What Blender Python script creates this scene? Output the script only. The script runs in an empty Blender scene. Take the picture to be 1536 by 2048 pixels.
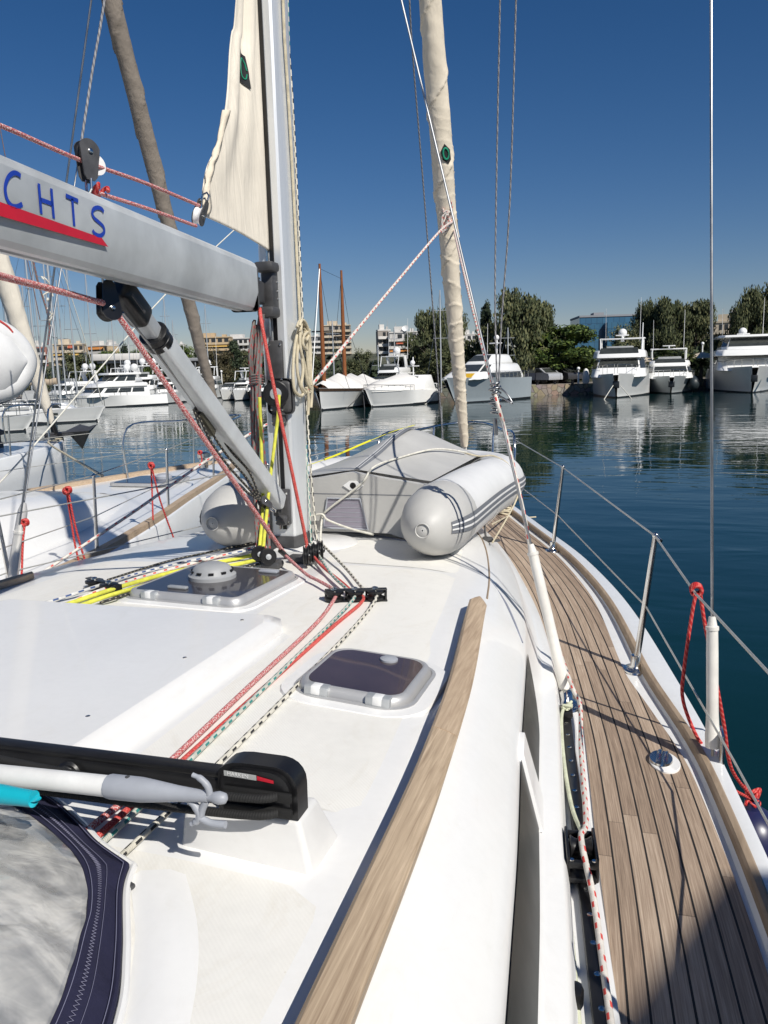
import bpy, bmesh, math, random
from mathutils import Vector, Matrix
random.seed(7)
R = math.radians
SC = bpy.context.scene
COL = SC.collection
# ------------------------------------------------------------------ camera geometry
# boat frame: X starboard, Y forward, Z up, water at z=0, mast heel of the yacht at x=y=0
F = 1657.0; PITCH = R(9.72); YAW = R(17.0); ROLL = R(1.6)
CAM = Vector((1.6310605, -3.7690716, 2.65))
def ray(x, y):
    a = (x-768)/F; b = (1024-y)/F
    u = a*math.cos(ROLL)+b*math.sin(ROLL); v = -a*math.sin(ROLL)+b*math.cos(ROLL)
    yc = math.cos(PITCH)+v*math.sin(PITCH); z = -math.sin(PITCH)+v*math.cos(PITCH)
    c, s = math.cos(YAW), math.sin(YAW)
    return Vector((u*c-yc*s, u*s+yc*c, z))
def on_z(x, y, Z): d = ray(x, y); return CAM + d*((Z-CAM.z)/d.z)
def on_y(x, y, Y): d = ray(x, y); return CAM + d*((Y-CAM.y)/d.y)
def on_x(x, y, X): d = ray(x, y); return CAM + d*((X-CAM.x)/d.x)
FWD = Vector((-math.sin(YAW), math.cos(YAW), 0)); RGT = Vector((math.cos(YAW), math.sin(YAW), 0))
def hor(px): return 740-(px-768)*0.0279
def far(px, D, z=0.0):                       # ground point at forward depth D in the direction of a compass bearing
    d = ray(px, hor(px)); d = d*(D/d.dot(FWD)); return Vector((CAM.x+d.x, CAM.y+d.y, z))
def far_z(px, py, D):                        # height of something seen at depth D
    d = ray(px, py); return CAM.z + d.z*(D/d.dot(FWD))
# ------------------------------------------------------------------ mesh helpers
class MB:
    def __init__(self): self.v=[]; self.f=[]; self.uv=[]; self.mi=[]; self.M=None; self.sm=[]
    def add(self, verts, faces, uvs=None, mi=0, smooth=None):
        o=len(self.v)
        for p in verts:
            p=Vector(p)
            if self.M is not None: p=self.M@p
            self.v.append(p)
        for i,f in enumerate(faces):
            self.f.append([o+k for k in f]); self.uv.append(uvs[i] if uvs else None); self.mi.append(mi)
        return self
    def box(self, c, s, mi=0, rot=None, b=0.0, seg=2):
        bm=bmesh.new(); bmesh.ops.create_cube(bm,size=1)
        bmesh.ops.scale(bm,vec=Vector(s),verts=bm.verts)
        if b>0: bmesh.ops.bevel(bm,geom=list(bm.edges),offset=b,segments=seg,profile=0.5,affect='EDGES')
        T=Matrix.Translation(Vector(c))
        if rot is not None: T=T@rot.to_4x4()
        bm.verts.ensure_lookup_table(); bm.verts.index_update()
        self.add([T@v.co for v in bm.verts],[[v.index for v in f.verts] for f in bm.faces],mi=mi); bm.free(); return self
    def tube(self, pts, r, n=8, mi=0, caps=True, flat=1.0):
        pts=[Vector(p) for p in pts]
        q=[pts[0]]
        for p in pts[1:]:
            if (p-q[-1]).length>1e-6: q.append(p)
        pts=q
        if len(pts)<2: return self
        m=len(pts); rr=r if isinstance(r,(list,tuple)) else [r]*m
        if len(rr)!=m: rr=[rr[min(len(rr)-1,int(i*len(rr)/m))] for i in range(m)]
        t0=(pts[1]-pts[0]).normalized()
        ref=Vector((0,0,1)) if abs(t0.z)<.9 else Vector((0,1,0))
        nrm=(ref-t0*ref.dot(t0)).normalized(); vs=[]; ln=[0]
        for i in range(m):
            if i==0: t=(pts[1]-pts[0])
            elif i==m-1: t=(pts[-1]-pts[-2])
            else: t=(pts[i+1]-pts[i]).normalized()+(pts[i]-pts[i-1]).normalized()
            if t.length<1e-7: t=pts[i]-pts[i-1]
            t.normalize(); nrm=(nrm-t*nrm.dot(t))
            if nrm.length<1e-6: nrm=t.orthogonal()
            nrm.normalize(); bn=t.cross(nrm)
            for k in range(n):
                a=2*math.pi*k/n; vs.append(pts[i]+nrm*(math.cos(a)*rr[i])+bn*(math.sin(a)*rr[i]*flat))
            if i: ln.append(ln[-1]+(pts[i]-pts[i-1]).length)
        fs=[];uv=[]
        for i in range(m-1):
            for k in range(n):
                k2=(k+1)%n
                fs.append([i*n+k,i*n+k2,(i+1)*n+k2,(i+1)*n+k])
                uv.append([(ln[i],k/n),(ln[i],(k+1)/n),(ln[i+1],(k+1)/n),(ln[i+1],k/n)])
        if caps:
            fs.append(list(range(n))[::-1]); uv.append([(0,0)]*n)
            fs.append([(m-1)*n+k for k in range(n)]); uv.append([(ln[-1],0)]*n)
        return self.add(vs,fs,uv,mi)
    def lathe(self, prof, n=20, mi=0, M=None, caps=True):
        vs=[];fs=[]
        for r,z in prof:
            for k in range(n):
                a=2*math.pi*k/n; p=Vector((r*math.cos(a),r*math.sin(a),z)); vs.append(M@p if M is not None else p)
        for i in range(len(prof)-1):
            for k in range(n):
                k2=(k+1)%n; fs.append([i*n+k,i*n+k2,(i+1)*n+k2,(i+1)*n+k])
        if caps:
            if prof[0][0]>1e-5: fs.append(list(range(n))[::-1])
            if prof[-1][0]>1e-5: fs.append([(len(prof)-1)*n+k for k in range(n)])
        return self.add(vs,fs,None,mi)
    def grid(self, rows, mi=0, closed=False, uvf=None, mif=None):
        m=len(rows); n=len(rows[0]); o=len(self.v); vs=[p for r in rows for p in r]; fs=[]; uv=[] if uvf else None; mis=[]
        for i in range(m-1):
            for k in range(n if closed else n-1):
                k2=(k+1)%n
                fs.append([i*n+k,i*n+k2,(i+1)*n+k2,(i+1)*n+k]); mis.append(mif(i,k) if mif else mi)
                if uvf: uv.append([uvf(i,k),uvf(i,k+1),uvf(i+1,k+1),uvf(i+1,k)])
        st=len(self.mi); self.add(vs,fs,uv,mi)
        for j,x in enumerate(mis): self.mi[st+j]=x
        return self
    def prism(self, poly, h, M=None, mi=0):     # polygon in local XY extruded along +Z by h
        n=len(poly); vs=[Vector((p[0],p[1],0)) for p in poly]+[Vector((p[0],p[1],h)) for p in poly]
        if M is not None: vs=[M@v for v in vs]
        fs=[list(range(n))[::-1],[n+k for k in range(n)]]+[[k,(k+1)%n,n+(k+1)%n,n+k] for k in range(n)]
        return self.add(vs,fs,None,mi)
    def sphere(self, c, r, n=14, mi=0, sc=(1,1,1)):
        prof=[(math.sin(math.pi*i/(n//2+2)) * r, -math.cos(math.pi*i/(n//2+2))*r) for i in range(n//2+3)]
        prof[0]=(1e-6,-r); prof[-1]=(1e-6,r)
        M=Matrix.Translation(Vector(c))@Matrix.Diagonal((sc[0],sc[1],sc[2],1))
        return self.lathe(prof,n,mi,M,caps=False)
    def build(self, name, mats, parent=None, ang=35, local=False, flip=True, kind=None):
        me=bpy.data.meshes.new(name)
        base=Vector((0,0,0))
        if parent is not None and not local: base=parent.get('_b') and Vector(parent['_b']) or base
        me.from_pydata([tuple(v-base) for v in self.v],[],self.f)
        if not isinstance(mats,(list,tuple)): mats=[mats]
        for m in mats: me.materials.append(m)
        if any(self.mi): me.polygons.foreach_set('material_index',self.mi)
        if any(u is not None for u in self.uv):
            ul=me.uv_layers.new(name='UVMap'); i=0
            for fi,f in enumerate(self.f):
                u=self.uv[fi]
                for k in range(len(f)):
                    if u is not None: ul.data[i].uv=u[k]
                    i+=1
        if flip:
            bm=bmesh.new(); bm.from_mesh(me); bmesh.ops.recalc_face_normals(bm,faces=bm.faces); bm.to_mesh(me); bm.free()
        me.shade_smooth() if hasattr(me,'shade_smooth') else None
        try: me.set_sharp_from_angle(angle=R(ang))
        except Exception: pass
        o=bpy.data.objects.new(name,me); COL.objects.link(o)
        if parent is not None:
            o.parent=parent
            if '_b' in parent.keys(): o['_b']=list(base)
        if kind: o['kind']=kind
        return o
def thing(name,label,cat,loc=(0,0,0),group=None,rotz=0.0):
    o=bpy.data.objects.new(name,None); COL.objects.link(o); o.location=loc; o.rotation_euler=(0,0,rotz)
    o.empty_display_size=.1; o['label']=label; o['category']=cat; o['_b']=list(loc)
    if group: o['group']=group
    return o
def tag(o,label,cat,group=None):
    o['label']=label; o['category']=cat
    if group: o['group']=group
    return o
def copy_tree(o,parent=None):
    c=o.copy(); COL.objects.link(c); c.parent=parent
    for ch in list(o.children): copy_tree(ch,c)
    return c
def seat_at(o):                                # single-mesh thing: put its origin at its lowest point
    vs=o.data.vertices
    z=min(v.co.z for v in vs); x=sum(v.co.x for v in vs)/len(vs); y=sum(v.co.y for v in vs)/len(vs)
    d=Vector((x,y,z)); o.data.transform(Matrix.Translation(-d)); o.location=d; return o
def smooth(pts,k=6):
    pts=[Vector(p) for p in pts]; out=[]
    for i in range(len(pts)-1):
        p0=pts[max(i-1,0)];p1=pts[i];p2=pts[i+1];p3=pts[min(i+2,len(pts)-1)]
        for j in range(k):
            t=j/k; out.append(.5*((2*p1)+(p2-p0)*t+(2*p0-5*p1+4*p2-p3)*t*t+(3*p1-p0-3*p2+p3)*t**3))
    out.append(pts[-1]); return out
def interp(tab,x):                              # monotone-ish smooth table lookup
    if x<=tab[0][0]: return tab[0][1]
    for i in range(len(tab)-1):
        x0,y0=tab[i];x1,y1=tab[i+1]
        if x<=x1:
            h=x1-x0;t=(x-x0)/h
            def sl(j):
                if j<=0: return (tab[1][1]-tab[0][1])/(tab[1][0]-tab[0][0])
                if j>=len(tab)-1: return (tab[-1][1]-tab[-2][1])/(tab[-1][0]-tab[-2][0])
                a=(tab[j][1]-tab[j-1][1])/(tab[j][0]-tab[j-1][0]);b=(tab[j+1][1]-tab[j][1])/(tab[j+1][0]-tab[j][0])
                return 0 if a*b<=0 else 2*a*b/(a+b)
            m0,m1=sl(i),sl(i+1);t2=t*t;t3=t2*t
            return (2*t3-3*t2+1)*y0+(t3-2*t2+t)*h*m0+(-2*t3+3*t2)*y1+(t3-t2)*h*m1
    return tab[-1][1]
def frange(a,b,n): return [a+(b-a)*i/(n-1) for i in range(n)]
def rrect(w,h,r,n=5):
    out=[]
    for cx,cy,a0 in ((w/2-r,h/2-r,0),(-w/2+r,h/2-r,90),(-w/2+r,-h/2+r,180),(w/2-r,-h/2+r,270)):
        for i in range(n+1):
            a=R(a0+90*i/n); out.append((cx+r*math.cos(a),cy+r*math.sin(a)))
    return out
def axes(o,x,y,z):
    M=Matrix.Identity(4)
    for i,a in enumerate((x,y,z)):
        for k in range(3): M[k][i]=a[k]
    for k in range(3): M[k][3]=o[k]
    return M
def along(a,b,up=Vector((0,0,1))):              # frame with Z from a to b
    a=Vector(a);b=Vector(b);z=(b-a).normalized()
    x=up.cross(z)
    if x.length<1e-4: x=Vector((1,0,0))
    x.normalize(); return axes(a,x,z.cross(x),z)
# ------------------------------------------------------------------ materials
class NT:
    def __init__(s,name):
        s.m=bpy.data.materials.new(name); s.m.use_nodes=True; s.t=s.m.node_tree; s.n=s.t.nodes; s.l=s.t.links
        s.b=s.n['Principled BSDF']
    def node(s,t,**k):
        x=s.n.new(t)
        for a,v in k.items():
            if a in x.inputs.keys(): x.inputs[a].default_value=v
            else: setattr(x,a,v)
        return x
    def link(s,a,b): s.l.new(a,b)
    def co(s,which='Object',scale=(1,1,1)):
        tc=s.node('ShaderNodeTexCoord'); mp=s.node('ShaderNodeMapping'); mp.inputs['Scale'].default_value=scale
        s.link(tc.outputs[which],mp.inputs[0]); return mp.outputs[0]
    def noise(s,vec,scale,detail=3,rough=.5,dist=0.0):
        x=s.node('ShaderNodeTexNoise'); x.inputs['Scale'].default_value=scale; x.inputs['Detail'].default_value=detail; x.inputs['Roughness'].default_value=rough; x.inputs['Distortion'].default_value=dist
        s.link(vec,x.inputs['Vector']); return x.outputs['Fac']
    def math(s,op,a,b=None,c=None):
        x=s.node('ShaderNodeMath',operation=op)
        for i,v in enumerate((a,b,c)):
            if v is None: continue
            if isinstance(v,(int,float)): x.inputs[i].default_value=v
            else: s.link(v,x.inputs[i])
        return x.outputs[0]
    def ramp(s,fac,stops):
        x=s.node('ShaderNodeValToRGB'); e=x.color_ramp.elements
        while len(e)<len(stops): e.new(.5)
        for i,(p,c) in enumerate(stops): e[i].position=p; e[i].color=tuple(c)+(1,) if len(c)==3 else c
        s.link(fac,x.inputs[0]); return x.outputs[0]
    def mix(s,fac,a,b,mode='MIX'):
        x=s.node('ShaderNodeMix',data_type='RGBA',blend_type=mode)
        for i,v in ((0,fac),(6,a),(7,b)):
            if isinstance(v,(int,float)): x.inputs[i].default_value=v
            elif isinstance(v,tuple): x.inputs[i].default_value=v+(1,) if len(v)==3 else v
            else: s.link(v,x.inputs[i])
        return x.outputs[2]
    def bump(s,h,st=.3,dist=.01):
        x=s.node('ShaderNodeBump'); x.inputs['Strength'].default_value=st; x.inputs['Distance'].default_value=dist
        s.link(h,x.inputs['Height']); s.link(x.outputs[0],s.b.inputs['Normal']); return x
    def col(s,c):
        if isinstance(c,tuple): s.b.inputs['Base Color'].default_value=c+(1,)
        else: s.link(c,s.b.inputs['Base Color'])
    def set(s,rough=.5,metal=0.0,spec=None):
        s.b.inputs['Roughness'].default_value=rough; s.b.inputs['Metallic'].default_value=metal
        if spec is not None: s.b.inputs['Specular IOR Level'].default_value=spec
def sc3(c,k): return tuple(min(1,x*k) for x in c)
def plain(name,c,rough=.5,metal=0.0,var=.12,scale=9.0,bump=0.0,bscale=60.0,spec=None,coat=0.0):
    t=NT(name); v=t.co(); n=t.noise(v,scale,4,.6)
    t.col(t.ramp(n,[(.3,sc3(c,1-var)),(.7,sc3(c,1+var*.6))])); t.set(rough,metal,spec)
    rr=t.math('MULTIPLY_ADD',n,.2,rough-.1); t.link(rr,t.b.inputs['Roughness'])
    if bump: t.bump(t.noise(v,bscale,3,.6),bump,.004)
    if coat: t.b.inputs['Coat Weight'].default_value=coat
    return t.m
def gelcoat(name,c,rough=.3,dirt=.1):
    t=NT(name); v=t.co(); n=t.noise(v,2.3,5,.65); n2=t.noise(v,38,3,.6)
    f=t.math('MULTIPLY_ADD',n2,.35,t.math('MULTIPLY',n,.65))
    base=t.ramp(f,[(.25,sc3(c,1-dirt)),(.55,c),(.8,sc3(c,1.04))]); st_=t.ramp(t.noise(t.co('Object',(1.2,.8,3)),4.5,6,.75,1.2),[(.55,(1,1,1)),(.75,(.86,.84,.79))]); t.col(t.mix(.35,base,st_,'MULTIPLY')); t.set(rough); t.b.inputs['Coat Weight'].default_value=.25
    t.bump(t.noise(v,14,2,.5),.02,.01); return t.m
def nonskid(name,c):
    t=NT(name); v=t.co(); n=t.noise(v,1.7,5,.65); n3=t.noise(v,26,4,.7)
    w=t.node('ShaderNodeTexWave'); w.inputs['Scale'].default_value=70; w.inputs['Distortion'].default_value=.4; w.wave_type='BANDS'; w.bands_direction='DIAGONAL'
    t.link(v,w.inputs['Vector'])
    f=t.math('MULTIPLY_ADD',n3,.3,t.math('MULTIPLY',n,.7))
    base=t.ramp(f,[(.28,sc3(c,.9)),(.5,c),(.75,sc3(c,1.03))])
    spots=t.ramp(t.noise(v,90,2,.4),[(.74,(1,1,1)),(.8,(.72,.68,.6))])
    base=t.mix(.5,base,spots,'MULTIPLY'); st_=t.ramp(t.noise(t.co('Object',(2.2,.9,1)),3.5,6,.75,1.5),[(.52,(1,1,1)),(.72,(.84,.80,.73))]); base=t.mix(.4,base,st_,'MULTIPLY')
    t.col(t.mix(t.math('MULTIPLY',w.outputs['Fac'],.07),base,sc3(c,.6))); t.set(.55)
    t.bump(w.outputs['Fac'],.12,.001); return t.m
def wood(name,c1,c2,scale=(60,60,4),rough=.7,which='Object',joint=None):
    t=NT(name); v=t.co(which,scale); n=t.noise(v,1.0,5,.6,.6); n2=t.noise(t.co(which),3.0,3)
    f=t.math('MULTIPLY_ADD',n,.75,t.math('MULTIPLY',n2,.3))
    c=t.ramp(f,[(.3,c1),(.5,sc3(tuple((a+b)/2 for a,b in zip(c1,c2)),1.0)),(.72,c2)])
    t.col(c); t.set(rough); t.bump(n,.25,.002); return t.m
def teak(name):
    t=NT(name); tc=t.node('ShaderNodeTexCoord'); sp=t.node('ShaderNodeSeparateXYZ'); t.link(tc.outputs['UV'],sp.inputs[0])
    u,vv=sp.outputs[0],sp.outputs[1]
    k=t.math('DIVIDE',vv,.046); pid=t.math('FLOOR',k); fr=t.math('FRACT',k)
    wn=t.node('ShaderNodeTexWhiteNoise',noise_dimensions='1D'); t.link(pid,wn.inputs['W'])
    uo=t.math('MULTIPLY_ADD',wn.outputs['Value'],7.3,u)
    seg=t.math('DIVIDE',uo,1.35); sid=t.math('FLOOR',seg); sfr=t.math('FRACT',seg)
    wn2=t.node('ShaderNodeTexWhiteNoise',noise_dimensions='2D'); cb=t.node('ShaderNodeCombineXYZ'); t.link(pid,cb.inputs[0]); t.link(sid,cb.inputs[1]); t.link(cb.outputs[0],wn2.inputs['Vector'])
    cg=t.node('ShaderNodeCombineXYZ'); t.link(t.math('MULTIPLY',uo,5.0),cg.inputs[0]); t.link(t.math('MULTIPLY',vv,260.0),cg.inputs[1]); t.link(t.math('MULTIPLY',wn2.outputs['Value'],40),cg.inputs[2])
    g=t.noise(cg.outputs[0],1.0,5,.65,.5)
    cg2=t.node('ShaderNodeCombineXYZ'); t.link(t.math('MULTIPLY',uo,1.3),cg2.inputs[0]); t.link(t.math('MULTIPLY',vv,9.0),cg2.inputs[1])
    g2=t.noise(cg2.outputs[0],1.0,4,.6)
    f=t.math('MULTIPLY_ADD',g,.72,t.math('MULTIPLY',g2,.18)); f=t.math('MULTIPLY_ADD',wn2.outputs['Value'],.16,f)
    c=t.ramp(f,[(.3,(.150,.105,.073)),(.5,(.33,.245,.178)),(.72,(.55,.435,.33))])
    e=t.math('MINIMUM',fr,t.math('SUBTRACT',1,fr)); wob=t.math('MULTIPLY_ADD',g2,.06,.030)
    seam=t.math('LESS_THAN',e,wob); butt=t.math('LESS_THAN',sfr,.0028)
    dark=t.math('MAXIMUM',seam,t.math('MULTIPLY',butt,.4))
    t.col(t.mix(dark,c,(.012,.011,.010))); t.set(.75)
    t.bump(t.math('SUBTRACT',t.math('MULTIPLY',g,.3),seam),.35,.002); return t.m
def ropemat(name,c,fl=None,mode='plain',freq=22,duty=.45,rough=.8):
    t=NT(name); tc=t.node('ShaderNodeTexCoord'); sp=t.node('ShaderNodeSeparateXYZ'); t.link(tc.outputs['UV'],sp.inputs[0]); u,v=sp.outputs[0],sp.outputs[1]
    ob=t.co(); n=t.noise(ob,30,3,.6); base=t.ramp(n,[(.3,sc3(c,.75)),(.7,sc3(c,1.1))])
    if mode=='dash':
        row=t.math('FLOOR',t.math('MULTIPLY',v,4)); ph=t.math('MULTIPLY',row,.5)
        d=t.math('LESS_THAN',t.math('FRACT',t.math('ADD',t.math('MULTIPLY',u,freq),ph)),duty)
        b=t.math('LESS_THAN',t.math('FRACT',t.math('MULTIPLY',v,4)),.62)
        base=t.mix(t.math('MULTIPLY',d,b),base,fl)
    elif mode=='speckle':
        cb=t.node('ShaderNodeCombineXYZ'); t.link(t.math('MULTIPLY',u,260),cb.inputs[0]); t.link(t.math('MULTIPLY',v,9),cb.inputs[1])
        s=t.noise(cb.outputs[0],1.0,2,.5); base=t.mix(t.ramp(s,[(.5,(0,0,0)),(.56,(1,1,1))]),base,fl)
    elif mode=='twist':
        s=t.math('LESS_THAN',t.math('FRACT',t.math('ADD',t.math('MULTIPLY',u,freq),t.math('MULTIPLY',v,2))),duty); base=t.mix(s,base,fl)
    t.col(base); t.set(rough)
    cb=t.math('SINE',t.math('ADD',t.math('MULTIPLY',u,1300),t.math('MULTIPLY',v,12.566)))
    t.bump(cb,.35,.001); return t.m
def cloth(name,c,rough=.85,var=.15,scale=6,wr=.25,wscale=(9,9,9)):
    t=NT(name); v=t.co(); n=t.noise(v,scale,5,.65); t.col(t.ramp(n,[(.28,sc3(c,1-var)),(.6,c),(.85,sc3(c,1.07))])); t.set(rough)
    w=t.noise(t.co('Object',wscale),1.0,4,.55,.8); t.bump(w,wr,.02); return t.m
def metal(name,c,rough=.25,var=.1,br=True,mt=1.0):
    t=NT(name); v=t.co('Object',(40,40,2) if br else (8,8,8)); n=t.noise(v,1.0,5,.6); t.col(t.ramp(n,[(.3,sc3(c,1-var)),(.7,c)])); t.set(rough,mt)
    t.link(t.math('MULTIPLY_ADD',n,.25,rough-.1),t.b.inputs['Roughness']); return t.m
def glassy(name,c=(.02,.022,.025),rough=.06):
    t=NT(name); n=t.noise(t.co(),3,4,.6); t.col(t.ramp(n,[(.3,c),(.75,sc3(c,1.8))])); t.set(rough); t.link(t.math('MULTIPLY_ADD',n,.08,rough-.02),t.b.inputs['Roughness']); t.b.inputs['Coat Weight'].default_value=.5; t.b.inputs['Coat Roughness'].default_value=.03; return t.m
M={}
M['gel']=gelcoat('white_gelcoat',(.80,.797,.78),.3,.06); M['gel2']=gelcoat('hull_gelcoat',(.78,.79,.79),.22,.08)
M['pod']=gelcoat('pod_gelcoat',(.70,.695,.68),.35,.08); M['skid']=nonskid('nonskid_gelcoat',(.80,.785,.735))
M['teak']=teak('teak_planking'); M['rail2']=wood('weathered_teak_straight',(.235,.165,.105),(.58,.455,.32),(150,2.0,150)); M['rail']=wood('weathered_teak',(.29,.205,.135),(.54,.42,.295),(120,4,120))
M['toe']=wood('teak_toe_rail',(.20,.145,.095),(.38,.29,.205),(38,5,38))
M['alu']=metal('anodised_aluminium',(.80,.82,.83),.36,.08,True,.5); M['alu_d']=metal('dull_aluminium',(.52,.54,.55),.45,.1,True,.5)
M['boom']=plain('boom_anodising',(.62,.645,.65),.42,.3,.2,4.0)
M['steel']=metal('stainless_steel',(.72,.71,.68),.16,.15,False); M['wire']=metal('rigging_wire',(.42,.43,.44),.35,.3,False)
M['black']=plain('black_plastic',(.010,.010,.011),.34,0,.3,14); M['grey_d']=plain('dark_grey_casting',(.085,.085,.088),.5,.3,.3,18,.1)
M['white']=plain('white_plastic',(.78,.78,.77),.35,0,.06); M['cover']=plain('shroud_cover',(.74,.72,.67),.55,0,.12,12,.1,30)
M['frame']=metal('hatch_frame_aluminium',(.52,.52,.52),.42,.08,False,.45); M['smoke']=glassy('smoked_acrylic',(.030,.026,.028),.28)
M['smoke2']=glassy('smoked_acrylic_clear',(.052,.036,.038),.14); M['win']=glassy('tinted_window',(.030,.033,.030),.08); M['winm']=plain('tinted_acrylic_strip',(.022,.025,.023),.35,0,.3,6,0,60,.18)
M['sail']=cloth('cream_sailcloth',(.80,.735,.62),.85,.14,4,.4,(16,16,3)); M['sailuv']=cloth('sacrificial_strip',(.75,.665,.53),.9,.16,5,.5,(10,10,5))
M['taupe']=cloth('taupe_sail_cover',(.235,.20,.165),.9,.22,7,.6,(14,14,9))
M['hyp']=plain('dinghy_grey_fabric',(.48,.475,.455),.5,0,.08,5,.06,140); M['hypl']=plain('dinghy_pale_fabric',(.74,.74,.73),.45,0,.07,4,.06,140)
M['hypd']=plain('dinghy_dark_grey',(.17,.18,.20),.55,0,.1,12); M['hypw']=plain('dinghy_white_line',(.75,.75,.74),.5,0,.05)
M['navy']=cloth('navy_canvas',(.013,.013,.042),.8,.18,14,.25,(14,14,14)); M['thread']=plain('pale_thread',(.20,.20,.29),.8)
M['navyp']=plain('navy_vinyl',(.015,.018,.07),.35,0,.15)
M['teal']=plain('turquoise_plastic',(.01,.40,.50),.3,0,.08); M['ghook']=plain('grey_nylon',(.36,.38,.42),.5,0,.15)
M['blue']=plain('blue_lettering',(.015,.05,.38),.4); M['red']=plain('red_stripe',(.55,.012,.03),.4)
M['patch']=plain('black_patch',(.012,.013,.014),.7); M['green']=plain('green_emblem',(.01,.30,.17),.6)
M['r_red']=ropemat('rope_red',(.56,.045,.04),(.62,.18,.15),'speckle'); M['r_redw']=ropemat('rope_red_white_fleck',(.50,.09,.09),(.72,.55,.52),'speckle')
M['r_wr']=ropemat('rope_white_red_dash',(.70,.66,.60),(.60,.06,.05),'dash',15,.27); M['r_wg']=ropemat('rope_white_green_dash',(.55,.55,.48),(.03,.22,.20),'dash',24)
M['r_wb']=ropemat('rope_white_black_dash',(.66,.63,.54),(.02,.02,.022),'dash',21,.42); M['r_cream']=ropemat('rope_cream',(.60,.53,.38))
M['r_yel']=ropemat('rope_yellow',(.66,.66,.08)); M['r_blk']=ropemat('rope_black_fleck',(.022,.022,.022),(.25,.23,.18),'dash',40,.3)
M['r_grey']=ropemat('rope_grey_weathered',(.17,.155,.145),(.30,.05,.05),'dash',20,.3); M['r_hal']=ropemat('rope_grey_plain',(.30,.30,.31),(.12,.12,.13),'twist',30,.4); M['r_white']=ropemat('rope_white',(.70,.68,.60)); M['r_red2']=ropemat('rope_bright_red',(.50,.018,.02),(.62,.12,.1),'twist',45,.4)
M['r_pale']=ropemat('rope_pale_green',(.60,.62,.46)); M['r_black']=ropemat('rope_black',(.012,.012,.012)); M['r_wbl']=ropemat('rope_white_blue_dash',(.60,.60,.58),(.03,.07,.2),'dash',20)
M['strap']=plain('yellow_webbing',(.72,.68,.03),.7); M['nylon_w']=plain('lifeline_wire',(.55,.54,.49),.35,.5,.15)
M['grid']=plain('mauve_pad',(.27,.25,.30),.5,0,.1)
# ================================================================== OUR YACHT
YT=thing('sailing_yacht','white cruising sailboat in the foreground with teak side deck, silver mast and boom','sailboat',(0,0,0))
HB=[(-7,1.98),(-5.5,2.09),(-4,2.12),(-3,2.10),(-2,2.045),(-1,1.945),(-.13,1.81),(.9,1.615),(1.9,1.33),(2.9,.93),(3.85,.52),(4.4,.25),(4.75,.05)]
WF=[(-7,1.66),(-5,1.66),(-3.2,1.62),(-2.235,1.545),(-1.61,1.475),(-.47,1.35),(.2,1.23),(1.07,1.02),(1.8,.82),(2.4,.62),(3.0,.36),(3.3,.18)]
ZT=[(-7,1.86),(-5,1.85),(-2.5,1.825),(-1,1.815),(0,1.80),(.6,1.775),(1.2,1.70),(1.8,1.60),(2.4,1.50),(3.0,1.42),(3.3,1.39)]
ZD=[(-7,1.30),(-.5,1.30),(1,1.305),(2.5,1.33),(4.75,1.42)]
hb=lambda y:interp(HB,y); wf=lambda y:interp(WF,y); zt=lambda y:interp(ZT,y); zd=lambda y:interp(ZD,y)
to=lambda y:interp([(-7,.06),(-2,.06),(-1.1,.062),(-.1,.112),(1.2,.095),(4.7,.08)],y); te=lambda y:interp([(-7,.10),(-2,.102),(-1.07,.112),(-.5,.165),(-.1,.20),(1.2,.165),(3,.15),(4.7,.15)],y)
YS=frange(-7,4.75,95)
# hull: outside of the gunwale down to below the water
mb=MB()
for s in (1,-1):
    rows=[]
    for y in YS:
        h=hb(y); z=zd(y); fl=min(1,(4.75-y)/3)
        rows.append([(s*max(h-to(y)+.0,.0),y,z+.024),(s*(h-.02),y,z+.034),(s*(h-.006),y,z+.028),(s*h,y,z),(s*(h-.01-.02*(1-fl)),y,z-.25),(s*(h*(.97)),y-.06*(1-fl),z-.7),(s*h*(.80+.12*fl),y-.15*(1-fl),.15),(s*h*(.70+.15*fl),y-.2*(1-fl),-.3)])
    mb.grid(rows)
mb.build('hull',M['gel2'],YT,50)
# deck (white gelcoat margins)
mb=MB(); rows=[]
for y in YS:
    z=zd(y); h=max(hb(y)-to(y)+.001,.01); rows.append([(x*h,y,z+(.022 if abs(x)==1 else 0.0)) for x in (-1,-.985,-.5,0,.5,.985,1)])
mb.grid(rows); mb.build('deck',M['gel'],YT)
# teak planking along both side decks
for s in (1,-1):
    mb=MB(); rows=[];uvs=[]; ysx=frange(-6.8,4.35,130); prev=None; L=0
    for y in ysx:
        out=hb(y)-te(y); off=.085 if y<-.62 else (.012 if y>-.42 else .085-(.073)*(y+.62)/.2)
        inn=(wf(y)+off) if y<3.25 else 0.0
        out=max(out,inn+.002)
        if prev is not None: L+=math.hypot(out-prev[0],y-prev[1])
        prev=(out,y)
        n=7; rows.append([(s*(out+(inn-out)*k/n),y,zd(y)+.005) for k in range(n+1)])
        uvs.append([(L,hb(y)-.09-(out+(inn-out)*k/n)) for k in range(n+1)])
    mb.grid(rows,uvf=lambda i,k:uvs[i][k]); mb.build('teak_deck',M['teak'],YT)
    mb=MB(); rows=[]
    for y in frange(-6.9,4.55,110):
        c=hb(y)-to(y); z=zd(y)-.010
        rows.append([(s*(c-.017),y,z+.008),(s*(c-.015),y,z+.044),(s*(c-.008),y,z+.050),(s*(c+.008),y,z+.050),(s*(c+.015),y,z+.044),(s*(c+.017),y,z+.03)])
    mb.grid(rows); mb.build('toe_rail',M['toe'],YT,40)
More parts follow.
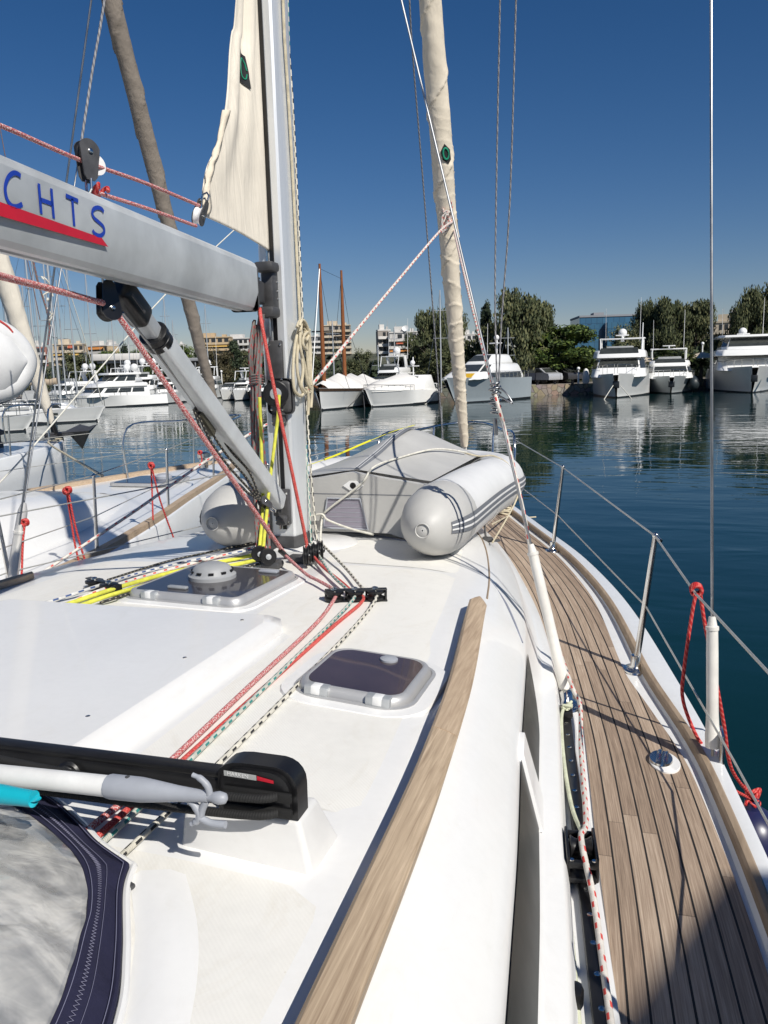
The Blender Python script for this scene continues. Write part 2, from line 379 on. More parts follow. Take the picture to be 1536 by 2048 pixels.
# coach roof
def csec(y):
    w=wf(y);t=zt(y);d=zd(y);k=(t-d)/.52;m=min(1,w/1.0)
    P=[(0,t),(.3*w,t-.003*k),(.55*w,t-.012*k),(w-.40*m,t-.034*k),(w-.31*m,t-.056*k),(w-.28*m,t-.068*k),(w-.25*m,t-.086*k),(w-.215*m,t-.118*k),(w-.180*m,t-.155*k),(w-.152*m,t-.186*k),(w-.136*m,t-.207*k),(w-.130*m,t-.222*k),(w-.126*m,t-.24*k),(w-.080*m,t-.375*k),(w-.062*m,t-.392*k),(w-.022*m,t-.400*k),(w-.008*m,t-.43*k),(w+.004*m,d+.02),(w+.02,d-.004)]
    return P
mb=MB();rows=[]
for y in frange(-6.5,3.3,110):
    P=csec(y); rows.append([(-x,y,z) for x,z in P[::-1]]+[(x,y,z) for x,z in P[1:]])
nP=len(csec(0)); 
mb.grid(rows)
mb.add([r for r in rows[-1]],[list(range(len(rows[-1])))])
ROOF=mb.build('coach_roof',[M['gel'],M['skid']],YT,55)
def roof_z(x,y):
    P=csec(y);x=abs(x)
    for i in range(len(P)-1):
        if P[i][0]<=x<=P[i+1][0]: 
            f=(x-P[i][0])/max(1e-6,P[i+1][0]-P[i][0]); return P[i][1]+(P[i+1][1]-P[i][1])*f
    return P[-1][1]
def on_roof(px,py,lift=0.0):
    z=1.78
    for _ in range(6):
        p=on_z(px,py,z); z=roof_z(p.x,p.y)+lift
    return on_z(px,py,z)
def roof_n(x,y):
    e=.02; return Vector((-(roof_z(x+e,y)-roof_z(x-e,y))/(2*e),-(roof_z(x,y+e)-roof_z(x,y-e))/(2*e),1)).normalized()
# moulded non-skid panels on the smooth roof
def skid_panel(y0,y1,xa,xb,s,nm='nonskid_panel',rc=.07):
    b=MB();rows=[]
    for y in frange(y0,y1,46):
        e=min(y-y0,y1-y); c=rc-math.sqrt(max(0,rc*rc-(rc-min(e,rc))**2)); a=xa(y)+c; d=xb(y)-c
        rows.append([(s*(a+(d-a)*k/9),y,roof_z(a+(d-a)*k/9,y)+(.0018 if 0<k<9 else -.001)) for k in range(10)])
    b.grid(rows); return b.build(nm,M['skid'],ROOF,60)
railx=lambda y: interp([(-4.6,1.33),(-2.89,1.255),(-2.28,1.228),(-1.76,1.187),(-.91,1.088),(-.2,.98)],y)
skid_panel(-2.36,-.40,lambda y:.56 if y<-1.40 else .56-.22*min(1,(y+1.40)/.12),lambda y:railx(y)-.06,1)
skid_panel(-4.2,-2.605,lambda y:.56,lambda y:railx(y)-.06,1)
skid_panel(-1.28,-.40,lambda y:-.32,lambda y:.31,1)
skid_panel(-1.28,-.50,lambda y:.37,lambda y:.80,-1); skid_panel(-4.2,-1.36,lambda y:.66,lambda y:.86,-1)
skid_panel(.30,1.9,lambda y:.0,lambda y:wf(y)-.34,1); skid_panel(.30,1.9,lambda y:.0,lambda y:wf(y)-.34,-1)
skid_panel(-.36,.22,lambda y:.26,lambda y:wf(y)-.36,1)
# raised hatch garage in the middle of the roof
mb=MB();rows=[]
for i,(off,dz) in enumerate(((-.03,-.01),(-.026,.028),(.002,.046),(.014,.049))):
    row=[]
    poly=[(-.615+off,-5),(-.60+off,-1.42-off),(-.56+off,-1.345-off),(.485-off,-1.345-off),(.515-off,-1.42-off),(.455-off,-5)]
    row=[(x,y,roof_z(x,max(y,-5))+dz) for x,y in poly]; rows.append(row)
mb.grid(rows); mb.add(rows[-1],[list(range(6))[::-1]])
g=mb.build('hatch_garage',M['gel'],ROOF,60)
for x,y in ((.425,-1.43),(.43,-1.80),(.418,-2.22)):
    b=MB(); b.lathe([(.006,-.004),(.006,.002),(.0035,.003)],10,M=Matrix.Translation((x,y,roof_z(x,y)+.0485))); b.build('screw',M['steel'],ROOF)
# seam groove across the roof ahead of the mast
b=MB(); b.tube(smooth([(-.6,.35,roof_z(.6,.35)+.0),(0,.42,roof_z(0,.42)+.001),(.55,.2,roof_z(.55,.2)+.001),(.93,-.15,roof_z(.93,-.15)+.001),(1.12,-.45,roof_z(1.12,-.45)),(1.24,-.75,roof_z(1.24,-.75)-.001)],8),.0045,6); b.build('seam',plain('grey_sealant',(.22,.24,.30),.8),ROOF)
b=MB(); b.tube(smooth([(wf(y)-.285,y,roof_z(wf(y)-.285,y)+.0005) for y in frange(-.62,2.2,10)],3),.0042,6); b.build('seam',M['toe'],ROOF)
# traveller pods
def pod(x0,x1,X0,X1,y0,y1,Y0,Y1,zb,ztop):
    b=MB(); B=[(x0,y0),(x1,y0),(x1,y1),(x0,y1)];T=[(X0,Y0),(X1,Y0),(X1,Y1),(X0,Y1)]
    bm=bmesh.new(); vb=[bm.verts.new((x,y,zb)) for x,y in B]; vt=[bm.verts.new((x,y,ztop)) for x,y in T]
    bm.faces.new(vb[::-1]); bm.faces.new(vt)
    for i in range(4): bm.faces.new((vb[i],vb[(i+1)%4],vt[(i+1)%4],vt[i]))
    bmesh.ops.bevel(bm,geom=[e for e in bm.edges if not (e.verts[0] in vb and e.verts[1] in vb)],offset=.011,segments=4,profile=.5,affect='EDGES')
    bm.verts.index_update(); b.add([v.co.copy() for v in bm.verts],[[v.index for v in f.verts] for f in bm.faces]); bm.free()
    return b.build('traveller_pod',M['pod'],ROOF,40)
pod(.850,1.135,.868,1.092,-2.575,-2.40,-2.557,-2.47,1.72,1.889)
pod(-1.0,-.70,-.95,-.72,-2.585,-2.38,-2.56,-2.43,1.72,1.889)
# teak grab rails
for s in (1,-1):
    yend=-.83 if s>0 else -.84
    for y0,y1,mt in ((-4.6,-2.0,'rail2'),(-2.0,yend,'rail')):
        ys=frange(y0,y1,40); b=MB(); rows=[]
        for i,y in enumerate(ys):
            x=interp([(-4.6,1.33),(-2.89,1.255),(-2.28,1.228),(-1.76,1.187),(-.91,1.088),(-.78,1.074)],y)-(.20 if s<0 else 0)
            e=min(1,(yend-y)/.055); wd=(.011+.022*e)*(1 if s>0 else .7); z=roof_z(x,y)+.006; n=roof_n(x,y)
            tx=Vector((1,0,0)); tx=(tx-n*tx.dot(n)).normalized(); c=Vector((x,y,z)); hgt=(.050 if s>0 else .026)+(.0015 if mt=='rail' else 0)
            pr=[(-wd,-.004),(-wd,hgt-.007),(-wd+.006,hgt-.001),(0,hgt+.001),(wd-.006,hgt-.001),(wd,hgt-.007),(wd,-.004)]
            rows.append([tuple(Vector((s*q.x,q.y,q.z))) for q in [c+tx*a+n*h for a,h in pr]])
        b.grid(rows); b.add(rows[-1],[list(range(7))]); b.add(rows[0],[list(range(7))]); gr=b.build('grab_rail',M[mt],YT,40)
# side windows (tinted strip in the coach roof side, white divider)
for s in (1,-1):
    def wface(y,f):
        P=csec(y); a=Vector((P[11][0],P[11][1])); c=Vector((P[13][0],P[13][1])); q=a+(c-a)*f; return Vector((s*(q.x+.004),y,q.y))
    def pane(y0,y1,tip0,tip1,n=28):
        b=MB();rows=[]
        for i in range(n+1):
            t=i/n; y=y0+(y1-y0)*t
            lo=1.0-(1-min(1,t/tip0))**2*.95 if tip0>0 else 1.0
            lo2=1.0-(1-min(1,(1-t)/tip1))**2*.95 if tip1>0 else 1.0
            bot=.03+.94*min(lo,lo2); rows.append([wface(y,.03+(bot-.03)*k/3) for k in range(4)])
        b.grid(rows); return b.build('side_window',M['winm'],YT)
    pane(-2.95,-1.62,.30,0); pane(-1.56,-.78,0,.55)
    b=MB()
    w=[wface(-1.50,-.05),wface(-1.64,-.05),wface(-1.74,1.02),wface(-1.56,1.02)]
    d=Vector((s*.010,0,.0)); b.add([p+d for p in w]+[p-d for p in w],[[0,1,2,3],[0,4,5,1],[1,5,6,2],[2,6,7,3],[3,7,4,0]]); b.build('window_divider',M['gel'],YT,60)
# hatches
def hatch(corner_px,cx,cy,w,l,rot,th=.03,bw=.03,rad=.05,pane='smoke',vent=False,name_label=None):
    n=roof_n(cx,cy); z=roof_z(cx,cy)+.004
    fy=Vector((math.sin(rot),math.cos(rot),0)); fy=(fy-n*fy.dot(n)).normalized(); fx=fy.cross(n)
    T=axes(Vector((cx,cy,z)),fx,fy,n)
    b=MB(); b.grid([[T@Vector((x,y,zz)) for x,y in rrect(w+2*d,l+2*d,rad+d,6)] for d,zz in ((.052,-.008),(.048,.000),(.01,.002))],closed=True); b.build('hatch_flange',M['gel'],ROOF,60)
    b=MB(); rows=[]
    prof=[(.012,-.02),(.0,.0),(-.003,th*.55),(-.010,th*.9),(-.018,th),(-bw+.004,th*1.0),(-bw,th*.86)]
    for d,zz in [(.014,-.006),(.014,.004),(.004,.006)]+[(a,c) for a,c in prof[1:]]:
        rows.append([T@Vector((x,y,zz)) for x,y in rrect(w+2*d,l+2*d,rad+d if rad+d>.005 else .005,6)])
    b.grid(rows,closed=True); fr=b.build('hatch',M['frame'],YT,50)
    if name_label: fr['label']=name_label
    b=MB(); b.prism(rrect(w-2*bw+.004,l-2*bw+.004,max(.01,rad-bw*.6),6),.004,T@Matrix.Translation((0,0,th*.82))); b.build('pane',M[pane],fr)
    b=MB(); b.grid([[T@Vector((x,y,th*.84)) for x,y in rrect(w-2*bw+.006,l-2*bw+.006,max(.012,rad-bw*.6),6)],[T@Vector((x,y,th*.87)) for x,y in rrect(w-2*bw-.012,l-2*bw-.012,max(.01,rad-bw*.6-.006),6)]],closed=True); b.build('gasket',M['black'],fr)
    for sx in (-.27,.27):
        b=MB(); b.box(T@Vector((sx*w,-l/2+.009,th*.55)),(.066,.034,th*1.0),rot=T.to_3x3(),b=.004); b.build('hinge',M['alu_d'],fr)
        b=MB(); b.box(T@Vector((sx*w,-l/2+.008,th*.62)),(.030,.033,th*.9),rot=T.to_3x3(),b=.004); b.build('hinge_pin_cover',M['white'],fr)
    return fr,T,th
fb,TB,thb=hatch(None,.045,-.905,.50,.49,R(4),.032,.027,.05,'smoke',name_label='large square deck hatch with round grey vent')
b=MB(); b.lathe([(.095,0),(.095,.014),(.086,.018),(.083,.022),(.079,.03),(.074,.042),(.062,.052),(.040,.060),(.015,.063),(1e-6,.0635)],28,M=TB@Matrix.Translation((-.03,.03,thb*.93)),caps=False)
vt=b.build('vent',M['ghook'],fb,40); vt.data.materials[0]=plain('vent_grey',(.33,.34,.35),.55,0,.12)
for k in range(10):
    a=2*math.pi*k/10+.2; q=TB@Vector((-.03+.0795*math.cos(a),.03+.0795*math.sin(a),thb*.93+.031))
    b=MB(); b.box(q,(.010,.020,.008),rot=TB.to_3x3()@Matrix.Rotation(a,3,'Z')); b.build('vent_slot',M['black'],fb)
for lx,ly,w,l in ((-.06,-.165,.085,.022),(.15,.17,.085,.03)):
    b=MB(); b.box(TB@Vector((lx,ly,thb*.93+.006)),(w,l,.012),rot=TB.to_3x3(),b=.005); b.build('hatch_handle',M['alu_d'] if ly<0 else M['ghook'],fb)
fs,TS,ths=hatch(None,.932,-1.69,.315,.33,R(1),.028,.026,.07,'smoke2',name_label='small rounded deck hatch near the teak grab rail')
b=MB(); b.lathe([(.026,0),(.026,.006),(.018,.010),(1e-6,.0115)],18,M=TS@Matrix.Translation((.03,.105,ths*.93)),caps=False); b.build('hatch_knob',M['ghook'],fs)
# stanchions, lifelines, pulpit
def stanchion(x,y,lx=.07,h=.61):
    z=zd(y)+.005; s=1 if x>0 else -1
    b=MB(); a=Vector((x,y,z)); t=Vector((x+s*lx,y,z+h)); b.tube([a,a+(t-a)*.3,a+(t-a)*.8,t],[.0145,.0138,.0125,.0115],12)
    b.sphere(t,.0145,12); st=b.build('stanchion',M['steel'],YT,60)
    b=MB(); b.lathe([(.055,-.004),(.052,.004),(.03,.008),(.022,.02),(.019,.065),(.0155,.066)],20,M=Matrix.Translation(a)@Matrix.Diagonal((1.0,1.3,1,1))); b.build('stanchion_base',M['steel'],st,50)
    return t
for s in (1,-1):
    stanchion(s*1.655,-.085); stanchion(s*1.076,2.20); stanchion(s*1.93,-2.45)
    b=MB(); b.tube([(s*.62,3.5,2.02),(s*1.147,2.2,1.93),(s*1.724,-.085,1.912),(s*1.84,-.85,1.87),(s*1.965,-1.6,1.875),(s*2.0,-2.45,1.912)],.0042,8); b.build('lifeline',M['nylon_w'],YT)
    b=MB(); b.tube([(s*.60,3.5,1.66),(s*1.112,2.2,1.585),(s*1.692,-.085,1.598),(s*1.93,-1.3,1.49),(s*1.975,-1.8,1.53),(s*1.98,-2.45,1.6)],.0036,8); b.build('lifeline',M['nylon_w'],YT)
    b=MB(); b.tube([(s*1.728,-.09,1.912),(s*1.745,-.16,1.908)],.0075,8); b.build('lifeline_terminal',M['steel'],YT)
b=MB()
b.tube(smooth([(.60,3.45,1.40),(.62,3.5,2.02),(.42,4.1,2.06),(.15,4.62,2.09),(-.15,4.62,2.09),(-.42,4.1,2.06),(-.62,3.5,2.02),(-.60,3.45,1.40)],6),.0125,10)
for s in (1,-1): b.tube([(s*.30,4.15,1.42),(s*.30,4.34,2.075)],.012,10); b.tube([(s*.60,3.47,1.66),(s*.28,4.24,1.72)],.011,8)
b.build('pulpit',M['steel'],YT,60)
# mast
def mast_sec(k=1.0):
    return [(-.052*k,-.118*k),(.052*k,-.118*k),(.062*k,-.108*k),(.072*k,-.06*k),(.076*k,0),(.072*k,.05*k),(.056*k,.092*k),(.030*k,.118*k),(0,.125*k),(-.030*k,.118*k),(-.056*k,.092*k),(-.072*k,.05*k),(-.076*k,0),(-.072*k,-.06*k),(-.062*k,-.108*k)]
b=MB(); b.grid([[(x,y,z) for x,y in mast_sec()] for z in (1.83,4,8,12.2,14.2)],closed=True); b.add([(x,y,14.2) for x,y in mast_sec()],[list(range(15))])
MAST=b.build('mast',M['alu'],YT,28)
b=MB(); b.box((.010,-.1195,7.8),(.020,.006,11.8)); b.build('mast_slot',M['black'],MAST)
b=MB(); b.tube([(-.012,-.1235,1.9),(-.012,-.1235,12)],.0065,8); b.build('luff_foil',M['steel'],MAST)
b=MB(); b.grid([[(x,y,z) for x,y in mast_sec(k)] for z,k in ((1.77,1.45),(1.80,1.42),(1.815,1.12),(1.865,1.10),(1.866,1.0))],closed=True); b.build('mast_collar',M['grey_d'],MAST,40)
b=MB(); b.lathe([(.27,-.02),(.26,.012),(.23,.022),(1e-6,.024)],36,M=Matrix.Translation((.05,.05,1.788))@Matrix.Diagonal((1,.9,1,1))); b.build('mast_step',M['gel'],YT)
# fittings on the mast's after face
def plate(z0,z1,w=.056,d=.03,nm='mast_bracket',x=.012):
    b=MB(); b.box((x,-.120-d/2,(z0+z1)/2),(w,d,z1-z0),b=.008)
    o=b.build(nm,M['grey_d'],MAST,40)
    for zz in (z0+.02,z1-.02):
        for xx in (-.4,.4):
            c=MB(); c.lathe([(.006,0),(.006,.004),(.003,.005)],10,M=along((x+xx*w,-.1205-d,zz),(x+xx*w,-1,zz))); c.build('bolt',M['steel'],MAST)
    return o
plate(2.60,2.80,.07,.024); plate(2.40,2.50,.07,.024); plate(1.925,2.10,.075,.034)
def disc(c,ax,r,h,mats,parent,nm,hub=.5,grooved=True,hubm='alu_d'):
    T=along(Vector(c)-Vector(ax)*h/2,Vector(c)+Vector(ax)*h/2); b=MB()
    pr=[(r*.3,0),(r*.93,0),(r,h*.06),(r,h*.2),(r*.8,h*.38),(r*.8,h*.62),(r,h*.8),(r,h*.94),(r*.93,h),(r*.3,h)] if grooved else [(r*.3,0),(r*.93,0),(r,h*.1),(r,h*.9),(r*.93,h),(r*.3,h)]
    b.lathe(pr,26,M=T); o=b.build(nm,mats,parent,35)
    b=MB(); b.lathe([(r*hub,-.003),(r*hub,h+.003),(r*hub*.92,h+.006),(r*.16,h+.007)],20,M=T); b.lathe([(r*.15,h),(r*.15,h+.009),(1e-6,h+.009)],10,M=T); b.build('hub',M[hubm],parent,35)
    return o
wd=Vector((.35,-.94,0)).normalized()
wn=disc((.018,-.165,2.555),(.30,-.95,0),.060,.05,M['black'],MAST,'winch_drum',.46)
b=MB(); b.box((.028,-.135,2.54),(.13,.03,.17),b=.03,seg=3); b.build('winch_plate',M['grey_d'],MAST)
# shroud covers and wires
def shroud(base,top,cov_top,label,r=.0048,cr=.021,plate_z=None):
    base=Vector(base);top=Vector(top); u=(top-base).normalized()
    b=MB(); b.tube([base,top],r,8); o=b.build('shroud',M['wire'],YT); o['label']=label
    if cov_top:
        ct=base+u*cov_top; a=base+u*.03
        c=MB(); n=10; pts=[a+(ct-a)*i/n for i in range(n+1)]; c.tube(pts,[cr*1.22,cr*1.25,cr*1.1,cr*1.02,cr,cr,cr*1.0,cr,cr,cr*.98,cr*.95],14)
        c.tube([ct,ct+u*.012,ct+u*.013,ct+u*.045],[cr*1.1,cr*1.1,cr*.85,cr*.55],14); c.build('shroud_cover',M['cover'],o,50)
    return o
inner_base=on_z(1135,1398,1.315)
inner_dir=(on_y(905,430,-.30)-inner_base)
inner_top=inner_base+inner_dir*3.3
shroud(inner_base,inner_top,.60,'inner shroud rising from beside the coach roof, wrapped in a pale tube at its foot')
cap_base=on_x(1425,1512,1.905); cap_t=on_y(1422,0,-.70); cap_top=cap_base+(cap_t-cap_base)*2.6
shroud(cap_base,cap_top,.43,'outer shroud standing outboard of the lifelines with white plastic tube',.0048,.0195)
b=MB(); b.box((1.93,-.955,1.25),(.014,.09,.36),b=.004); b.build('chainplate',M['steel'],YT)
b=MB(); b.lathe([(.075,-.004),(.072,.004),(.05,.012),(.035,.03),(.028,.05),(.012,.06)],22,M=Matrix.Translation((inner_base.x-.005,inner_base.y-.02,zd(0)+.004))@Matrix.Diagonal((.9,1.25,1,1))); b.build('chainplate',M['steel'],YT,45)
shroud((-1.40,-.5,1.32),(-.5,-.15,5.5),.60,'port inner shroud hidden behind the mast'); shroud((-1.905,-.93,1.35),(-1.5,-.5,5.2),.43,'port outer shroud out of sight to the left')
# boom
BA=Vector((-.005,-.40,3.022)); BD=Vector((.16,-1.60,.040)).normalized(); BX=Vector((0,0,1)).cross(BD).normalized()*-1; 
if BX.x<0: BX=-BX
BU=BX.cross(BD); 
if BU.z<0: BU=-BU
bsec=[(-.040,.104),(.040,.104),(.058,.092),(.066,.074),(.068,-.028),(.046,-.090),(.034,-.103),(.012,-.104),(.010,-.097),(-.010,-.097),(-.012,-.104),(-.034,-.103),(-.046,-.090),(-.068,-.028),(-.066,.074),(-.058,.092)]
def bp(s,x,u): return BA+BD*s+BX*x+BU*u
b=MB(); b.grid([[bp(s,x*k,u*k) for x,u in bsec] for s,k in ((.0,.93),(.008,1),(1.0,1),(2.0,1),(3.2,1),(5.0,1))],closed=True)
b.add([bp(0,x*.93,u*.93) for x,u in bsec],[list(range(16))]); BOOM=b.build('boom',M['boom'],YT,22)
def bsec_end(w,h0,h1): return [(-w,h0),(w,h0),(w,h1),(-w,h1)]
b=MB(); b.grid([[bp(-s,x*k,u*j-.008) for x,u in rrect(.128,.20,.02,3)] for s,k,j in ((-.003,.99,1.0),(.02,.97,.98),(.06,.66,.66),(.13,.52,.50),(.20,.40,.5))],closed=True)
b.add([bp(-.20,x*.40,u*.5-.008) for x,u in rrect(.128,.20,.02,3)],[list(range(16))])
b.build('boom_end_fitting',M['grey_d'],BOOM,30)
for u,l in ((.030,.05),(.010,.05)):
    c=MB(); c.box(bp(-.055,.046,u+.012),(.004,l,.007),rot=Matrix((BX,BD,BU)).transposed()); c.build('fitting_slot',M['black'],BOOM)
b=MB(); b.box((.008,-.155,3.03),(.06,.07,.21),b=.012); b.box((.008,-.185,3.125),(.10,.09,.045),b=.015); b.box((.008,-.18,2.925),(.085,.09,.05),b=.015); GN=b.build('gooseneck',M['grey_d'],MAST,35)
for zz in (2.93,2.985,3.02,3.06,3.12): 
    c=MB(); c.lathe([(.0055,0),(.0055,.003),(.003,.004)],8,M=along((.0385,-.14,zz),(1,-.14,zz))); c.build('bolt',M['steel'],MAST)
# lettering and stripe on the boom's starboard face
def bface(px,py):
    d=ray(px,py); P0=bp(0,.0685,0); t=(P0-CAM).dot(BX)/d.dot(BX); q=CAM+d*t-P0; return q.dot(BD),q.dot(BU)
def stroke(name,polys,w,mat):
    b=MB()
    for pl in polys:
        pts=[bface(*p) for p in pl]; L=[];Rr=[]
        for i in range(len(pts)):
            a=Vector(pts[max(0,i-1)]);c=Vector(pts[min(len(pts)-1,i+1)]); t=(c-a).normalized(); nn=Vector((-t.y,t.x)); p=Vector(pts[i]); L.append(p+nn*w/2); Rr.append(p-nn*w/2)
        b.grid([[bp(l.x,.0695,l.y) for l in L],[bp(r.x,.0695,r.y) for r in Rr]])
    return b.build(name,mat,BOOM)
def sm2(p,k=5): return [tuple(v[:2]) for v in smooth([(a,c,0) for a,c in p],k)]
stroke('letter_c',[sm2([(41,352),(34,347),(26,346),(17,353),(11,367),(10,382),(14,399),(23,411),(34,413),(44,408)])],.011,M['blue'])
stroke('letter_h',[[(77,367),(82,428)],[(102,377),(107,437)],[(80,399),(105,408)]],.011,M['blue'])
stroke('letter_t',[[(131,391),(156,402)],[(144,397),(148,452)]],.011,M['blue'])
stroke('letter_s',[sm2([(207,424),(203,418),(195,415),(187,418),(184,426),(188,436),(197,444),(206,453),(208,463),(203,470),(196,471),(188,466),(185,460)])],.011,M['blue'])
b=MB(); st=[bface(-160,330),bface(0,404),bface(203,476),bface(216,494),bface(0,432),bface(-160,362)]; b.add([bp(a,.0695,c) for a,c in st],[[0,1,4,5],[1,2,3,4]]); b.build('stripe',M['red'],BOOM)
# vang
va=on_x(262,607,.02); vb=on_x(556,1006,0.0); vd=(vb-va).normalized()
T=along(va,vb); VL=(vb-va).length
b=MB(); b.prism(rrect(.058,.058,.012,3),VL*.2,T); VANG=b.build('boom_vang',M['alu_d'],YT,40)
b=MB(); b.prism(rrect(.082,.082,.016,3),VL*.855,T@Matrix.Translation((0,0,VL*.135))); b.build('vang_tube',M['boom'],VANG,40)
b=MB(); b.lathe([(.045,0),(.052,.004),(.052,.026),(.046,.03),(.050,.034),(.050,.06),(.042,.064)],20,M=T@Matrix.Translation((0,0,VL*.105))); b.build('vang_collar',M['black'],VANG,40)
b=MB(); b.box(T@Vector((0,0,.0)),(.075,.09,.17),rot=T.to_3x3(),b=.025,seg=3); b.build('vang_head',M['black'],VANG,40)
b=MB(); b.box(T@Vector((0,-.012,-.01)),(.082,.012,.09),rot=T.to_3x3(),b=.004); b.build('head_slot',M['grey_d'],VANG,40)
b=MB(); b.lathe([(.012,-.003),(.012,.003),(.006,.005)],12,M=T@Matrix.Translation((.042,.02,VL*.965))@Matrix.Rotation(R(90),4,'Y')); b.build('pivot_bolt',M['steel'],VANG)
b=MB(); b.box((0,-.165,2.0),(.03,.07,.05),b=.01); b.box((.02,-.175,1.955),(.05,.04,.05),b=.012); b.build('vang_foot',M['grey_d'],VANG)
# genoa track and car
ta=on_z(1130,1432,1.335); tb_=on_z(1212,2100,1.335); 
b=MB(); dt=(tb_-ta).normalized(); tr=axes(ta,Vector((dt.y,-dt.x,0)),dt,Vector((0,0,1))); tl=(tb_-ta).length+1.4
b.box(tr@Vector((0,tl/2,.0)),(.040,tl,.022),rot=tr.to_3x3(),b=.004); GT=b.build('genoa_track',M['black'],YT,35)
b=MB(); b.box(tr@Vector((.012,tl/2,-.022)),(.10,tl+.1,.025),rot=tr.to_3x3(),b=.006); b.build('track_base',M['gel'],YT)
for i in range(20):
    c=MB(); c.lathe([(.0075,0),(.0075,.002),(.003,.0012)],10,M=Matrix.Translation(tr@Vector((0,.09+i*.1,.0105)))); c.build('track_bolt',M['steel'],GT)
b=MB(); b.box(tr@Vector((-.0,.005,.018)),(.055,.075,.035),rot=tr.to_3x3(),b=.012); b.build('track_end_stop',M['black'],GT)
cs=(on_z(1172,1722,1.36)-ta).dot(dt)
CR=tr@Matrix.Translation((0.008,cs,0))
b=MB()
for sx in (-.036,.036): b.box(CR@Vector((sx,0,.045)),(.009,.15,.07),rot=tr.to_3x3(),b=.004)
b.box(CR@Vector((0,0,.020)),(.07,.17,.018),rot=tr.to_3x3(),b=.006)
for sy in (-.07,.07): b.box(CR@Vector((0,sy,.058)),(.074,.015,.022),rot=tr.to_3x3(),b=.006)
CARO=b.build('genoa_car',M['black'],YT,40)
b=MB(); b.lathe([(.030,-.029),(.032,-.027),(.025,-.016),(.023,0),(.025,.016),(.032,.027),(.030,.029)],22,M=CR@Matrix.Translation((0,-.005,.058))@Matrix.Rotation(R(90),4,'Y')); b.build('sheave',M['black'],CARO,35)
for sx in (-.028,.028):
    c=MB(); c.lathe([(.006,0),(.006,.003)],10,M=CR@Matrix.Translation((sx,.07,.069))); c.build('rivet',M['steel'],CARO)
q=on_z(1150,2010,1.33); b=MB(); b.box(q+Vector((0,0,.02)),(.035,.05,.05),b=.015); b.build('fairlead',M['black'],YT)
# flush mooring cleat on its white pad
q=on_z(1322,1519,1.312); b=MB(); b.lathe([(.1,-.006),(.1,.002),(.096,.004),(1e-6,.005)],26,M=Matrix.Translation((q.x+.012,q.y-.01,1.308))@Matrix.Rotation(R(8),4,'Z')@Matrix.Diagonal((.5,.78,1,1))); pc=b.build('cleat_pad',M['gel'],YT)
b=MB(); b.lathe([(.052,0),(.05,.006),(.04,.005)],22,M=Matrix.Translation((q.x,q.y,1.314))@Matrix.Diagonal((.75,1.1,1,1))); b.tube([(q.x-.01,q.y-.045,1.322),(q.x-.005,q.y,1.34),(q.x,q.y+.045,1.322)],.008,8); b.tube([(q.x+.012,q.y-.04,1.322),(q.x+.016,q.y,1.336),(q.x+.02,q.y+.04,1.322)],.006,8); b.build('mooring_cleat',M['steel'],YT,40)
# foredeck fitting by the dinghy
q=on_roof(975,1083); b=MB(); b.box(q+Vector((0,0,.012)),(.06,.035,.03),b=.01); b.tube([q+Vector((-.01,0,.02)),q+Vector((-.02,.02,.1))],.006,8); b.box(q+Vector((.05,-.03,.014)),(.05,.025,.014),b=.006); b.build('deck_eye',M['grey_d'],YT)
# rope organisers
def organiser(p0,p1,n,lbl):
    a=Vector(p0);c=Vector(p1); d=(c-a).normalized(); nn=roof_n((a.x+c.x)/2,(a.y+c.y)/2); fy=nn.cross(d).normalized(); L=(c-a).length
    T=axes(a,d,fy,nn); bb=MB(); 
    bb.box(T@Vector((L/2,0,.004)),(L,.052,.008),rot=T.to_3x3(),b=.003); bb.box(T@Vector((L/2,0,.043)),(L,.028,.006),rot=T.to_3x3(),b=.003)
    for i in range(n+1): bb.box(T@Vector((L*i/n if i<n else L-.006,.018 if i<n else 0,.022)),(.008,.010 if i<n else .045,.042),rot=T.to_3x3(),b=.002)
    o=bb.build('rope_organiser',M['black'],YT,40); o['label']=lbl
    for i in range(n):
        s=MB(); X=L*(i+.5)/n-.008 if n==3 else L*(i+.5)/n; s.lathe([(.036,.008),(.036,.016),(.026,.021),(.026,.027),(.036,.032),(.036,.041),(.03,.0435),(1e-6,.044)],20,M=T@Matrix.Translation((X,-.004,0))); s.build('sheave',M['black'],o,35)
        s=MB(); s.lathe([(.013,.046),(.012,.052),(.006,.0545),(1e-6,.055)],14,M=T@Matrix.Translation((X,-.004,0)),caps=False); s.build('cap_nut',M['steel'],o,50)
    return T,L
ORG_T,ORG_L=organiser(on_roof(652,1203),on_roof(774,1200),3,'black rope organiser on the starboard side of the roof')
organiser(on_roof(178,1176),on_roof(236,1192),2,'black rope organiser on the port side of the roof')
# turning blocks at the mast foot
for i,(px,py) in enumerate(((612,1096),(622,1091),(632,1088),(641,1084))):
    disc(on_roof(px,py+16,.055),(.92,.38,0),.044,.024,M['black'],MAST,'turning_block',.3,hubm='black')
disc(on_roof(519,1108,.05),(.55,-.83,.1),.036,.034,M['black'],MAST,'turning_block',.35); disc(on_roof(536,1113,.06),(.55,-.83,.1),.036,.03,M['black'],MAST,'turning_block',.35)
b=MB(); b.box(on_roof(545,1128,.02),(.09,.07,.035),b=.015); b.build('mast_foot_eye',M['grey_d'],MAST); b=MB(); b.box(on_roof(600,1118,.02),(.10,.05,.04),b=.012); b.build('mast_foot_eye',M['grey_d'],MAST)
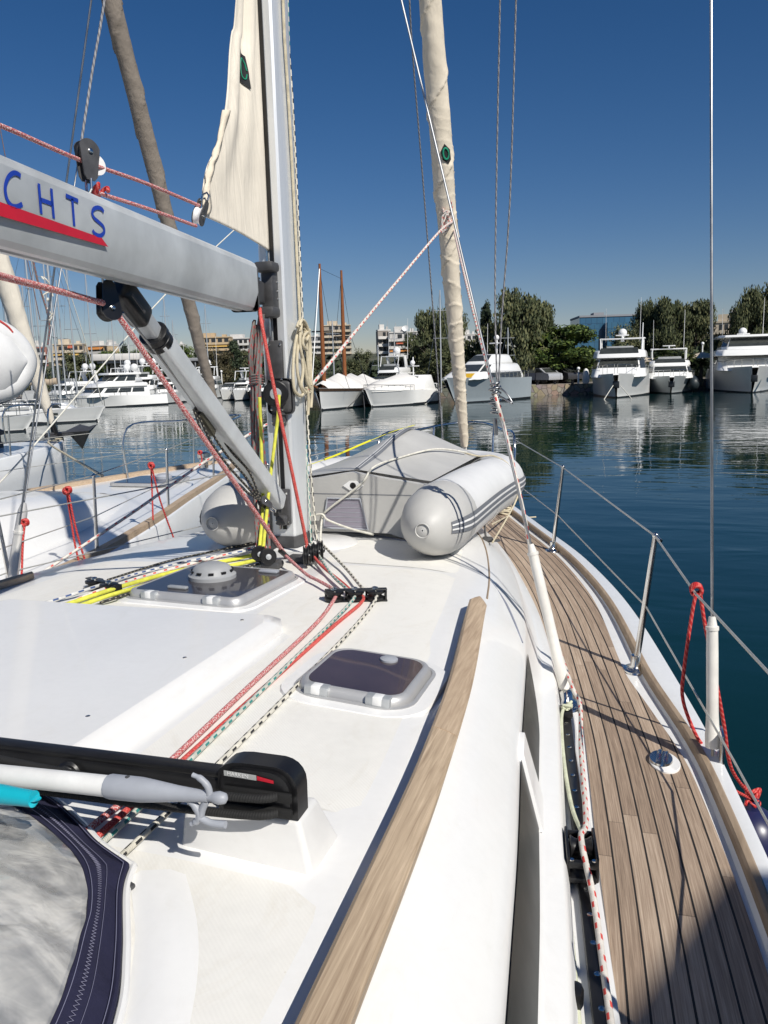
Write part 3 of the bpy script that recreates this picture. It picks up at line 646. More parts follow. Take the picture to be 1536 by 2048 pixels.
# traveller
b=MB(); b.box((.05,-2.520,1.920),(1.85,.055,.05),b=.008); TRV=b.build('mainsheet_traveller',M['black'],YT,35)
b=MB(); b.box((.05,-2.53,1.948),(1.85,.030,.014),b=.004); b.build('traveller_track',M['black'],TRV)
b=MB(); ep=[(.938,1.888),(1.090,1.888),(1.0905,1.94),(1.089,1.953),(1.084,1.964),(1.076,1.973),(1.065,1.979),(1.052,1.982),(.99,1.983),(.970,1.981),(.955,1.976),(.945,1.968),(.940,1.958)]
T=axes(Vector((0,-2.555,0)),Vector((1,0,0)),Vector((0,0,1)),Vector((0,-1,0))); b.prism(ep,-.045,T)
EF=b.build('track_end_fitting',M['black'],TRV,35)
b=MB(); b.prism([(1.014+(x-1.014)*.86,1.894+(z-1.888)*.86) for x,z in ep],.009,T); b.build('end_cheek',M['black'],TRV,35)
for zz in (1.934,1.905):
    c=MB(); c.box((1.02,-2.567,zz),(.13,.01,.018),b=.004); c.build('sheave_slot',plain('slot_shadow',(.006,.006,.006),.8),EF)
b=MB(); b.add([(.958,-2.5655,1.961),(1.020,-2.5655,1.959),(1.02,-2.5655,1.969),(.958,-2.5655,1.971)],[[0,1,2,3]]); b.build('maker_label',plain('label_silver',(.42,.43,.42),.4),EF)
b=MB(); b.add([(1.021,-2.5655,1.960),(1.052,-2.5655,1.957),(1.052,-2.5655,1.963),(1.021,-2.5655,1.968)],[[0,1,2,3]]); b.build('maker_label',M['red'],EF)
cu=bpy.data.curves.new('maker_name','FONT'); cu.body='HARKEN'; cu.size=.0105; cu.extrude=.0002
to=bpy.data.objects.new('tmp_text',cu); COL.objects.link(to); bpy.context.view_layer.update()
me=bpy.data.meshes.new_from_object(to.evaluated_get(bpy.context.evaluated_depsgraph_get())); bpy.data.objects.remove(to)
me.transform(axes(Vector((.964,-2.5662,1.9625)),Vector((1,0,-.03)).normalized(),Vector((.03,0,1)).normalized(),Vector((0,-1,0)))); me.materials.clear(); me.materials.append(M['white'])
tx=bpy.data.objects.new('maker_name',me); COL.objects.link(tx); tx.parent=EF
disc((.625,-2.56,1.915),(.2,-.97,.1),.026,.03,M['black'],TRV,'control_block',.3,hubm='grey_d')
# ================================================================== SAILS
# mainsail, furled in the mast with its clew corner left out
lee=[(0.0,-.735,3.262),(0,-.715,3.36),(0,-.675,3.45),on_x(428,300,0),on_x(443,235,0),on_x(458,150,0),on_x(468,70,0),on_x(473,0,0),(0,-.30,5.0),(0,-.22,6.5),(0,-.15,9)]
lee=smooth(lee,6); luff=[Vector((0,-.118,3.21+(9-3.21)*(i/(len(lee)-1))**1.0)) for i in range(len(lee))]
luff=[Vector((0,-.118,3.205+(p.z-3.262)*1.0*(9-3.205)/(9-3.262))) for p in lee]
b=MB();rows=[];nc=26
for i,(a,c) in enumerate(zip(luff,lee)):
    row=[]
    for k in range(nc):
        t=k/(nc-1); p=a.lerp(c,t); up=min(1,(p.z-3.2)/.5)
        p.x+=.010*math.sin(t*15+p.z*2.2)*math.sin(math.pi*t)*up+.016*math.sin(t*7-p.z*1.3)*math.sin(math.pi*min(1,t*1.1))*up+.012*t*math.sin(p.z*9)*up
        p.z+=.010*math.sin(math.pi*t); row.append(p)
    rows.append(row)
b.grid(rows); MS=b.build('mainsail',M['sail'],None,60); 
sd=MS.modifiers.new('thick','SOLIDIFY'); sd.thickness=.004
tag(MS,'cream mainsail corner sticking out of the furling slot in the mast above the boom','sail'); 
base=Vector((0,-.12,3.2)); MS.data.transform(Matrix.Translation(-base)); MS.location=base; MS['_b']=list(base)
b=MB(); rr=[]
for i in range(0,26): p=lee[i]; rr.append([p+Vector((.008+.004*math.sin(i),-.010+.004*math.sin(i*1.7),0)),p+Vector((.018+.003*math.sin(i*1.3),.010,.004)),p+Vector((.014+.004*math.sin(i*.8),.034+.006*math.sin(i*.6),.01))])
b.grid(rr); lf=b.build('leech_fold',M['sailuv'],MS,60); sd=lf.modifiers.new('t','SOLIDIFY'); sd.thickness=.008
def sail_pt(y,z,off):
    i=min(range(len(lee)),key=lambda k:abs(lee[k].z-z)); a=luff[i];c=lee[i]; t=max(0,min(1,(y-a.y)/(c.y-a.y))); up=min(1,(z-3.2)/.5)
    return Vector((.010*math.sin(t*15+z*2.2)*math.sin(math.pi*t)*up+.016*math.sin(t*7-z*1.3)*math.sin(math.pi*min(1,t*1.1))*up+.012*t*math.sin(z*9)*up+off,y,z))
q4=[on_x(*q,0) for q in ((487,95),(497,112),(501,179),(487,158))]
def patch_pt(u,v,off): p=q4[0].lerp(q4[1],u).lerp(q4[3].lerp(q4[2],u),v); return sail_pt(p.y,p.z,off)
b=MB(); b.grid([[patch_pt(i/4,j/6,.006) for i in range(5)] for j in range(7)]); pt=b.build('sail_patch',M['patch'],MS)
b=MB(); b.tube([patch_pt(.5+.3*math.cos(R(a)),.5+.32*math.sin(R(a)),.009) for a in range(20,380,20)],.0028,5); b.build('patch_emblem',M['green'],pt)
# outhaul block at the clew
cl=Vector((.0,-.745,3.24))
def pulley(name,label,c,axis,r,w,group=None,strap=None,white=False,cat='pulley block',up=Vector((0,0,1)),ln=2.3,two=False):
    c=Vector(c); axis=Vector(axis).normalized(); up=(up-axis*up.dot(axis)).normalized(); t=thing(name,label,cat,c,group)
    sd=axis.cross(up)
    for s in ((-1,1)):
        T=axes(c+axis*(s*(w/2+.002)-(.004 if s>0 else 0)+(-.0 if s>0 else 0)),sd,up,axis)
        pr=[(r*1.02*math.cos(R(a)),r*1.02*math.sin(R(a))-0) for a in range(200,341,14)]+[(r*.62,r*(ln-.6)),(r*.35,r*(ln-.25)),(-r*.35,r*(ln-.25)),(-r*.62,r*(ln-.6))]
        b=MB(); b.prism(pr,.004,T); b.build('cheek',M['grey_d'] if not two else M['black'],t,35)
        d=MB(); d.lathe([(r*.22,0),(r*.22,.004),(r*.12,.006)],12,M=along(c+axis*s*(w/2+.002),c+axis*s*(w/2+.1))); d.build('axle',M['steel'],t)
    T=along(c-axis*w*.42,c+axis*w*.42); b=MB(); h=w*.84
    b.lathe([(r*.2,0),(r*1.0,0),(r*.98,h*.1),(r*.82,h*.35),(r*.82,h*.65),(r*.98,h*.9),(r,h),(r*.2,h)],22,M=T); b.build('sheave',M['white'] if white else M['black'],t,35)
    b=MB(); a=c+up*r*(ln-.4); b.tube([a-axis*.012,a-axis*.012+up*.03,a+up*.042,a+axis*.012+up*.03,a+axis*.012],.0042,8); b.build('shackle',M['steel'],t)
    return t
pulley('outhaul_block','grey block with a white sheave shackled to the corner of the mainsail',on_x(398,432,.01),(.94,.2,-.25),.035,.030,white=True,up=(cl-on_x(398,440,.01)) if False else Vector((0,.45,1)),ln=2.2)
# furled genoa on the forestay
fa=Vector((0,4.42,1.78)); fd=(Vector((0,3.196,5.522))-Vector((0,4.358,1.942))).normalized(); FL=10.5
fd0=Vector((0,4.358,1.942))
def fsr(z):                                      # radius of the furled sail at height z
    return interp([(1.75,.03),(2.0,.042),(2.25,.052),(3.0,.070),(3.9,.086),(4.6,.093),(5.6,.088),(9,.07),(13,.03)],z)
b=MB();rows=[];n=44;m=860
for i in range(m):
    s=-.06+i*.0112; p=fd0+fd*s; rad=fsr(p.z); row=[]
    e1=Vector((1,0,0)); e2=fd.cross(e1)
    for k in range(n+1):
        a=2*math.pi*k/n
        sp=((a/(2*math.pi)-s*1.55)%1.0)          # spiral overlap
        lo=max(0,min(1,(5.2-p.z)/2.2)); wr=((s*(7.5+.8*math.sin(s*2.1))+a*.10+.12*math.sin(a*2+s*5))%1.0); ridge=.16*(sp**8)+.026*math.sin(a*3+s*7)+.008*math.sin(s*43+a*2)+lo*(.15*(wr**9)-.02)+.05*(1-lo)*math.sin(s*11-a*1.0)*max(0,math.sin(s*3.1+a))
        row.append(p+e1*math.cos(a)*rad*(1+ridge)+e2*math.sin(a)*rad*(1+ridge))
    rows.append(row)
b.grid(rows); GS=b.build('furled_genoa',M['sailuv'],None,75)
tag(GS,'cream genoa rolled tightly round the forestay ahead of the mast','sail'); GS.data.transform(Matrix.Translation(-fa)); GS.location=fa; GS['_b']=list(fa)
b=MB(); b.tube([fd0-fd*.42,fd0+fd*.0],.022,10); b.lathe([(.05,0),(.085,.005),(.085,.02),(.045,.03),(.045,.10),(.085,.11),(.085,.125),(.05,.13)],20,M=along(fd0-fd*.40,fd0)); b.build('furling_drum',M['cover'],GS,40)
def on_fs(px,py,out=1.06,ang=None):              # point on the roll's surface
    p=on_x(px,py,0); s=(p-fd0).dot(fd); c=fd0+fd*s; rad=fsr(c.z)*out
    d=ray(px,py); w=c-CAM; t=w.dot(d)/d.dot(d); q=CAM+d*t; off=q-c; off-=fd*off.dot(fd); L=min(off.length,rad*.97)
    u=off.normalized()*L if off.length>1e-5 else off; k=math.sqrt(max(0,rad*rad-L*L)); v=-(d-fd*d.dot(fd)); v-=u.normalized()*v.dot(u.normalized()) if u.length>1e-5 else Vector((0,0,0)); return c+u+v.normalized()*k
hexp=[(888,284),(899,292),(901,311),(896,322),(885,318),(880,304)]
b=MB(); P=[on_fs(*q,1.13) for q in hexp]; C0=on_fs(891,303,1.13); b.add(P+[C0],[[i,(i+1)%6,6] for i in range(6)]); pa=b.build('sail_patch',M['patch'],GS)
b=MB(); b.tube([on_fs(891+5.5*math.cos(R(a)),303+11*math.sin(R(a)),1.15) for a in range(0,361,20)],.0075,6); b.build('patch_emblem',M['green'],pa)
b=MB(); kn=on_fs(893,443,1.15)
for i in range(5): b.tube(smooth([kn+Vector((random.uniform(-.05,.05),-.02-random.random()*.03,random.uniform(-.09,.09))) for _ in range(5)],5),.0085,7)
b.tube(smooth([on_fs(884,420,1.08),on_fs(896,438,1.2),on_fs(905,430,1.1)],6),.009,7); b.tube(smooth([on_fs(902,395,1.1),on_fs(900,425,1.2),on_fs(890,445,1.15)],6),.009,7)
kb=b.build('clew_knot',M['r_wr'],GS)
# ================================================================== DINGHY
DO=Vector((.245,.12,1.79)); DR=R(-1.0)
DG=thing('inflatable_dinghy','grey inflatable dinghy lashed upside down on the foredeck ahead of the mast','dinghy',DO,rotz=DR)
ca,sa=math.cos(DR),math.sin(DR)
def dl(p): p=Vector(p); return DO+Vector((p.x*ca-p.y*sa,p.x*sa+p.y*ca,p.z))
TR=.168
def tubeline(s):                                  # starboard/port tube centre line, s=+1/-1
    return [(s*.515,-.12,.165),(s*.515,.5,.160),(s*.515,1.0,.145),(s*.510,1.4,.12),(s*.465,1.75,.10),(s*.345,2.03,.09),(s*.17,2.18,.09),(0,2.22,.09)]
for s in (1,-1):
    line=smooth(tubeline(s),8); pts=[];rad=[]
    for t,rr in ((-.32,.004),(-.315,.03),(-.29,.065),(-.24,.108),(-.17,.142),(-.09,.161),(0,.168)): pts.append(Vector((s*.515,-.12+t,.165+.0*t))); rad.append(rr)
    pts+=line[1:]; rad+=[TR]*len(line[1:])
    b=MB(); b.tube(pts,rad,28,caps=False); o=b.build('tube',[M['hypl']],DG,60,local=True)
    c=MB(); cp=pts[:7]+[Vector((s*.515,-.06,.165))]; cr=[x+.0025 for x in rad[:7]]+[TR+.0025]; c.tube(cp,cr,28,caps=False); c.build('end_cone',M['hyp'],o,60,local=True)
    c=MB(); c.lathe([(.075,-.05),(.069,-.018),(.04,.0),(1e-6,.006)],26,M=along((s*.515,-.37,.165),(s*.515,-.46,.165)),caps=False) ; c.build('cone_patch',plain('patch_grey',(.52,.52,.50),.5,0,.06),o,60,local=True)
    c=MB(); ring=[Vector((s*.515+.032*math.cos(R(a)),-.4415,.165+.032*math.sin(R(a)))) for a in range(0,361,15)]; c.tube(ring,.0035,6); c.build('seam_ring',M['hyp'],o,60,local=True)
    # three-line rubbing strake round the outside
    def stripe(z0,z1,off,mat,nm):
        q=MB();rows=[]
        path=[p for p in pts[3:]]; rr_=rad[3:]
        for i,p in enumerate(path):
            a=path[max(0,i-1)];c2=path[min(len(path)-1,i+1)]; t=(c2-a); t.z=0; t.normalize(); outv=Vector((t.y,-t.x,0))*(1 if s>0 else -1)
            row=[]
            for k in range(5):
                ang=z0+(z1-z0)*k/4; r_=rr_[i]+off; row.append(p+outv*math.cos(ang)*r_+Vector((0,0,math.sin(ang)*r_)))
            rows.append(row)
        q.grid(rows); return q.build(nm,mat,o,60,local=True)
    stripe(-.22,.24,.006,M['hypd'],'rubbing_strake'); stripe(-.10,-.04,.0085,M['hypw'],'white_line'); stripe(.07,.13,.0085,M['hypw'],'white_line')
    for dz in (.55,1.15):
        c=MB(); c.tube([Vector((s*.515+math.cos(R(a))*(TR+.001),dz,.15+math.sin(R(a))*(TR+.001))) for a in range(-60,241,12)],.0018,5); c.build('tube_seam',M['hyp'],o,local=True)
b=MB();rows=[]                                    # underside with its inflated keel
zk=[(.15,.355),(.55,.415),(.95,.485),(1.15,.50),(1.42,.47),(1.75,.38),(2.06,.23),(2.21,.16)]
for y in frange(.16,2.20,46):
    zc=interp(zk,y); hw=.40 if y<1.4 else interp([(1.4,.40),(1.7,.37),(1.97,.27),(2.20,.05)],y); ze=.30 if y<1.4 else interp([(1.4,.30),(1.75,.25),(2.20,.17)],y)
    row=[]
    for k in range(33):
        u=-1+2*k/32; a=abs(u); z=ze+(zc-ze)*(1-a)**1.05 if a>.10 else ze+(zc-ze)*((.9)**1.05+(.10-a)*.35)
        row.append((u*hw,y,min(z,zc+.01)))
    rows.append(row)
b.grid(rows); b.build('hull_bottom',M['hyp'],DG,50,local=True)
b=MB(); rows=[[( .022*u*1.0,y,interp(zk,y)+.004-.012*abs(u)) for u in (-1,-.4,.4,1)] for y in frange(.17,1.30,24)]; b.grid(rows); ks=b.build('keel_strip',M['hypd'],DG,50,local=True)
for u in (-.35,.35):
    b=MB(); b.grid([[(u*.024-.0028,y,interp(zk,y)+.004),(u*.024+.0028,y,interp(zk,y)+.004)] for y in frange(.175,1.295,24)]); b.build('white_line',M['hypw'],ks,local=True)
b=MB()                                            # transom
tp=[(-.37,.02),(-.30,-.0),(-.18,.035),(.18,.035),(.30,0),(.37,.0),(.40,.29),(.2,.318),(0,.352),(-.2,.318),(-.40,.29)]
T=axes(Vector((0,.15,0)),Vector((1,0,0)),Vector((0,-.06,1)).normalized(),Vector((0,-1,-.06)).normalized()); b.prism(tp,.035,T); TRM=b.build('transom',M['hyp'],DG,30,local=True)
b=MB(); b.add([T@Vector((x,y,.0365)) for x,y in ((-.41,.235),(.41,.235),(.41,.239),(-.41,.239))],[[0,1,2,3]]); b.build('transom_seam',M['hypd'],TRM,local=True)
b=MB(); b.prism([(-.125,.055),(.125,.055),(.09,.215),(-.09,.215)],.006,T@Matrix.Translation((-.05,.0,.035))); mp=b.build('engine_pad',M['grid'],TRM,40,local=True)
b=MB()
E1=[(-.125,.055),(.125,.055),(.09,.215),(-.09,.215),(-.125,.055)]; b.tube([T@Vector((x-.05,y,.044)) for x,y in E1],.005,6); b.build('pad_rim',M['ghook'],mp,local=True)
for i in range(1,13):
    b=MB(); y=.055+.16*i/13; w=.125-.035*i/13; b.tube([T@Vector((-w-.05,y,.0415)),T@Vector((w-.05,y,.0415))],.0012,4); b.build('pad_rib',M['ghook'],mp,local=True) if i%2 else None
dp=T@Vector((.005,.30,.036)); b=MB(); b.prism([(-.055,0),(-.02,.024),(.02,.024),(.055,0),(.02,-.024),(-.02,-.024)],.007,T@Matrix.Translation((.005,.283,.035))); dv=b.build('drain_fitting',M['white'],TRM,40,local=True)
b=MB(); b.lathe([(.017,.0085),(1e-6,.0086)],16,M=T@Matrix.Translation((.005,.283,.034)),caps=False); b.build('drain_hole',M['black'],dv,local=True)
b=MB(); b.box((.33,.118,.04),(.10,.004,.022)); b.build('name_plate',M['ghook'],TRM,local=True)
# ================================================================== ROPES, each its own thing
def rope(label,pts,r,mat,k=7,cat='rope',name='rope',group=None,n=8):
    b=MB(); b.tube(smooth(pts,k) if k>1 else pts,r,n); o=b.build(name,M[mat],None,70); tag(o,label,cat,group); seat_at(o); return o
def RF(px,py,l=.012): return on_roof(px,py,l)
def orgp(i,dx=0): return ORG_T@Vector((ORG_L*(i+.5)/3-.008+dx,-.03,.026))
# from mast foot over the organiser and aft under the sprayhood
rope('red and white flecked control line running aft past the small hatch, leftmost of the four',[RF(572,1112,.06),RF(612,1148,.03),RF(640,1163,.03),RF(668,1180,.03),orgp(0,.005),RF(632,1247,.014),RF(500,1371),RF(320,1541),RF(215,1628),RF(130,1695)],.0068,'r_redw')
rope('white line with green dashes running aft between two red lines',[RF(622,1086,.05),RF(660,1145,.03),RF(692,1176,.03),orgp(1,.0),RF(664,1244,.014),RF(560,1345),RF(372,1527),RF(276,1618),RF(195,1694)],.0062,'r_wg')
rope('plain red line running aft, pressed against the white and green one',[RF(612,1093,.06),RF(642,1130,.03),RF(684,1165,.03),RF(703,1182,.03),ORG_T@Vector((ORG_L*.60,-.036,.014)),RF(672,1248,.0095),RF(546,1359,.009),RF(353,1532,.009),RF(258,1616,.009),RF(168,1697,.009)],.0064,'r_red')
rope('white line with black dashes running aft, nearest the small hatch',[RF(640,1084,.05),RF(690,1135,.03),RF(727,1178,.03),orgp(2,.005),RF(712,1250,.014),RF(575,1390),RF(436,1528),RF(332,1628),RF(215,1738)],.0062,'r_wb')
# mainsheet: red flecked line from the left over the boom block down to the mast foot
mbk=on_x(214,606,.05)
rope('red flecked line leading in from the left to the block under the boom',[on_x(-120,520,.45),on_x(0,552,.20),on_x(110,580,.12),on_x(206,606,.07)],.0094,'r_redw')
rope('red flecked line slanting from the block under the boom down to the mast foot',[on_x(230,622,.07),on_x(300,722,.08),on_x(400,866,.10),on_x(490,995,.10),on_x(575,1116,.10)],.0096,'r_redw')
pulley('boom_block','black twin block hanging under the boom at the end of the red flecked line',on_x(218,618,.06),(.9,-.35,.1),.036,.034,two=True,ln=2.6)
b=MB(); b.tube([on_x(560,1101,.10),on_x(598,1134,.13)],.0115,10); o=b.build('rope_sleeve',M['black']); tag(o,'black chafe sleeve on the red line at the mast foot','rope sleeve'); seat_at(o)
rope('bright red line coming down from the gooseneck across the mast to its foot block',[on_x(520,618,.05),on_x(524,650,.10),on_x(548,775,.13),on_x(580,925,.15),on_x(614,1090,.16)],.0080,'r_red')
rope('upper red outhaul line above the boom, leading to the sail corner',[on_x(-90,225,.12),on_x(0,251,.10),on_x(160,320,.05),on_x(290,366,.03),on_x(398,411,.01)],.0066,'r_redw')
rope('lower red outhaul line from the knot on the boom to the sail corner',[on_x(190,384,.06),on_x(215,392,.05),on_x(300,419,.03),on_x(392,452,.01)],.0066,'r_redw')
b=MB(); q=on_x(205,387,.06)
b.tube(smooth([q+Vector((math.cos(a*1.3)*.02,math.sin(a)*.022-.005*a,math.sin(a*1.7)*.014+.004)) for a in frange(0,9,14)],4),.0062,7); o=b.build('rope_knot',M['r_red2']); tag(o,'red knot tied on top of the boom','knot'); seat_at(o)
pulley('boom_top_block','dark grey block with a white sheave standing on top of the boom',on_x(174,305,.06),(.93,-.3,.1),.036,.026,ln=2.6,up=Vector((0,-.12,-1)))
b=MB(); b.lathe([(.012,-.010),(.031,-.009),(.027,0),(.031,.009),(.012,.010)],20,M=along(on_x(191,331,.03),on_x(191,331,.03)+Vector((.93,-.3,.1)))); o=b.build('spare_sheave',M['white'],None); tag(o,'white sheave beside the dark block on top of the boom','sheave'); seat_at(o)
rope('thin grey topping wire rising from the block on top of the boom',[on_x(163,282,.04),on_x(185,140,.0),on_x(210,-5,-.05),on_x(250,-300,-.2)],.0040,'r_hal',3)
# cascade under the vang
for i,(dx,dy,r) in enumerate(((-4,0,.0052),(3,-9,.0052),(9,-20,.0050),(-10,8,.0050))):
    rope('black flecked tackle line under the vang',[on_x(392+dx*.5,815+dy*.4,.0),on_x(424+dx,880+dy,.0),on_x(455+dx,925+dy,.01),on_x(490+dx,965+dy,.02),on_x(522,1003,.02)],r,'r_blk',5,group='black tackle lines under the vang')
rope('slim wire running under the vang to its tackle',[on_x(246,625,.03),on_x(300,690,.02),on_x(360,768,.01),on_x(405,832,.0)],.0040,'wire',4) if 'wire' in M else None
b=MB(); a_,c_=on_x(398,822,0),on_x(426,868,0); T=along(a_,c_); b.box(T@Vector((0,0,(c_-a_).length/2)),(.03,.034,(c_-a_).length),rot=T.to_3x3(),b=.01); o=b.build('tackle_block',plain('bronze_dark',(.09,.085,.06),.45,.3)); tag(o,'small dark block at the upper end of the vang tackle','pulley block'); seat_at(o)
pulley('vang_block','small pale block at the lower end of the vang tackle',on_x(526,1003,.02),(.9,-.2,.3),.024,.024,ln=2.3,up=Vector((0,.6,-.6)),white=False)
# lines hanging on the after port side of the mast
for i,(p,mt,r) in enumerate((([(521,622,-.03),(512,700,-.05),(507,780,-.05),(508,880,-.05),(510,990,-.03),(520,1100,0)],'r_grey',.0085),([(524,625,-.02),(517,690,-.03),(513,770,-.03),(515,860,-.03),(517,960,-.03),(530,1100,0)],'r_grey',.0085),([(526,628,-.0),(522,700,-.02),(519,790,-.02),(525,880,-.02),(532,960,-.02),(538,1100,0)],'r_grey',.009),([(520,640,-.05),(508,720,-.08),(503,800,-.08),(505,870,-.08),(506,940,-.06),(515,1100,0)],'r_grey',.0075))):
    rope('weathered grey halyard hanging down the after side of the mast',[on_x(a,c,x) for a,c,x in p],r,mt,6,group='grey halyards hanging behind the mast')
b=MB()
for i in range(9):
    x0=504+random.uniform(0,20); b.tube(smooth([on_x(x0,640+random.uniform(0,30),-.06),on_x(x0-4+random.uniform(-4,4),700,-.06+random.uniform(-.02,.02)),on_x(x0-3+random.uniform(-3,3),750,-.06),on_x(512,766,-.06)],5),.0072,7)
for j in range(4): b.tube([on_x(500,752+j*5,-.07),on_x(514,755+j*5,-.11),on_x(526,752+j*5,-.05),on_x(514,750+j*5,-.02),on_x(500,752+j*5,-.07)],.0065,7)
o=b.build('rope_coil',M['r_grey'],None,70); tag(o,'hanging hank of grey and red flecked rope on the port side of the mast','rope coil'); seat_at(o)
rope('yellow halyard left of the winch on the mast',[on_x(519,795,.01),on_x(522,870,.0),on_x(524,940,.0),on_x(526,1010,.0),on_x(519,1095,.02)],.0082,'r_yel',5)
rope('yellow halyard right of the winch on the mast',[on_x(558,790,.05),on_x(556,830,.05),on_x(549,890,.04),on_x(540,960,.03),on_x(532,1040,.03),on_x(526,1100,.03)],.0082,'r_yel',5)
# port bundle going aft over the port organiser
rope('upper yellow line on the port side of the roof',[RF(528,1106,.03),RF(440,1124,.012),RF(330,1148,.012),RF(208,1184,.03),RF(110,1216,.012),RF(-60,1262,.012)],.0088,'r_yel')
rope('lower yellow line on the port side of the roof',[RF(532,1116,.03),RF(440,1136,.012),RF(330,1160,.012),RF(222,1190,.03),RF(120,1224,.012),RF(-60,1272,.012)],.0088,'r_yel')
rope('white and blue dashed line on the port side, farthest outboard',[RF(516,1098,.03),RF(400,1118,.012),RF(280,1146,.012),RF(190,1174,.03),RF(90,1206,.012),RF(-60,1246,.012)],.0076,'r_wbl')
rope('white and red dashed line on the port side beside the yellow lines',[RF(512,1094,.03),RF(410,1120,.012),RF(300,1149,.012),RF(200,1181,.03),RF(100,1218,.012),RF(-60,1256,.012)],.0074,'r_wr')
rope('black flecked line lying on the port side of the roof',[RF(534,1124,.02),RF(420,1150,.010),RF(330,1166,.010),RF(230,1196,.02),RF(200,1206,.01)],.0056,'r_blk')
rope('dark line stretched along the outer port side of the roof',[RF(505,1086,.02),RF(420,1104,.010),RF(330,1124,.010),RF(215,1160,.02)],.0050,'r_blk')
# lines down the starboard side of the mast and the cream hank
rope('cream halyard down the starboard side of the mast',[on_x(566,-300,.085),on_x(566,0,.085),on_x(577,200,.085),on_x(588,400,.085),on_x(600,640,.09)],.0075,'r_cream',3)
rope('white and black dashed halyard down the front of the mast',[on_x(572,-300,.06),on_x(572,0,.06),on_x(585,200,.06),on_x(597,450,.06),on_x(611,760,.07),on_x(623,960,.09),on_x(634,1082,.11)],.0056,'r_wb',3)
rope('white and green dashed halyard just ahead of the mast',[on_x(570,-200,.05),on_x(581,180,.05),on_x(595,480,.05),on_x(607,800,.06),on_x(616,960,.08),on_x(622,1084,.10)],.0048,'r_wg',3)
b=MB(); hk=on_x(603,650,.10)
def hp(x,y,d=0): return on_x(x,y,.095+d)
loops=[[(601,645,0),(590,690,.005),(586,740,.005),(589,780,.008),(603,792,.012),(607,780,.014)],[(604,646,.01),(596,690,.012),(594,735,.012),(600,770,.015),(609,786,.015),(614,776,.012)],[(606,648,.012),(613,690,.015),(616,735,.014),(619,765,.014),(622,782,.01),(612,786,.01)],[(603,644,.02),(600,690,.022),(609,730,.022),(615,765,.022),(621,778,.02)],[(599,660,.02),(612,680,.028),(618,665,.02),(610,650,.02),(600,642,.02),(594,655,.02)],[(607,655,.015),(616,672,.02),(619,700,.018),(619,750,.016),(624,775,.014),(622,815,.01)],[(602,700,.018),(606,740,.02),(603,770,.02),(610,783,.02)],[(599,652,.03),(604,640,.03),(612,648,.03),(618,668,.026),(621,700,.02),(622,770,.018)]]
for l in loops: b.tube(smooth([hp(*q) for q in l],6),.0078,8)
b.tube(smooth([hp(613,775,.02),hp(617,795,.02),hp(616,830,.015)],5),.0074,8); b.tube(smooth([hp(619,660,.02),hp(608,672,.03),hp(606,690,.03),hp(614,700,.03)],5),.0074,8)
o=b.build('rope_coil',M['r_cream'],None,70); tag(o,'large cream rope hank hung on the starboard side of the mast','rope coil'); seat_at(o)
# genoa sheets
clew=on_fs(902,436,1.2)
rope('white and red sheet running beside the inner shroud and through the black car',[clew,on_y(930,530,-.15) if False else on_fs(905,452,1.3),on_y(938,590,.9),on_y(985,770,-.32),on_y(1012,870,-.36),on_y(1046,1020,-.40),on_y(1066,1120,-.42),on_z(1112,1280,1.50),on_z(1145,1375,1.40),on_z(1160,1410,1.372),on_z(1162,1500,1.36),on_z(1172,1640,1.385),CR@Vector((0,-.005,.086)),on_z(1186,1790,1.37),on_z(1202,1900,1.35),on_z(1222,2048,1.345),on_z(1245,2200,1.34)],.0082,'r_wr',6)
rope('white and red port genoa sheet slanting down from the rolled genoa behind the mast',[clew,on_y(880,462,2.9),on_y(800,556,1.9),on_y(720,652,1.0),on_y(650,738,.42),on_y(600,798,.22)],.0098,'r_wr',4)
rope('white and red port genoa sheet passing over the port deck toward the lower left',[on_y(560,835,1.5),on_y(500,868,1.35),on_y(400,930,1.1),on_y(270,1022,.75),on_y(130,1115,.35),on_y(0,1202,-.05),on_y(-90,1262,-.3)],.0098,'r_wr',4)
# halyards tied off at the inner shroud
kn=inner_base+inner_dir*0; 
def on_sh(py):
    best=None
    for i in range(400):
        p=inner_base+inner_dir*(i/200)
        d=p-CAM; 
        f=d.dot(FWD); up=(f*math.sin(PITCH)+d.z*math.cos(PITCH)); dep=f*math.cos(PITCH)-d.z*math.sin(PITCH); u=d.dot(RGT)/dep; v=up/dep
        y=1024-F*(u*math.sin(ROLL)+v*math.cos(ROLL))
        if best is None or abs(y-py)<best[0]: best=(abs(y-py),p)
    return best[1]
sk=on_sh(785)
rope('left flag halyard of the pair rising from the knot on the inner shroud',[sk+Vector((.01,0,.02)),on_y(990,600,-.36),on_y(994,300,-.42),on_y(1000,0,-.5),on_y(1006,-400,-.6)],.0034,'r_hal',3) 
rope('right flag halyard of the pair rising from the knot on the inner shroud',[sk+Vector((.015,0,.015)),on_y(1003,640,-.36),on_y(1020,400,-.42),on_y(1032,0,-.5),on_y(1045,-400,-.6)],.0034,'r_hal',3)
b=MB()
for j in range(7):
    c=sk+Vector((0,0,.03-.018*j)); rr=.018+.006*math.sin(j*2.1); b.tube(smooth([c+Vector((math.cos(a)*rr,math.sin(a)*rr,.004*a-.01)) for a in frange(0,6.6,9)],3),.0042,6)
b.tube(smooth([sk+Vector((.01,0,.03)),sk+Vector((.05,-.02,.0)),sk+Vector((.075,-.03,-.04)),sk+Vector((.04,-.02,-.02)),sk+Vector((.015,0,-.01))],5),.0042,6)
b.tube([sk+Vector((0,0,-.10)),sk+Vector((.004,0,-.17))],.009,7)
o=b.build('halyard_knot',M['wire'],None,70); tag(o,'bunched grey knot of halyard ends and shackles on the inner shroud','knot'); seat_at(o)
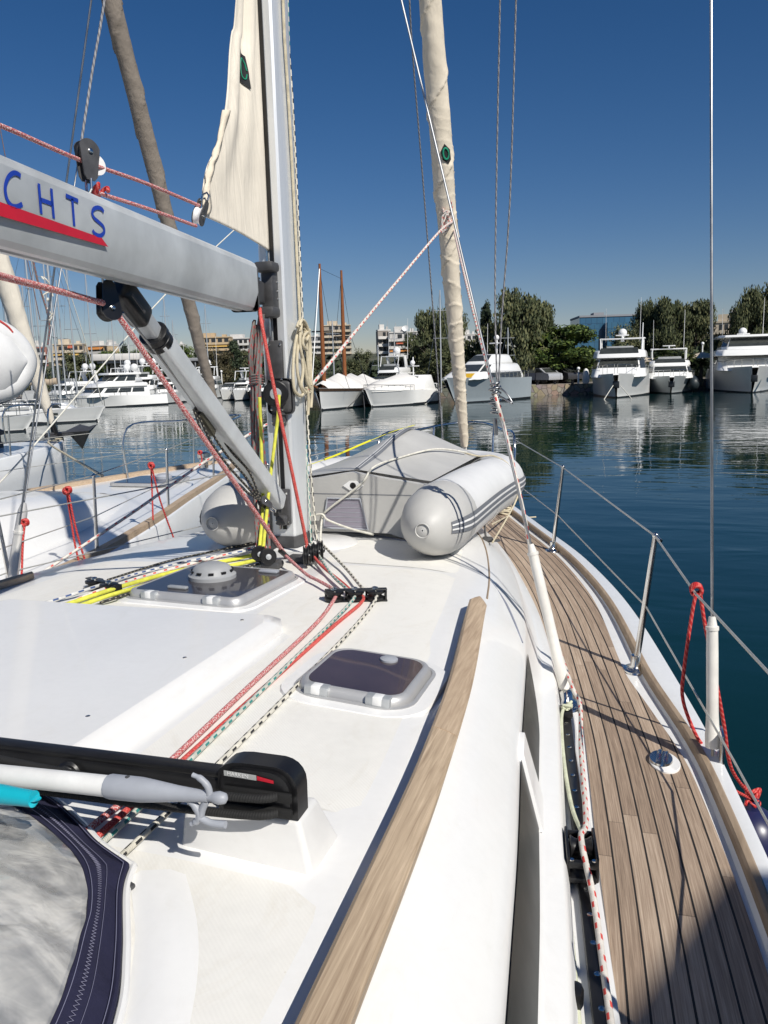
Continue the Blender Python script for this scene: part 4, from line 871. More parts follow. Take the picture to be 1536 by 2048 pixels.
# dark staysail halyard left of the rolled genoa
rope('dark halyard hanging left of the rolled genoa down to the foredeck',[on_y(812,-200,1.5),on_y(822,60,1.9),on_y(845,350,2.4),on_y(866,620,2.9),on_y(884,860,3.3),on_y(888,900,3.35)],.0055,'r_hal',3)
# red lines holding the fender
fk=Vector((1.846,-.80,1.875)); ftop=Vector((2.10,-.50,.96))
b=MB()
for j in range(5): b.tube(smooth([fk+Vector((math.cos(a)*.017,-.018+.009*j,math.sin(a)*.017-.004)) for a in frange(0,6.28,9)],3),.0065,7)
b.tube(smooth([fk+Vector((.0,-.02,-.01)),fk+Vector((-.012,-.03,-.07)),on_y(1368,1340,-.84),on_y(1366,1400,-.85),on_y(1392,1470,-.86),on_y(1420,1510,-.8),on_y(1448,1566,-.72),ftop],6),.0062,8)
b.tube(smooth([fk+Vector((.012,.0,-.01)),on_y(1410,1250,-.8),on_y(1428,1340,-.8),on_y(1448,1450,-.78),on_y(1464,1540,-.7),ftop+Vector((.01,0,0))],6),.0062,8)
for j in range(4): b.tube(smooth([ftop+Vector((random.uniform(-.03,.03),random.uniform(-.03,.03),random.uniform(-.02,.05))) for _ in range(5)],4),.006,7)
o=b.build('fender_line',M['r_red2'],None,70); tag(o,'red rope knotted on the upper lifeline and hanging in a loop to the fender','rope'); seat_at(o)
FN=thing('fender','white fender with a navy end hanging over the starboard side','fender',(2.10,-.50,.02))
b=MB(); b.lathe([(.04,.35),(.10,.40),(.125,.47),(.13,.56),(.13,.78),(.128,.80)],24,M=Matrix.Translation((2.10,-.50,-.06)),caps=False); b.build('body',M['white'],FN,60)
b=MB(); b.lathe([(.131,.775),(.131,.83),(.122,.89),(.095,.945),(.055,.975),(.03,.985),(.028,1.02),(1e-6,1.03)],24,M=Matrix.Translation((2.10,-.50,-.06)),caps=False); b.build('end_cap',M['navyp'],FN,60)
# lashings over the dinghy
rope('white lashing line over the dinghy transom and keel',[RF(640,1098,.01),dl((-.17,.08,.10)),dl((-.14,.085,.15)),dl((.05,.085,.29)),dl((.10,.15,.37)),dl((.13,.5,.38)),dl((.24,.9,.39)),dl((.36,1.2,.34))],.0058,'r_white',6)
rope('white lashing loop low across the dinghy transom',[RF(612,1068,.02),dl((-.26,.07,.10)),dl((-.17,.075,.13)),dl((-.13,.07,.10)),dl((.0,.06,.06)),dl((.12,.06,.035))],.0058,'r_white',6)
rope('white lashing line over the bow half of the starboard dinghy tube',[dl((.30,1.25,.345)),dl((.42,1.26,.31)),dl((.515,1.28,.31)),dl((.62,1.25,.255)),dl((.688,1.2,.14)),dl((.67,1.12,.03)),RF(985,1085,.03)],.0052,'r_cream',6)
b=MB(); yl=[dl((-.44,.33,.318)),dl((-.3,.62,.37)),dl((-.2,.9,.423)),dl((-.1,1.15,.472)),dl((0.0,1.3,.50))]; yl=smooth(yl,5)
b.grid([[p+Vector((-.005,-.014,.004)),p+Vector((.003,.012,.008))] for p in yl]); b.tube([p+Vector((0,-.02,.004)) for p in yl[4:12]],.006,6); o=b.build('strap',M['strap']); tag(o,'yellow webbing strap over the left side of the dinghy','strap'); sdm=o.modifiers.new('t','SOLIDIFY'); sdm.thickness=.003; seat_at(o)
b=MB(); b.tube([on_z(1072,1034,1.345),on_z(1041,1036,1.345),on_z(1015,1033,1.36),on_z(985,1048,1.5)],.0065,8); o=b.build('rope',M['r_cream']); tag(o,'short cream rope end lying on the teak deck by the dinghy','rope'); seat_at(o)
b=MB(); q=on_z(1008,1020,1.40)
for j in range(8): b.tube(smooth([q+Vector((math.cos(a+j)*.06,math.sin(a+j)*.07,.012*j-.02+.01*math.sin(a*2))) for a in frange(0,6.3,9)],3),.009,7)
o=b.build('rope_coil',M['r_cream'],None,70); tag(o,'brown coiled mooring rope on the foredeck behind the dinghy','rope coil'); seat_at(o)
# genoa car control line along the track
g0=tr@Vector((0,-.02,.05)); 
rope('pale green car line along the inboard side of the genoa track',[tr@Vector((.03,.0,.035)),tr@Vector((.042,.25,.0)),tr@Vector((.046,.9,-.002)),tr@Vector((.048,1.6,-.002)),tr@Vector((.05,2.4,-.002))],.0062,'r_pale',5)
rope('pale green car line from the knot at the track end down to the black car',[tr@Vector((.0,.02,.052)),tr@Vector((.018,.1,.035)),tr@Vector((.024,.4,.022)),tr@Vector((.016,.7,.022)),tr@Vector((.0,cs-.1,.05))],.0062,'r_pale',5)
b=MB(); q=tr@Vector((-.004,.03,.052))
for j in range(4): b.tube(smooth([q+Vector((random.uniform(-.018,.018),random.uniform(-.022,.022),random.uniform(-.008,.012))) for _ in range(6)],4),.0052,7)
o=b.build('rope_knot',M['r_pale']); tag(o,'pale green knot on the end stop of the genoa track','knot'); seat_at(o)
# traveller control ropes
rope('upper black traveller rope running into the end fitting',[Vector((1.06,-2.572,1.938)),Vector((1.0,-2.59,1.938)),Vector((.7,-2.60,1.945)),Vector((.2,-2.58,1.965))],.0075,'r_black',4)
rope('lower black traveller rope running into the end fitting',[Vector((1.06,-2.572,1.908)),Vector((1.0,-2.59,1.906)),Vector((.7,-2.60,1.905)),Vector((.2,-2.60,1.90))],.0075,'r_black',4)
# boat hook lying on the traveller
ha=Vector((.15,-2.66,1.968)); hb_=on_y(222,1573,-2.66); hd=(on_y(440,1596,-2.662)-hb_).normalized(); ha=hb_-hd*1.0
BH=thing('boat_hook','white boat hook pole with a grey nylon tip lying along the traveller','boat hook',ha)
b=MB(); b.tube([ha,hb_],.0180,16); b.build('pole',plain('chalky_white_tube',(.74,.74,.72),.5,0,.14,9,.1,40),BH)
def hq(l,s,u): 
    e=hd.cross(Vector((0,0,1))).normalized(); w=e.cross(hd); return hb_+hd*l+e*s+w*u
b=MB(); b.tube([hq(-.005,0,0),hq(.0,0,0),hq(.06,0,0),hq(.085,0,0),hq(.13,0,0),hq(.165,0,0),hq(.185,0,0)],[.0195,.0208,.0205,.018,.0130,.0105,.009],14)
b.tube([hq(.17,0,0),hq(.19,0,0),hq(.196,0,0),hq(.205,0,0),hq(.216,0,0),hq(.220,0,0)],[.007,.007,.009,.0108,.0085,.002],12)
b.tube(smooth([hq(.188,0,.004),hq(.186,0,.018),hq(.175,0,.030),hq(.160,0,.036)],5),[.006,.006,.0055,.004],10)
b.tube(smooth([hq(.145,0,-.006),hq(.160,0,-.020),hq(.166,0,-.035),hq(.158,0,-.046),hq(.148,0,-.052)],5),[.006,.007,.0068,.006,.0042],10)
b.tube(smooth([hq(.160,0,-.036),hq(.185,0,-.046),hq(.212,0,-.046)],5),[.006,.006,.0062],10); b.tube(smooth([hq(.180,0,-.008),hq(.172,0,-.022),hq(.168,0,-.034)],4),.0065,8)
b.build('hook_tip',M['ghook'],BH,60)
b=MB(); b.lathe([(.004,0),(.004,.002)],8,M=Matrix.Translation(hq(.035,0,.0197))); b.build('rivet',M['grey_d'],BH)
q0=on_y(-60,1580,-2.72);q1=on_y(68,1598,-2.72); b=MB(); b.tube([q0,q0.lerp(q1,.5),q0.lerp(q1,.8),q1],[.0175,.0168,.0145,.014],16,caps=False); b.tube([q1,q1+(q1-q0).normalized()*.002,q1-(q1-q0).normalized()*.02],[.014,.010,.008],16)
o=b.build('brush_handle',M['teal'],None,50); tag(o,'turquoise plastic handle end at the left edge by the sprayhood','handle'); seat_at(o)
# ================================================================== SPRAYHOOD
E0=[(-1.0,-2.62),(-.6,-2.50),(-.2,-2.47),(.2,-2.475),(.43,-2.495),(.54,-2.515),(.655,-2.577),(.735,-2.628),(.825,-2.668),(.855,-2.735),(.935,-2.855),(.995,-2.96),(1.04,-3.10),(1.10,-3.40),(1.14,-3.8)]
EV=[(x,y,roof_z(x,y)+.012) for x,y in E0]; Es=smooth(EV[:9],10)[:-1]+smooth(EV[8:],10); SHD=thing('sprayhood','navy canvas sprayhood with a clouded clear window at the lower left','sprayhood',(0.2,-3.2,1.80))
Lc=[0]
for i in range(1,len(Es)): Lc.append(Lc[-1]+(Es[i]-Es[i-1]).length)
def updir(i):
    p=Es[i]; f=max(0,min(1,(p.x-.3)/.75)); f2=max(0,min(1,(-2.6-p.y)/.4)); k=max(f*.55,f2)
    return Vector((-.10-.48*k,-.95+.72*k,.17+.26*k)).normalized()
Esm=[sum((Es[max(0,min(len(Es)-1,i+k))] for k in range(-14,15)),Vector())/29 for i in range(len(Es))]
def sp(i,t):                                       # t in metres up the cloth from the foot line
    p=Es[i].lerp(Esm[i],min(1,t/.06))+updir(i)*t; p.z+=.02*math.sin(t*5); 
    return p
def band(t0,t1,off,mat,nm,par,nt=6,i0=0,i1=None,wr=0.0):
    b=MB();rows=[]
    for i in range(i0,(i1 or len(Es))):
        rows.append([sp(i,t0+(t1-t0)*k/nt)+updir(i).cross(Vector((0,0,1))).cross(updir(i)).normalized()*0+Vector((0,0,off+wr*math.sin(i*.6+k*1.2)*math.sin(i*.23))) for k in range(nt+1)])
    b.grid(rows,uvf=lambda i,k:(Lc[min(len(Lc)-1,i+i0)],k/nt)); return b.build(nm,mat,par,60)
cv=band(.0,.062,.004,M['navy'],'canvas_border',SHD,8,wr=.002); m_=cv.modifiers.new('t','SOLIDIFY'); m_.thickness=.004
b=MB(); b.tube([sp(i,.004)+Vector((0,0,.006)) for i in range(len(Es))],.0045,8); b.build('piping',M['navy'],cv)
b=MB(); pts=[]; 
for i in range(10,len(Es)-1):
    for k in range(3):
        j=i*3+k; f=k/3; a_=sp(i,.045 if j%2 else .039); c_=sp(i+1,.045 if j%2 else .039); pts.append(a_.lerp(c_,f)+Vector((0,0,.0095)))
b.tube(pts,.00045,4); b.tube([sp(i,.031)+Vector((0,0,.0093)) for i in range(10,len(Es))],.0004,4); b.tube([sp(i,.055)+Vector((0,0,.0093)) for i in range(10,len(Es))],.0006,4); b.tube([sp(i,.008)+Vector((0,0,.012)) for i in range(10,len(Es))],.0006,4)
b.build('stitching',M['thread'],cv)
t=NT('clouded_vinyl'); v=t.co(); n1=t.noise(t.co('Object',(1,1.6,1)),5.5,3,.5,1.6); n2=t.noise(v,16,3,.55,.8); n3=t.noise(v,3.4,2,.5,1.0)
f=t.math('MULTIPLY_ADD',n2,.35,t.math('MULTIPLY',n1,.65))
t.col(t.ramp(f,[(.34,(.16,.17,.175)),(.43,(.30,.305,.31)),(.51,(.46,.46,.45)),(.58,(.66,.65,.62)),(.68,(.80,.78,.74))])); t.set(.14); t.b.inputs['Coat Weight'].default_value=.6
t.link(t.ramp(n3,[(.35,(.48,.48,.48)),(.62,(.80,.80,.80))]),t.b.inputs['Alpha']); t.bump(t.noise(v,9,3,.5,1.5),.5,.02); M['vinyl']=t.m
wn_=band(.050,.60,.0,M['vinyl'],'clear_window',SHD,14)
cv2=band(.60,.80,.006,M['navy'],'canvas_top',SHD,5)
b=MB(); q=sp(66,.0)+Vector((.004,.006,.006)); b.box(on_roof(252,1768,.012),(.035,.014,.008),rot=Matrix.Rotation(R(-20),3,'Z'),b=.003); b.build('foot_clip',M['grey_d'],cv)
b=MB(); b.tube([p+Vector((.004,.006,.0)) for p in Es],.0065,8); b.build('foot_bead',M['gel'],SHD)
# moulded lip outboard of the sprayhood foot
b=MB(); LP=smooth([(x,y,roof_z(x,y)) for x,y in ((.86,-2.66),(.95,-2.78),(1.02,-2.92),(1.075,-3.10),(1.13,-3.4),(1.16,-3.8))],6)
b.grid([[Vector((p.x-.03,p.y-.02,p.z+.004)),Vector((p.x-.015,p.y-.005,p.z+.010)),Vector((p.x+.03,p.y+.012,p.z+.009)),Vector((p.x+.055,p.y+.02,p.z-.002))] for p in LP]); b.build('spray_coaming',M['gel'],ROOF,60)
# ================================================================== NEIGHBOURING YACHTS (port side)
def bow_hull(tab,yb,cx,zf,aft,rails=True,free=1.35,plumb=.15):
    hbn=lambda y:interp(tab,y); b=MB()
    for s in (1,-1):
        rows=[]
        for y in frange(aft,yb,60):
            h=hbn(y); f=min(1,(yb-y)/2.5); z=zf(y)
            rows.append([(cx+s*max(h-.07,0),y,z+.02),(cx+s*max(h-.02,0.0),y,z+.02),(cx+s*h,y,z),(cx+s*h*.985,y-plumb*(1-f)*.3,z-.4),(cx+s*h*.94,y-plumb*(1-f)*.7,.45),(cx+s*h*.86,y-plumb*(1-f),-.2)])
        b.grid(rows)
    return b,hbn
NY=thing('moored_yacht','white sailboat moored on the left with teak toe rails and a taupe rolled sail','sailboat',(-4.05,1,0))
tabN=[(-7,2.1),(-3,2.16),(-1,2.1),(1.1,1.93),(2.5,1.62),(4.1,1.15),(5.8,.66),(6.9,.27),(7.4,.04)]
zN=lambda y:1.30+.008*max(0,y)
b,hN=bow_hull(tabN,7.4,-4.05,zN,-7); b.build('hull',M['gel2'],NY,50)
b=MB(); rows=[]
for y in frange(-7,7.35,50): rows.append([(-4.05+x*max(hN(y)-.06,.005),y,zN(y)+.01+.03*(1-x*x)) for x in (-1,-.6,-.2,.2,.6,1)])
b.grid(rows); b.build('deck',M['gel'],NY)
for s in (1,-1):
    b=MB(); b.grid([[(-4.05+s*(hN(y)-.10),y,zN(y)+.012),(-4.05+s*(hN(y)-.10),y,zN(y)+.062),(-4.05+s*(hN(y)-.02),y,zN(y)+.066),(-4.05+s*(hN(y)-.015),y,zN(y)+.0)] for y in frange(-6.8,7.2,70)]); b.build('toe_rail',M['rail'],NY,40)
b=MB();rows=[]
wN=lambda y: interp([(-6,1.45),(0,1.35),(1.5,1.15),(2.6,.90),(3.4,.62),(3.9,.35),(4.1,.1)],y)
hN2=lambda y: interp([(-6,.50),(0,.48),(1.5,.40),(2.6,.27),(3.4,.15),(4.1,.02)],y)
for y in frange(-6,4.1,50):
    w=wN(y);h=hN2(y);z=zN(y)+.02; pr=[(w+.10,z),(w+.02,z+h*.45),(w-.08,z+h*.75),(w-.22,z+h*.92),(w*.5,z+h),(0,z+h*1.05)]
    rows.append([(-4.05-x,y,q) for x,q in pr]+[(-4.05+x,y,q) for x,q in pr[-2::-1]])
b.grid(rows); b.build('coach_roof',M['gel'],NY,50)
T=axes(Vector((-3.98,4.95,zN(5)+.045)),Vector((1,0,0)),Vector((0,1,0)),Vector((0,0,1)))
b=MB(); b.prism(rrect(.72,.72,.08),.035,T); ht=b.build('hatch',M['frame'],NY,40); b=MB(); b.prism(rrect(.64,.64,.06),.006,T@Matrix.Translation((0,0,.033))); b.build('pane',plain('blue_acrylic',(.012,.02,.055),.12),ht,40)
b=MB(); b.lathe([(.10,0),(.10,.03),(.07,.055),(1e-6,.06)],20,M=T@Matrix.Translation((.12,.1,.036)),caps=False); b.build('vent',M['ghook'],ht)
b=MB(); b.box((-4.7,2.3,zN(2)+hN2(2.3)+.03),(.55,.4,.05),b=.015); b.build('hatch',M['ghook'],NY)
def nstan(x,y,z=None,lean=.03,h=.62,par=NY,c=-4.05):
    z=zN(y) if z is None else z; s=1 if x>c else -1; b=MB(); b.tube([(x,y,z),(x+s*lean,y,z+h)],[.015,.012],10); b.sphere((x+s*lean,y,z+h),.016,8); b.build('stanchion',M['steel'],par); return Vector((x+s*lean,y,z+h))
pts={1:[],-1:[]}
for s in (1,-1):
    for y in (-.6,1.5,3.3,):
        pts[s].append(nstan(-4.05+s*(hN(y)-.09),y))
    pts[s].append(Vector((-4.05+s*(hN(5.6)-.05),5.6,1.98)))
    b=MB(); b.tube(pts[s],.0045,6); b.build('lifeline',M['nylon_w'],NY); b=MB(); b.tube([p-Vector((s*.015,0,.31)) for p in pts[s]],.0040,6); b.build('lifeline',M['nylon_w'],NY)
b=MB(); b.tube(smooth([(-4.05+.62,5.5,1.36),(-4.05+.64,5.6,2.0),(-4.05+.40,6.5,2.03),(-4.05+.12,7.35,2.05),(-4.05-.12,7.35,2.05),(-4.05-.40,6.5,2.03),(-4.05-.64,5.6,2.0),(-4.05-.62,5.5,1.36)],6),.0135,8)
for s in (1,-1): b.tube([(-4.05+s*.33,6.7,1.37),(-4.05+s*.33,6.75,2.03)],.012,8)
b.build('pulpit',M['steel'],NY)
b=MB(); fa2=Vector((-4.05,7.05,1.62)); ft2=Vector((-4.05,4.995,6.78)); d2=(ft2-fa2).normalized(); rows=[]
for i in range(460):
    s=.25+i*.0196; p=fa2+d2*s; rad=interp([(.2,.035),(.6,.053),(1.5,.074),(3,.091),(6,.104),(9.5,.08)],s); e1=Vector((1,0,0)); e2=d2.cross(e1); row=[]
    for k in range(21):
        a=2*math.pi*k/20; sp_=((a/(2*math.pi)-s*1.1)%1.0); wv_=((s*4.6+.3*math.sin(s*1.7)+a*.16+.1*math.sin(a*2+s*4))%1.0); rg=.18*sp_**7+.01*math.sin(s*31+a*2)+.10*(wv_**9)*max(.25,min(1,(5.5-s)/3))+.03*math.sin(s*3.3+a*2); row.append(p+e1*math.cos(a)*rad*(1+rg)+e2*math.sin(a)*rad*(1+rg))
    rows.append(row)
b.grid(rows); fo=b.build('furled_sail',M['taupe'],NY,75); fo['label']='taupe covered sail rolled round the forestay of the left yacht'
b=MB(); b.lathe([(.05,0),(.09,.01),(.09,.12),(.05,.14),(.03,.3)],16,M=along(fa2,ft2)); b.build('furling_drum',M['alu_d'],NY)
b=MB(); b.box((-4.05,7.35,1.42),(.16,.5,.08),b=.02); b.lathe([(.06,0),(.06,.12),(.085,.14),(.085,.2),(.05,.22)],14,M=Matrix.Translation((-4.0,6.3,1.40))); b.build('windlass',M['steel'],NY,40)
s0=Vector((-2.23,.50,1.27)); s1=Vector((-2.2,1.303,3.463)); sd_=(s1-s0).normalized()
b=MB(); b.tube([s0,s0+sd_*9],.0055,7); so=b.build('shroud',M['wire'],NY); b=MB(); b.tube([s0+sd_*.0,s0+sd_*.1,s0+sd_*.55,s0+sd_*.57,s0+sd_*.62],[.036,.038,.032,.030,.014],12); b.build('shroud_cover',plain('grey_tube',(.40,.40,.40),.6),so)
b=MB(); b.grid([[(x-4.05,y+1.4,z) for x,y in mast_sec()] for z in (1.8,6,14)],closed=True); b.build('mast',M['alu'],NY,28)
for i,(x,y,zz,pt) in enumerate(((-2.30,1.0,1.86,[(108,640),(112,700),(108,800),(104,985)]),(-2.2,1.9,1.93,[(133,982),(140,1030),(158,1105),(180,1165)]),(-2.2,2.9,1.97,[(302,928),(303,980),(330,1040),(352,1095)]))):
    pass
def redline(label,pts,X):
    b=MB(); P=[on_x(a,c,X) for a,c in pts]; b.tube(smooth(P,4),.0075,7)
    for j in range(3): b.tube(smooth([P[0]+Vector((math.cos(a)*.02,.01*j-.01,math.sin(a)*.02)) for a in frange(0,6.28,8)],3),.008,6)
    o=b.build('fender_line',M['r_red2'],None,70); tag(o,label,'rope','red fender lines on the left yacht'); seat_at(o)
redline('red fender line tied to the left yacht beside the grey shroud tube',[(50,1045),(46,1080),(44,1130),(42,1178)],-2.18)
redline('red fender line hanging in a narrow loop near the middle of the left yacht',[(133,982),(142,1040),(152,1100),(166,1150)],-2.15)
redline('second strand of the red loop near the middle of the left yacht',[(136,980),(150,1050),(168,1115),(182,1152)],-2.12)
redline('bright red fender line near the bow of the left yacht',[(303,932),(320,1000),(345,1070),(353,1090)],-2.3)
redline('second bright red strand near the bow of the left yacht',[(302,930),(304,980),(306,1040)],-2.35)
redline('small bundle of red line on the bow rail of the left yacht',[(400,905),(404,920),(398,935)],-3.2)
b=MB(); q=on_x(350,1108,-1.98); b.lathe([(.02,.17),(.05,.13),(.10,.06),(.13,-.02),(.135,-.1)],16,M=Matrix.Translation(q+Vector((0,0,-.05)))); o=b.build('fender',M['navyp'],None,60); tag(o,'navy fender top hanging between the two hulls on the left','fender'); seat_at(o)
rope('slack white mooring rope between the left yacht and our port side',[on_x(475,1065,-.75) if False else RF(420,1100,.0)+Vector((-.35,0,-.1)),on_x(300,1098,-1.6),on_x(220,1128,-1.9),on_x(165,1150,-2.1)],.006,'r_white',5)
# second yacht further left
SY=thing('moored_yacht','white plumb bowed sailboat at the far left with an anchor on its bow','sailboat',(-8.45,2,0))
tab2=[(-6,2.1),(0,2.05),(3,1.85),(5,1.55),(6.6,1.18),(7.8,.80),(8.6,.42),(8.95,.12),(9.0,.06)]
z2=lambda y:1.45+.012*max(0,y)
b,h2=bow_hull(tab2,9.0,-8.45,z2,-6,plumb=.0); b.build('hull',M['gel2'],SY,50)
b=MB(); b.grid([[(-8.45+x*max(h2(y)-.05,.005),y,z2(y)+.01) for x in (-1,-.3,.3,1)] for y in frange(-6,8.97,40)]); b.build('deck',M['gel'],SY)
b=MB(); rows=[]
for y in frange(-5,5.2,20):
    w=interp([(-5,1.4),(2,1.2),(4.2,.8),(5.2,.3)],y);h=interp([(-5,.5),(2,.45),(4.2,.25),(5.2,.02)],y); z=z2(y); rows.append([(-8.45-w-.1,y,z),(-8.45-w,y,z+h*.7),(-8.45-w*.7,y,z+h),(-8.45+w*.7,y,z+h),(-8.45+w,y,z+h*.7),(-8.45+w+.1,y,z)])
b.grid(rows); b.build('coach_roof',M['gel'],SY,40)
b=MB(); d3a=Vector((-8.45,8.9,1.78)); d3=(Vector((-8.45,8.046,4.297))-d3a).normalized(); rows=[]
for i in range(100):
    s=.1+i*.08; p=d3a+d3*s; rad=interp([(.1,.05),(.6,.10),(1.5,.135),(3,.17),(8,.15)],s); e2=d3.cross(Vector((1,0,0))); row=[]
    for k in range(19):
        a=2*math.pi*k/18; sp_=((a/(2*math.pi)-s*.9)%1.0); rg=.10*sp_**5+.02*math.sin(s*25+a*2); row.append(p+Vector((1,0,0))*math.cos(a)*rad*(1+rg)+e2*math.sin(a)*rad*(1+rg))
    rows.append(row)
b.grid(rows); fo=b.build('furled_sail',M['sail'],SY,75); fo['label']='cream sail rolled round the forestay at the far left'
b=MB(); b.lathe([(.06,-.3),(.11,-.28),(.11,-.12),(.06,-.1),(.05,.1)],16,M=along(d3a,d3a+d3)); b.build('furling_drum',M['black'],SY)
b=MB(); b.tube(smooth([(-8.45+.45,8.2,1.55),(-8.45+.45,8.25,2.15),(-8.45+.2,8.9,2.2),(-8.45-.2,8.9,2.2),(-8.45-.45,8.25,2.15),(-8.45-.45,8.2,1.55)],5),.016,8)
b.build('pulpit',M['steel'],SY)
for y in (6.4,4.4,2.4): b=MB(); b.tube([(-8.45+h2(y)-.05,y,z2(y)),(-8.45+h2(y)-.02,y,z2(y)+.62)],.014,8); b.build('stanchion',M['steel'],SY)
b=MB(); b.tube([(-7.98,8.2,2.1),(-7.3,6.4,2.12),(-6.85,4.4,2.1),(-6.6,2.4,2.08)],.005,6); b.build('lifeline',M['nylon_w'],SY)
b=MB(); ac=Vector((-8.45,9.0,1.60)); b.box(ac+Vector((0,.05,.03)),(.12,.7,.05),b=.012); b.tube([ac+Vector((0,-.35,.08)),ac+Vector((0,.3,.07)),ac+Vector((0,.55,.0))],.028,8)
AN=thing('anchor','dark plough anchor stowed on the bow roller of the far left yacht','anchor',ac+Vector((0,.4,-.2)))
b.build('shank',M['grey_d'],AN)
b=MB(); b.M=Matrix.Translation(ac+Vector((0,.62,.02))); v=[(0,-.35,.05),(0,.38,.10),(.20,.30,.16),(.26,-.05,.06),(-.20,.30,.16),(-.26,-.05,.06),(0,.05,-.30),(0,.30,-.02)]
b.add(v,[[0,3,2,1],[0,1,4,5],[0,6,3],[3,6,7,2],[2,7,1],[0,5,6],[5,4,7,6],[4,1,7]]); b.build('fluke',M['grey_d'],AN,20)
b=MB(); b.lathe([(.09,0),(.09,.10),(.06,.12),(.06,.22),(.12,.24),(.12,.3),(.04,.34)],16,M=Matrix.Translation((-8.55,7.6,1.53))); o=b.build('windlass',M['grey_d'],SY,40)
rope('tan mooring rope from the bow of the far left yacht to the next rail',[(-8.1,8.3,1.62),(-8.2,8.75,1.60),(-8.28,8.86,1.56),(-6.5,6.3,1.75),Vector((-2.17,1.5,1.93))],.012,'r_cream',5)
# hoisted dinghy at the left edge
HD=thing('inflatable_dinghy','grey inflatable dinghy hoisted on its side at the left edge of the view','dinghy',(-7.5,5.9,2.3))
hx=Vector((-.55,-.83,0)); 
def hd(u,w,o=0): return Vector((-7.12,6.62,2.93))+Vector((.25,.97,0))*u+Vector((0,0,1))*w+Vector((.97,-.25,0))*o
Lh=smooth([hd(-2.6,.40),hd(-1.2,.42),hd(-.55,.40),hd(-.18,.28),hd(0,.0),hd(-.18,-.28),hd(-.55,-.40),hd(-1.2,-.42),hd(-2.6,-.40)],8)
b=MB(); b.tube(Lh,.235,20); tb=b.build('tube',M['hypl'],HD,60)
b=MB();rows=[]
for i in range(14):
    u=-2.6+2.55*i/13; hw=interp([(-2.6,.40),(-.6,.40),(-.25,.30),(-.05,.05)],u); rows.append([hd(u,hw*1.25*k/6,.19+.16*(1-(k/6)**2)*min(1,(.2-u)/.6)) for k in range(-6,7)])
b.grid(rows); b.build('hull_bottom',M['hypl'],HD,60)
for off in (0,.045,.09):
    b=MB(); P=[]
    for i,p in enumerate(Lh[len(Lh)//2-4:]):
        c=hd(-.9,0); dv_=(p-c); dv_=Vector((0,0,-1)) if i>14 else dv_.normalized(); P.append(p+(dv_*.9+Vector((.97,-.25,0))*(.25+off*2.2)).normalized()*.238)
    b.tube(P,.009,5); b.build('rubbing_line',M['hypd'],HD)
b=MB(); b.tube(smooth([hd(-.9,.60,.1),hd(-.5,.62,.12),hd(-.3,.50,.2),hd(-.22,.40,.22)],5),.014,7); o=b.build('rope',M['r_red2'],None,70); tag(o,'short red painter on the hoisted dinghy at the left edge','rope'); seat_at(o)
# loose stays and halyards of the left hand yachts
def stay(label,pts,r,mat,X): rope(label,[on_x(a,c,X) for a,c in pts],r,mat,3,cat='stay',name='stay')
stay('grey wire with loose rope wound round it above the left yacht',[(55,470),(75,560),(98,640),(95,690)],.012,'r_grey',-5.5)
stay('pale stay crossing low behind the vang toward the left',[(490,440),(330,590),(215,720),(60,900),(-20,985)],.010,'r_white',-5.0)
stay('thin pale stay falling from the upper left behind the red lines',[(125,540),(170,680),(203,800)],.010,'r_white',-12.0)
stay('thin wire slanting across the far left above the white yacht',[(0,255),(14,330),(30,400),(80,640)],.008,'r_grey',-9.0)
b=MB()
q=on_x(97,600,-5.5)
for j in range(7): b.tube(smooth([q+Vector((random.uniform(-.05,.05),random.uniform(-.05,.05),.25-.09*j+random.uniform(-.05,.05))) for _ in range(5)],4),.010,6)
o=b.build('rope_knot',M['r_white'],None,70); tag(o,'tangle of pale rope round a wire at the upper left','knot'); seat_at(o)
# ================================================================== FAR BOATS
M['fwhite']=gelcoat('far_white_hull',(.82,.82,.80),.22,.05); M['fgrey']=gelcoat('silver_grey_hull',(.36,.41,.44),.25,.06); M['fgrey2']=gelcoat('pale_grey_hull',(.46,.49,.50),.25,.06)
M['boot']=plain('dark_boot_stripe',(.015,.018,.022),.4); M['canvas']=cloth('white_canvas',(.74,.72,.68),.9,.1,2,.4,(2,2,2)); M['tan']=cloth('tan_canvas',(.45,.36,.26),.9,.15,2,.4,(2,2,2)); M['greycan']=cloth('grey_canvas',(.34,.35,.35),.9,.15,2,.4,(2,2,2))
M['fend']=plain('dark_fender',(.02,.03,.035),.5); M['fendb']=plain('blue_fender',(.012,.018,.06),.5); M['yel']=plain('yellow_paint',(.70,.42,.02),.4); M['varn']=wood('varnished_mast',(.16,.05,.015),(.30,.11,.035),(20,20,1),.35)
M['dkband']=plain('dark_sheer_band',(.10,.06,.04),.5)
def boat_base(name,label,cat,px,D,alpha,group=None):
    p=far(px,D); fw=Vector((p.x-CAM.x,p.y-CAM.y,0)).normalized(); rt=Vector((fw.y,-fw.x,0)); d=(-fw*math.cos(R(alpha))+rt*math.sin(R(alpha))); rz=math.atan2(-d.x,d.y)
    return thing(name,label,cat,p,group,rz)
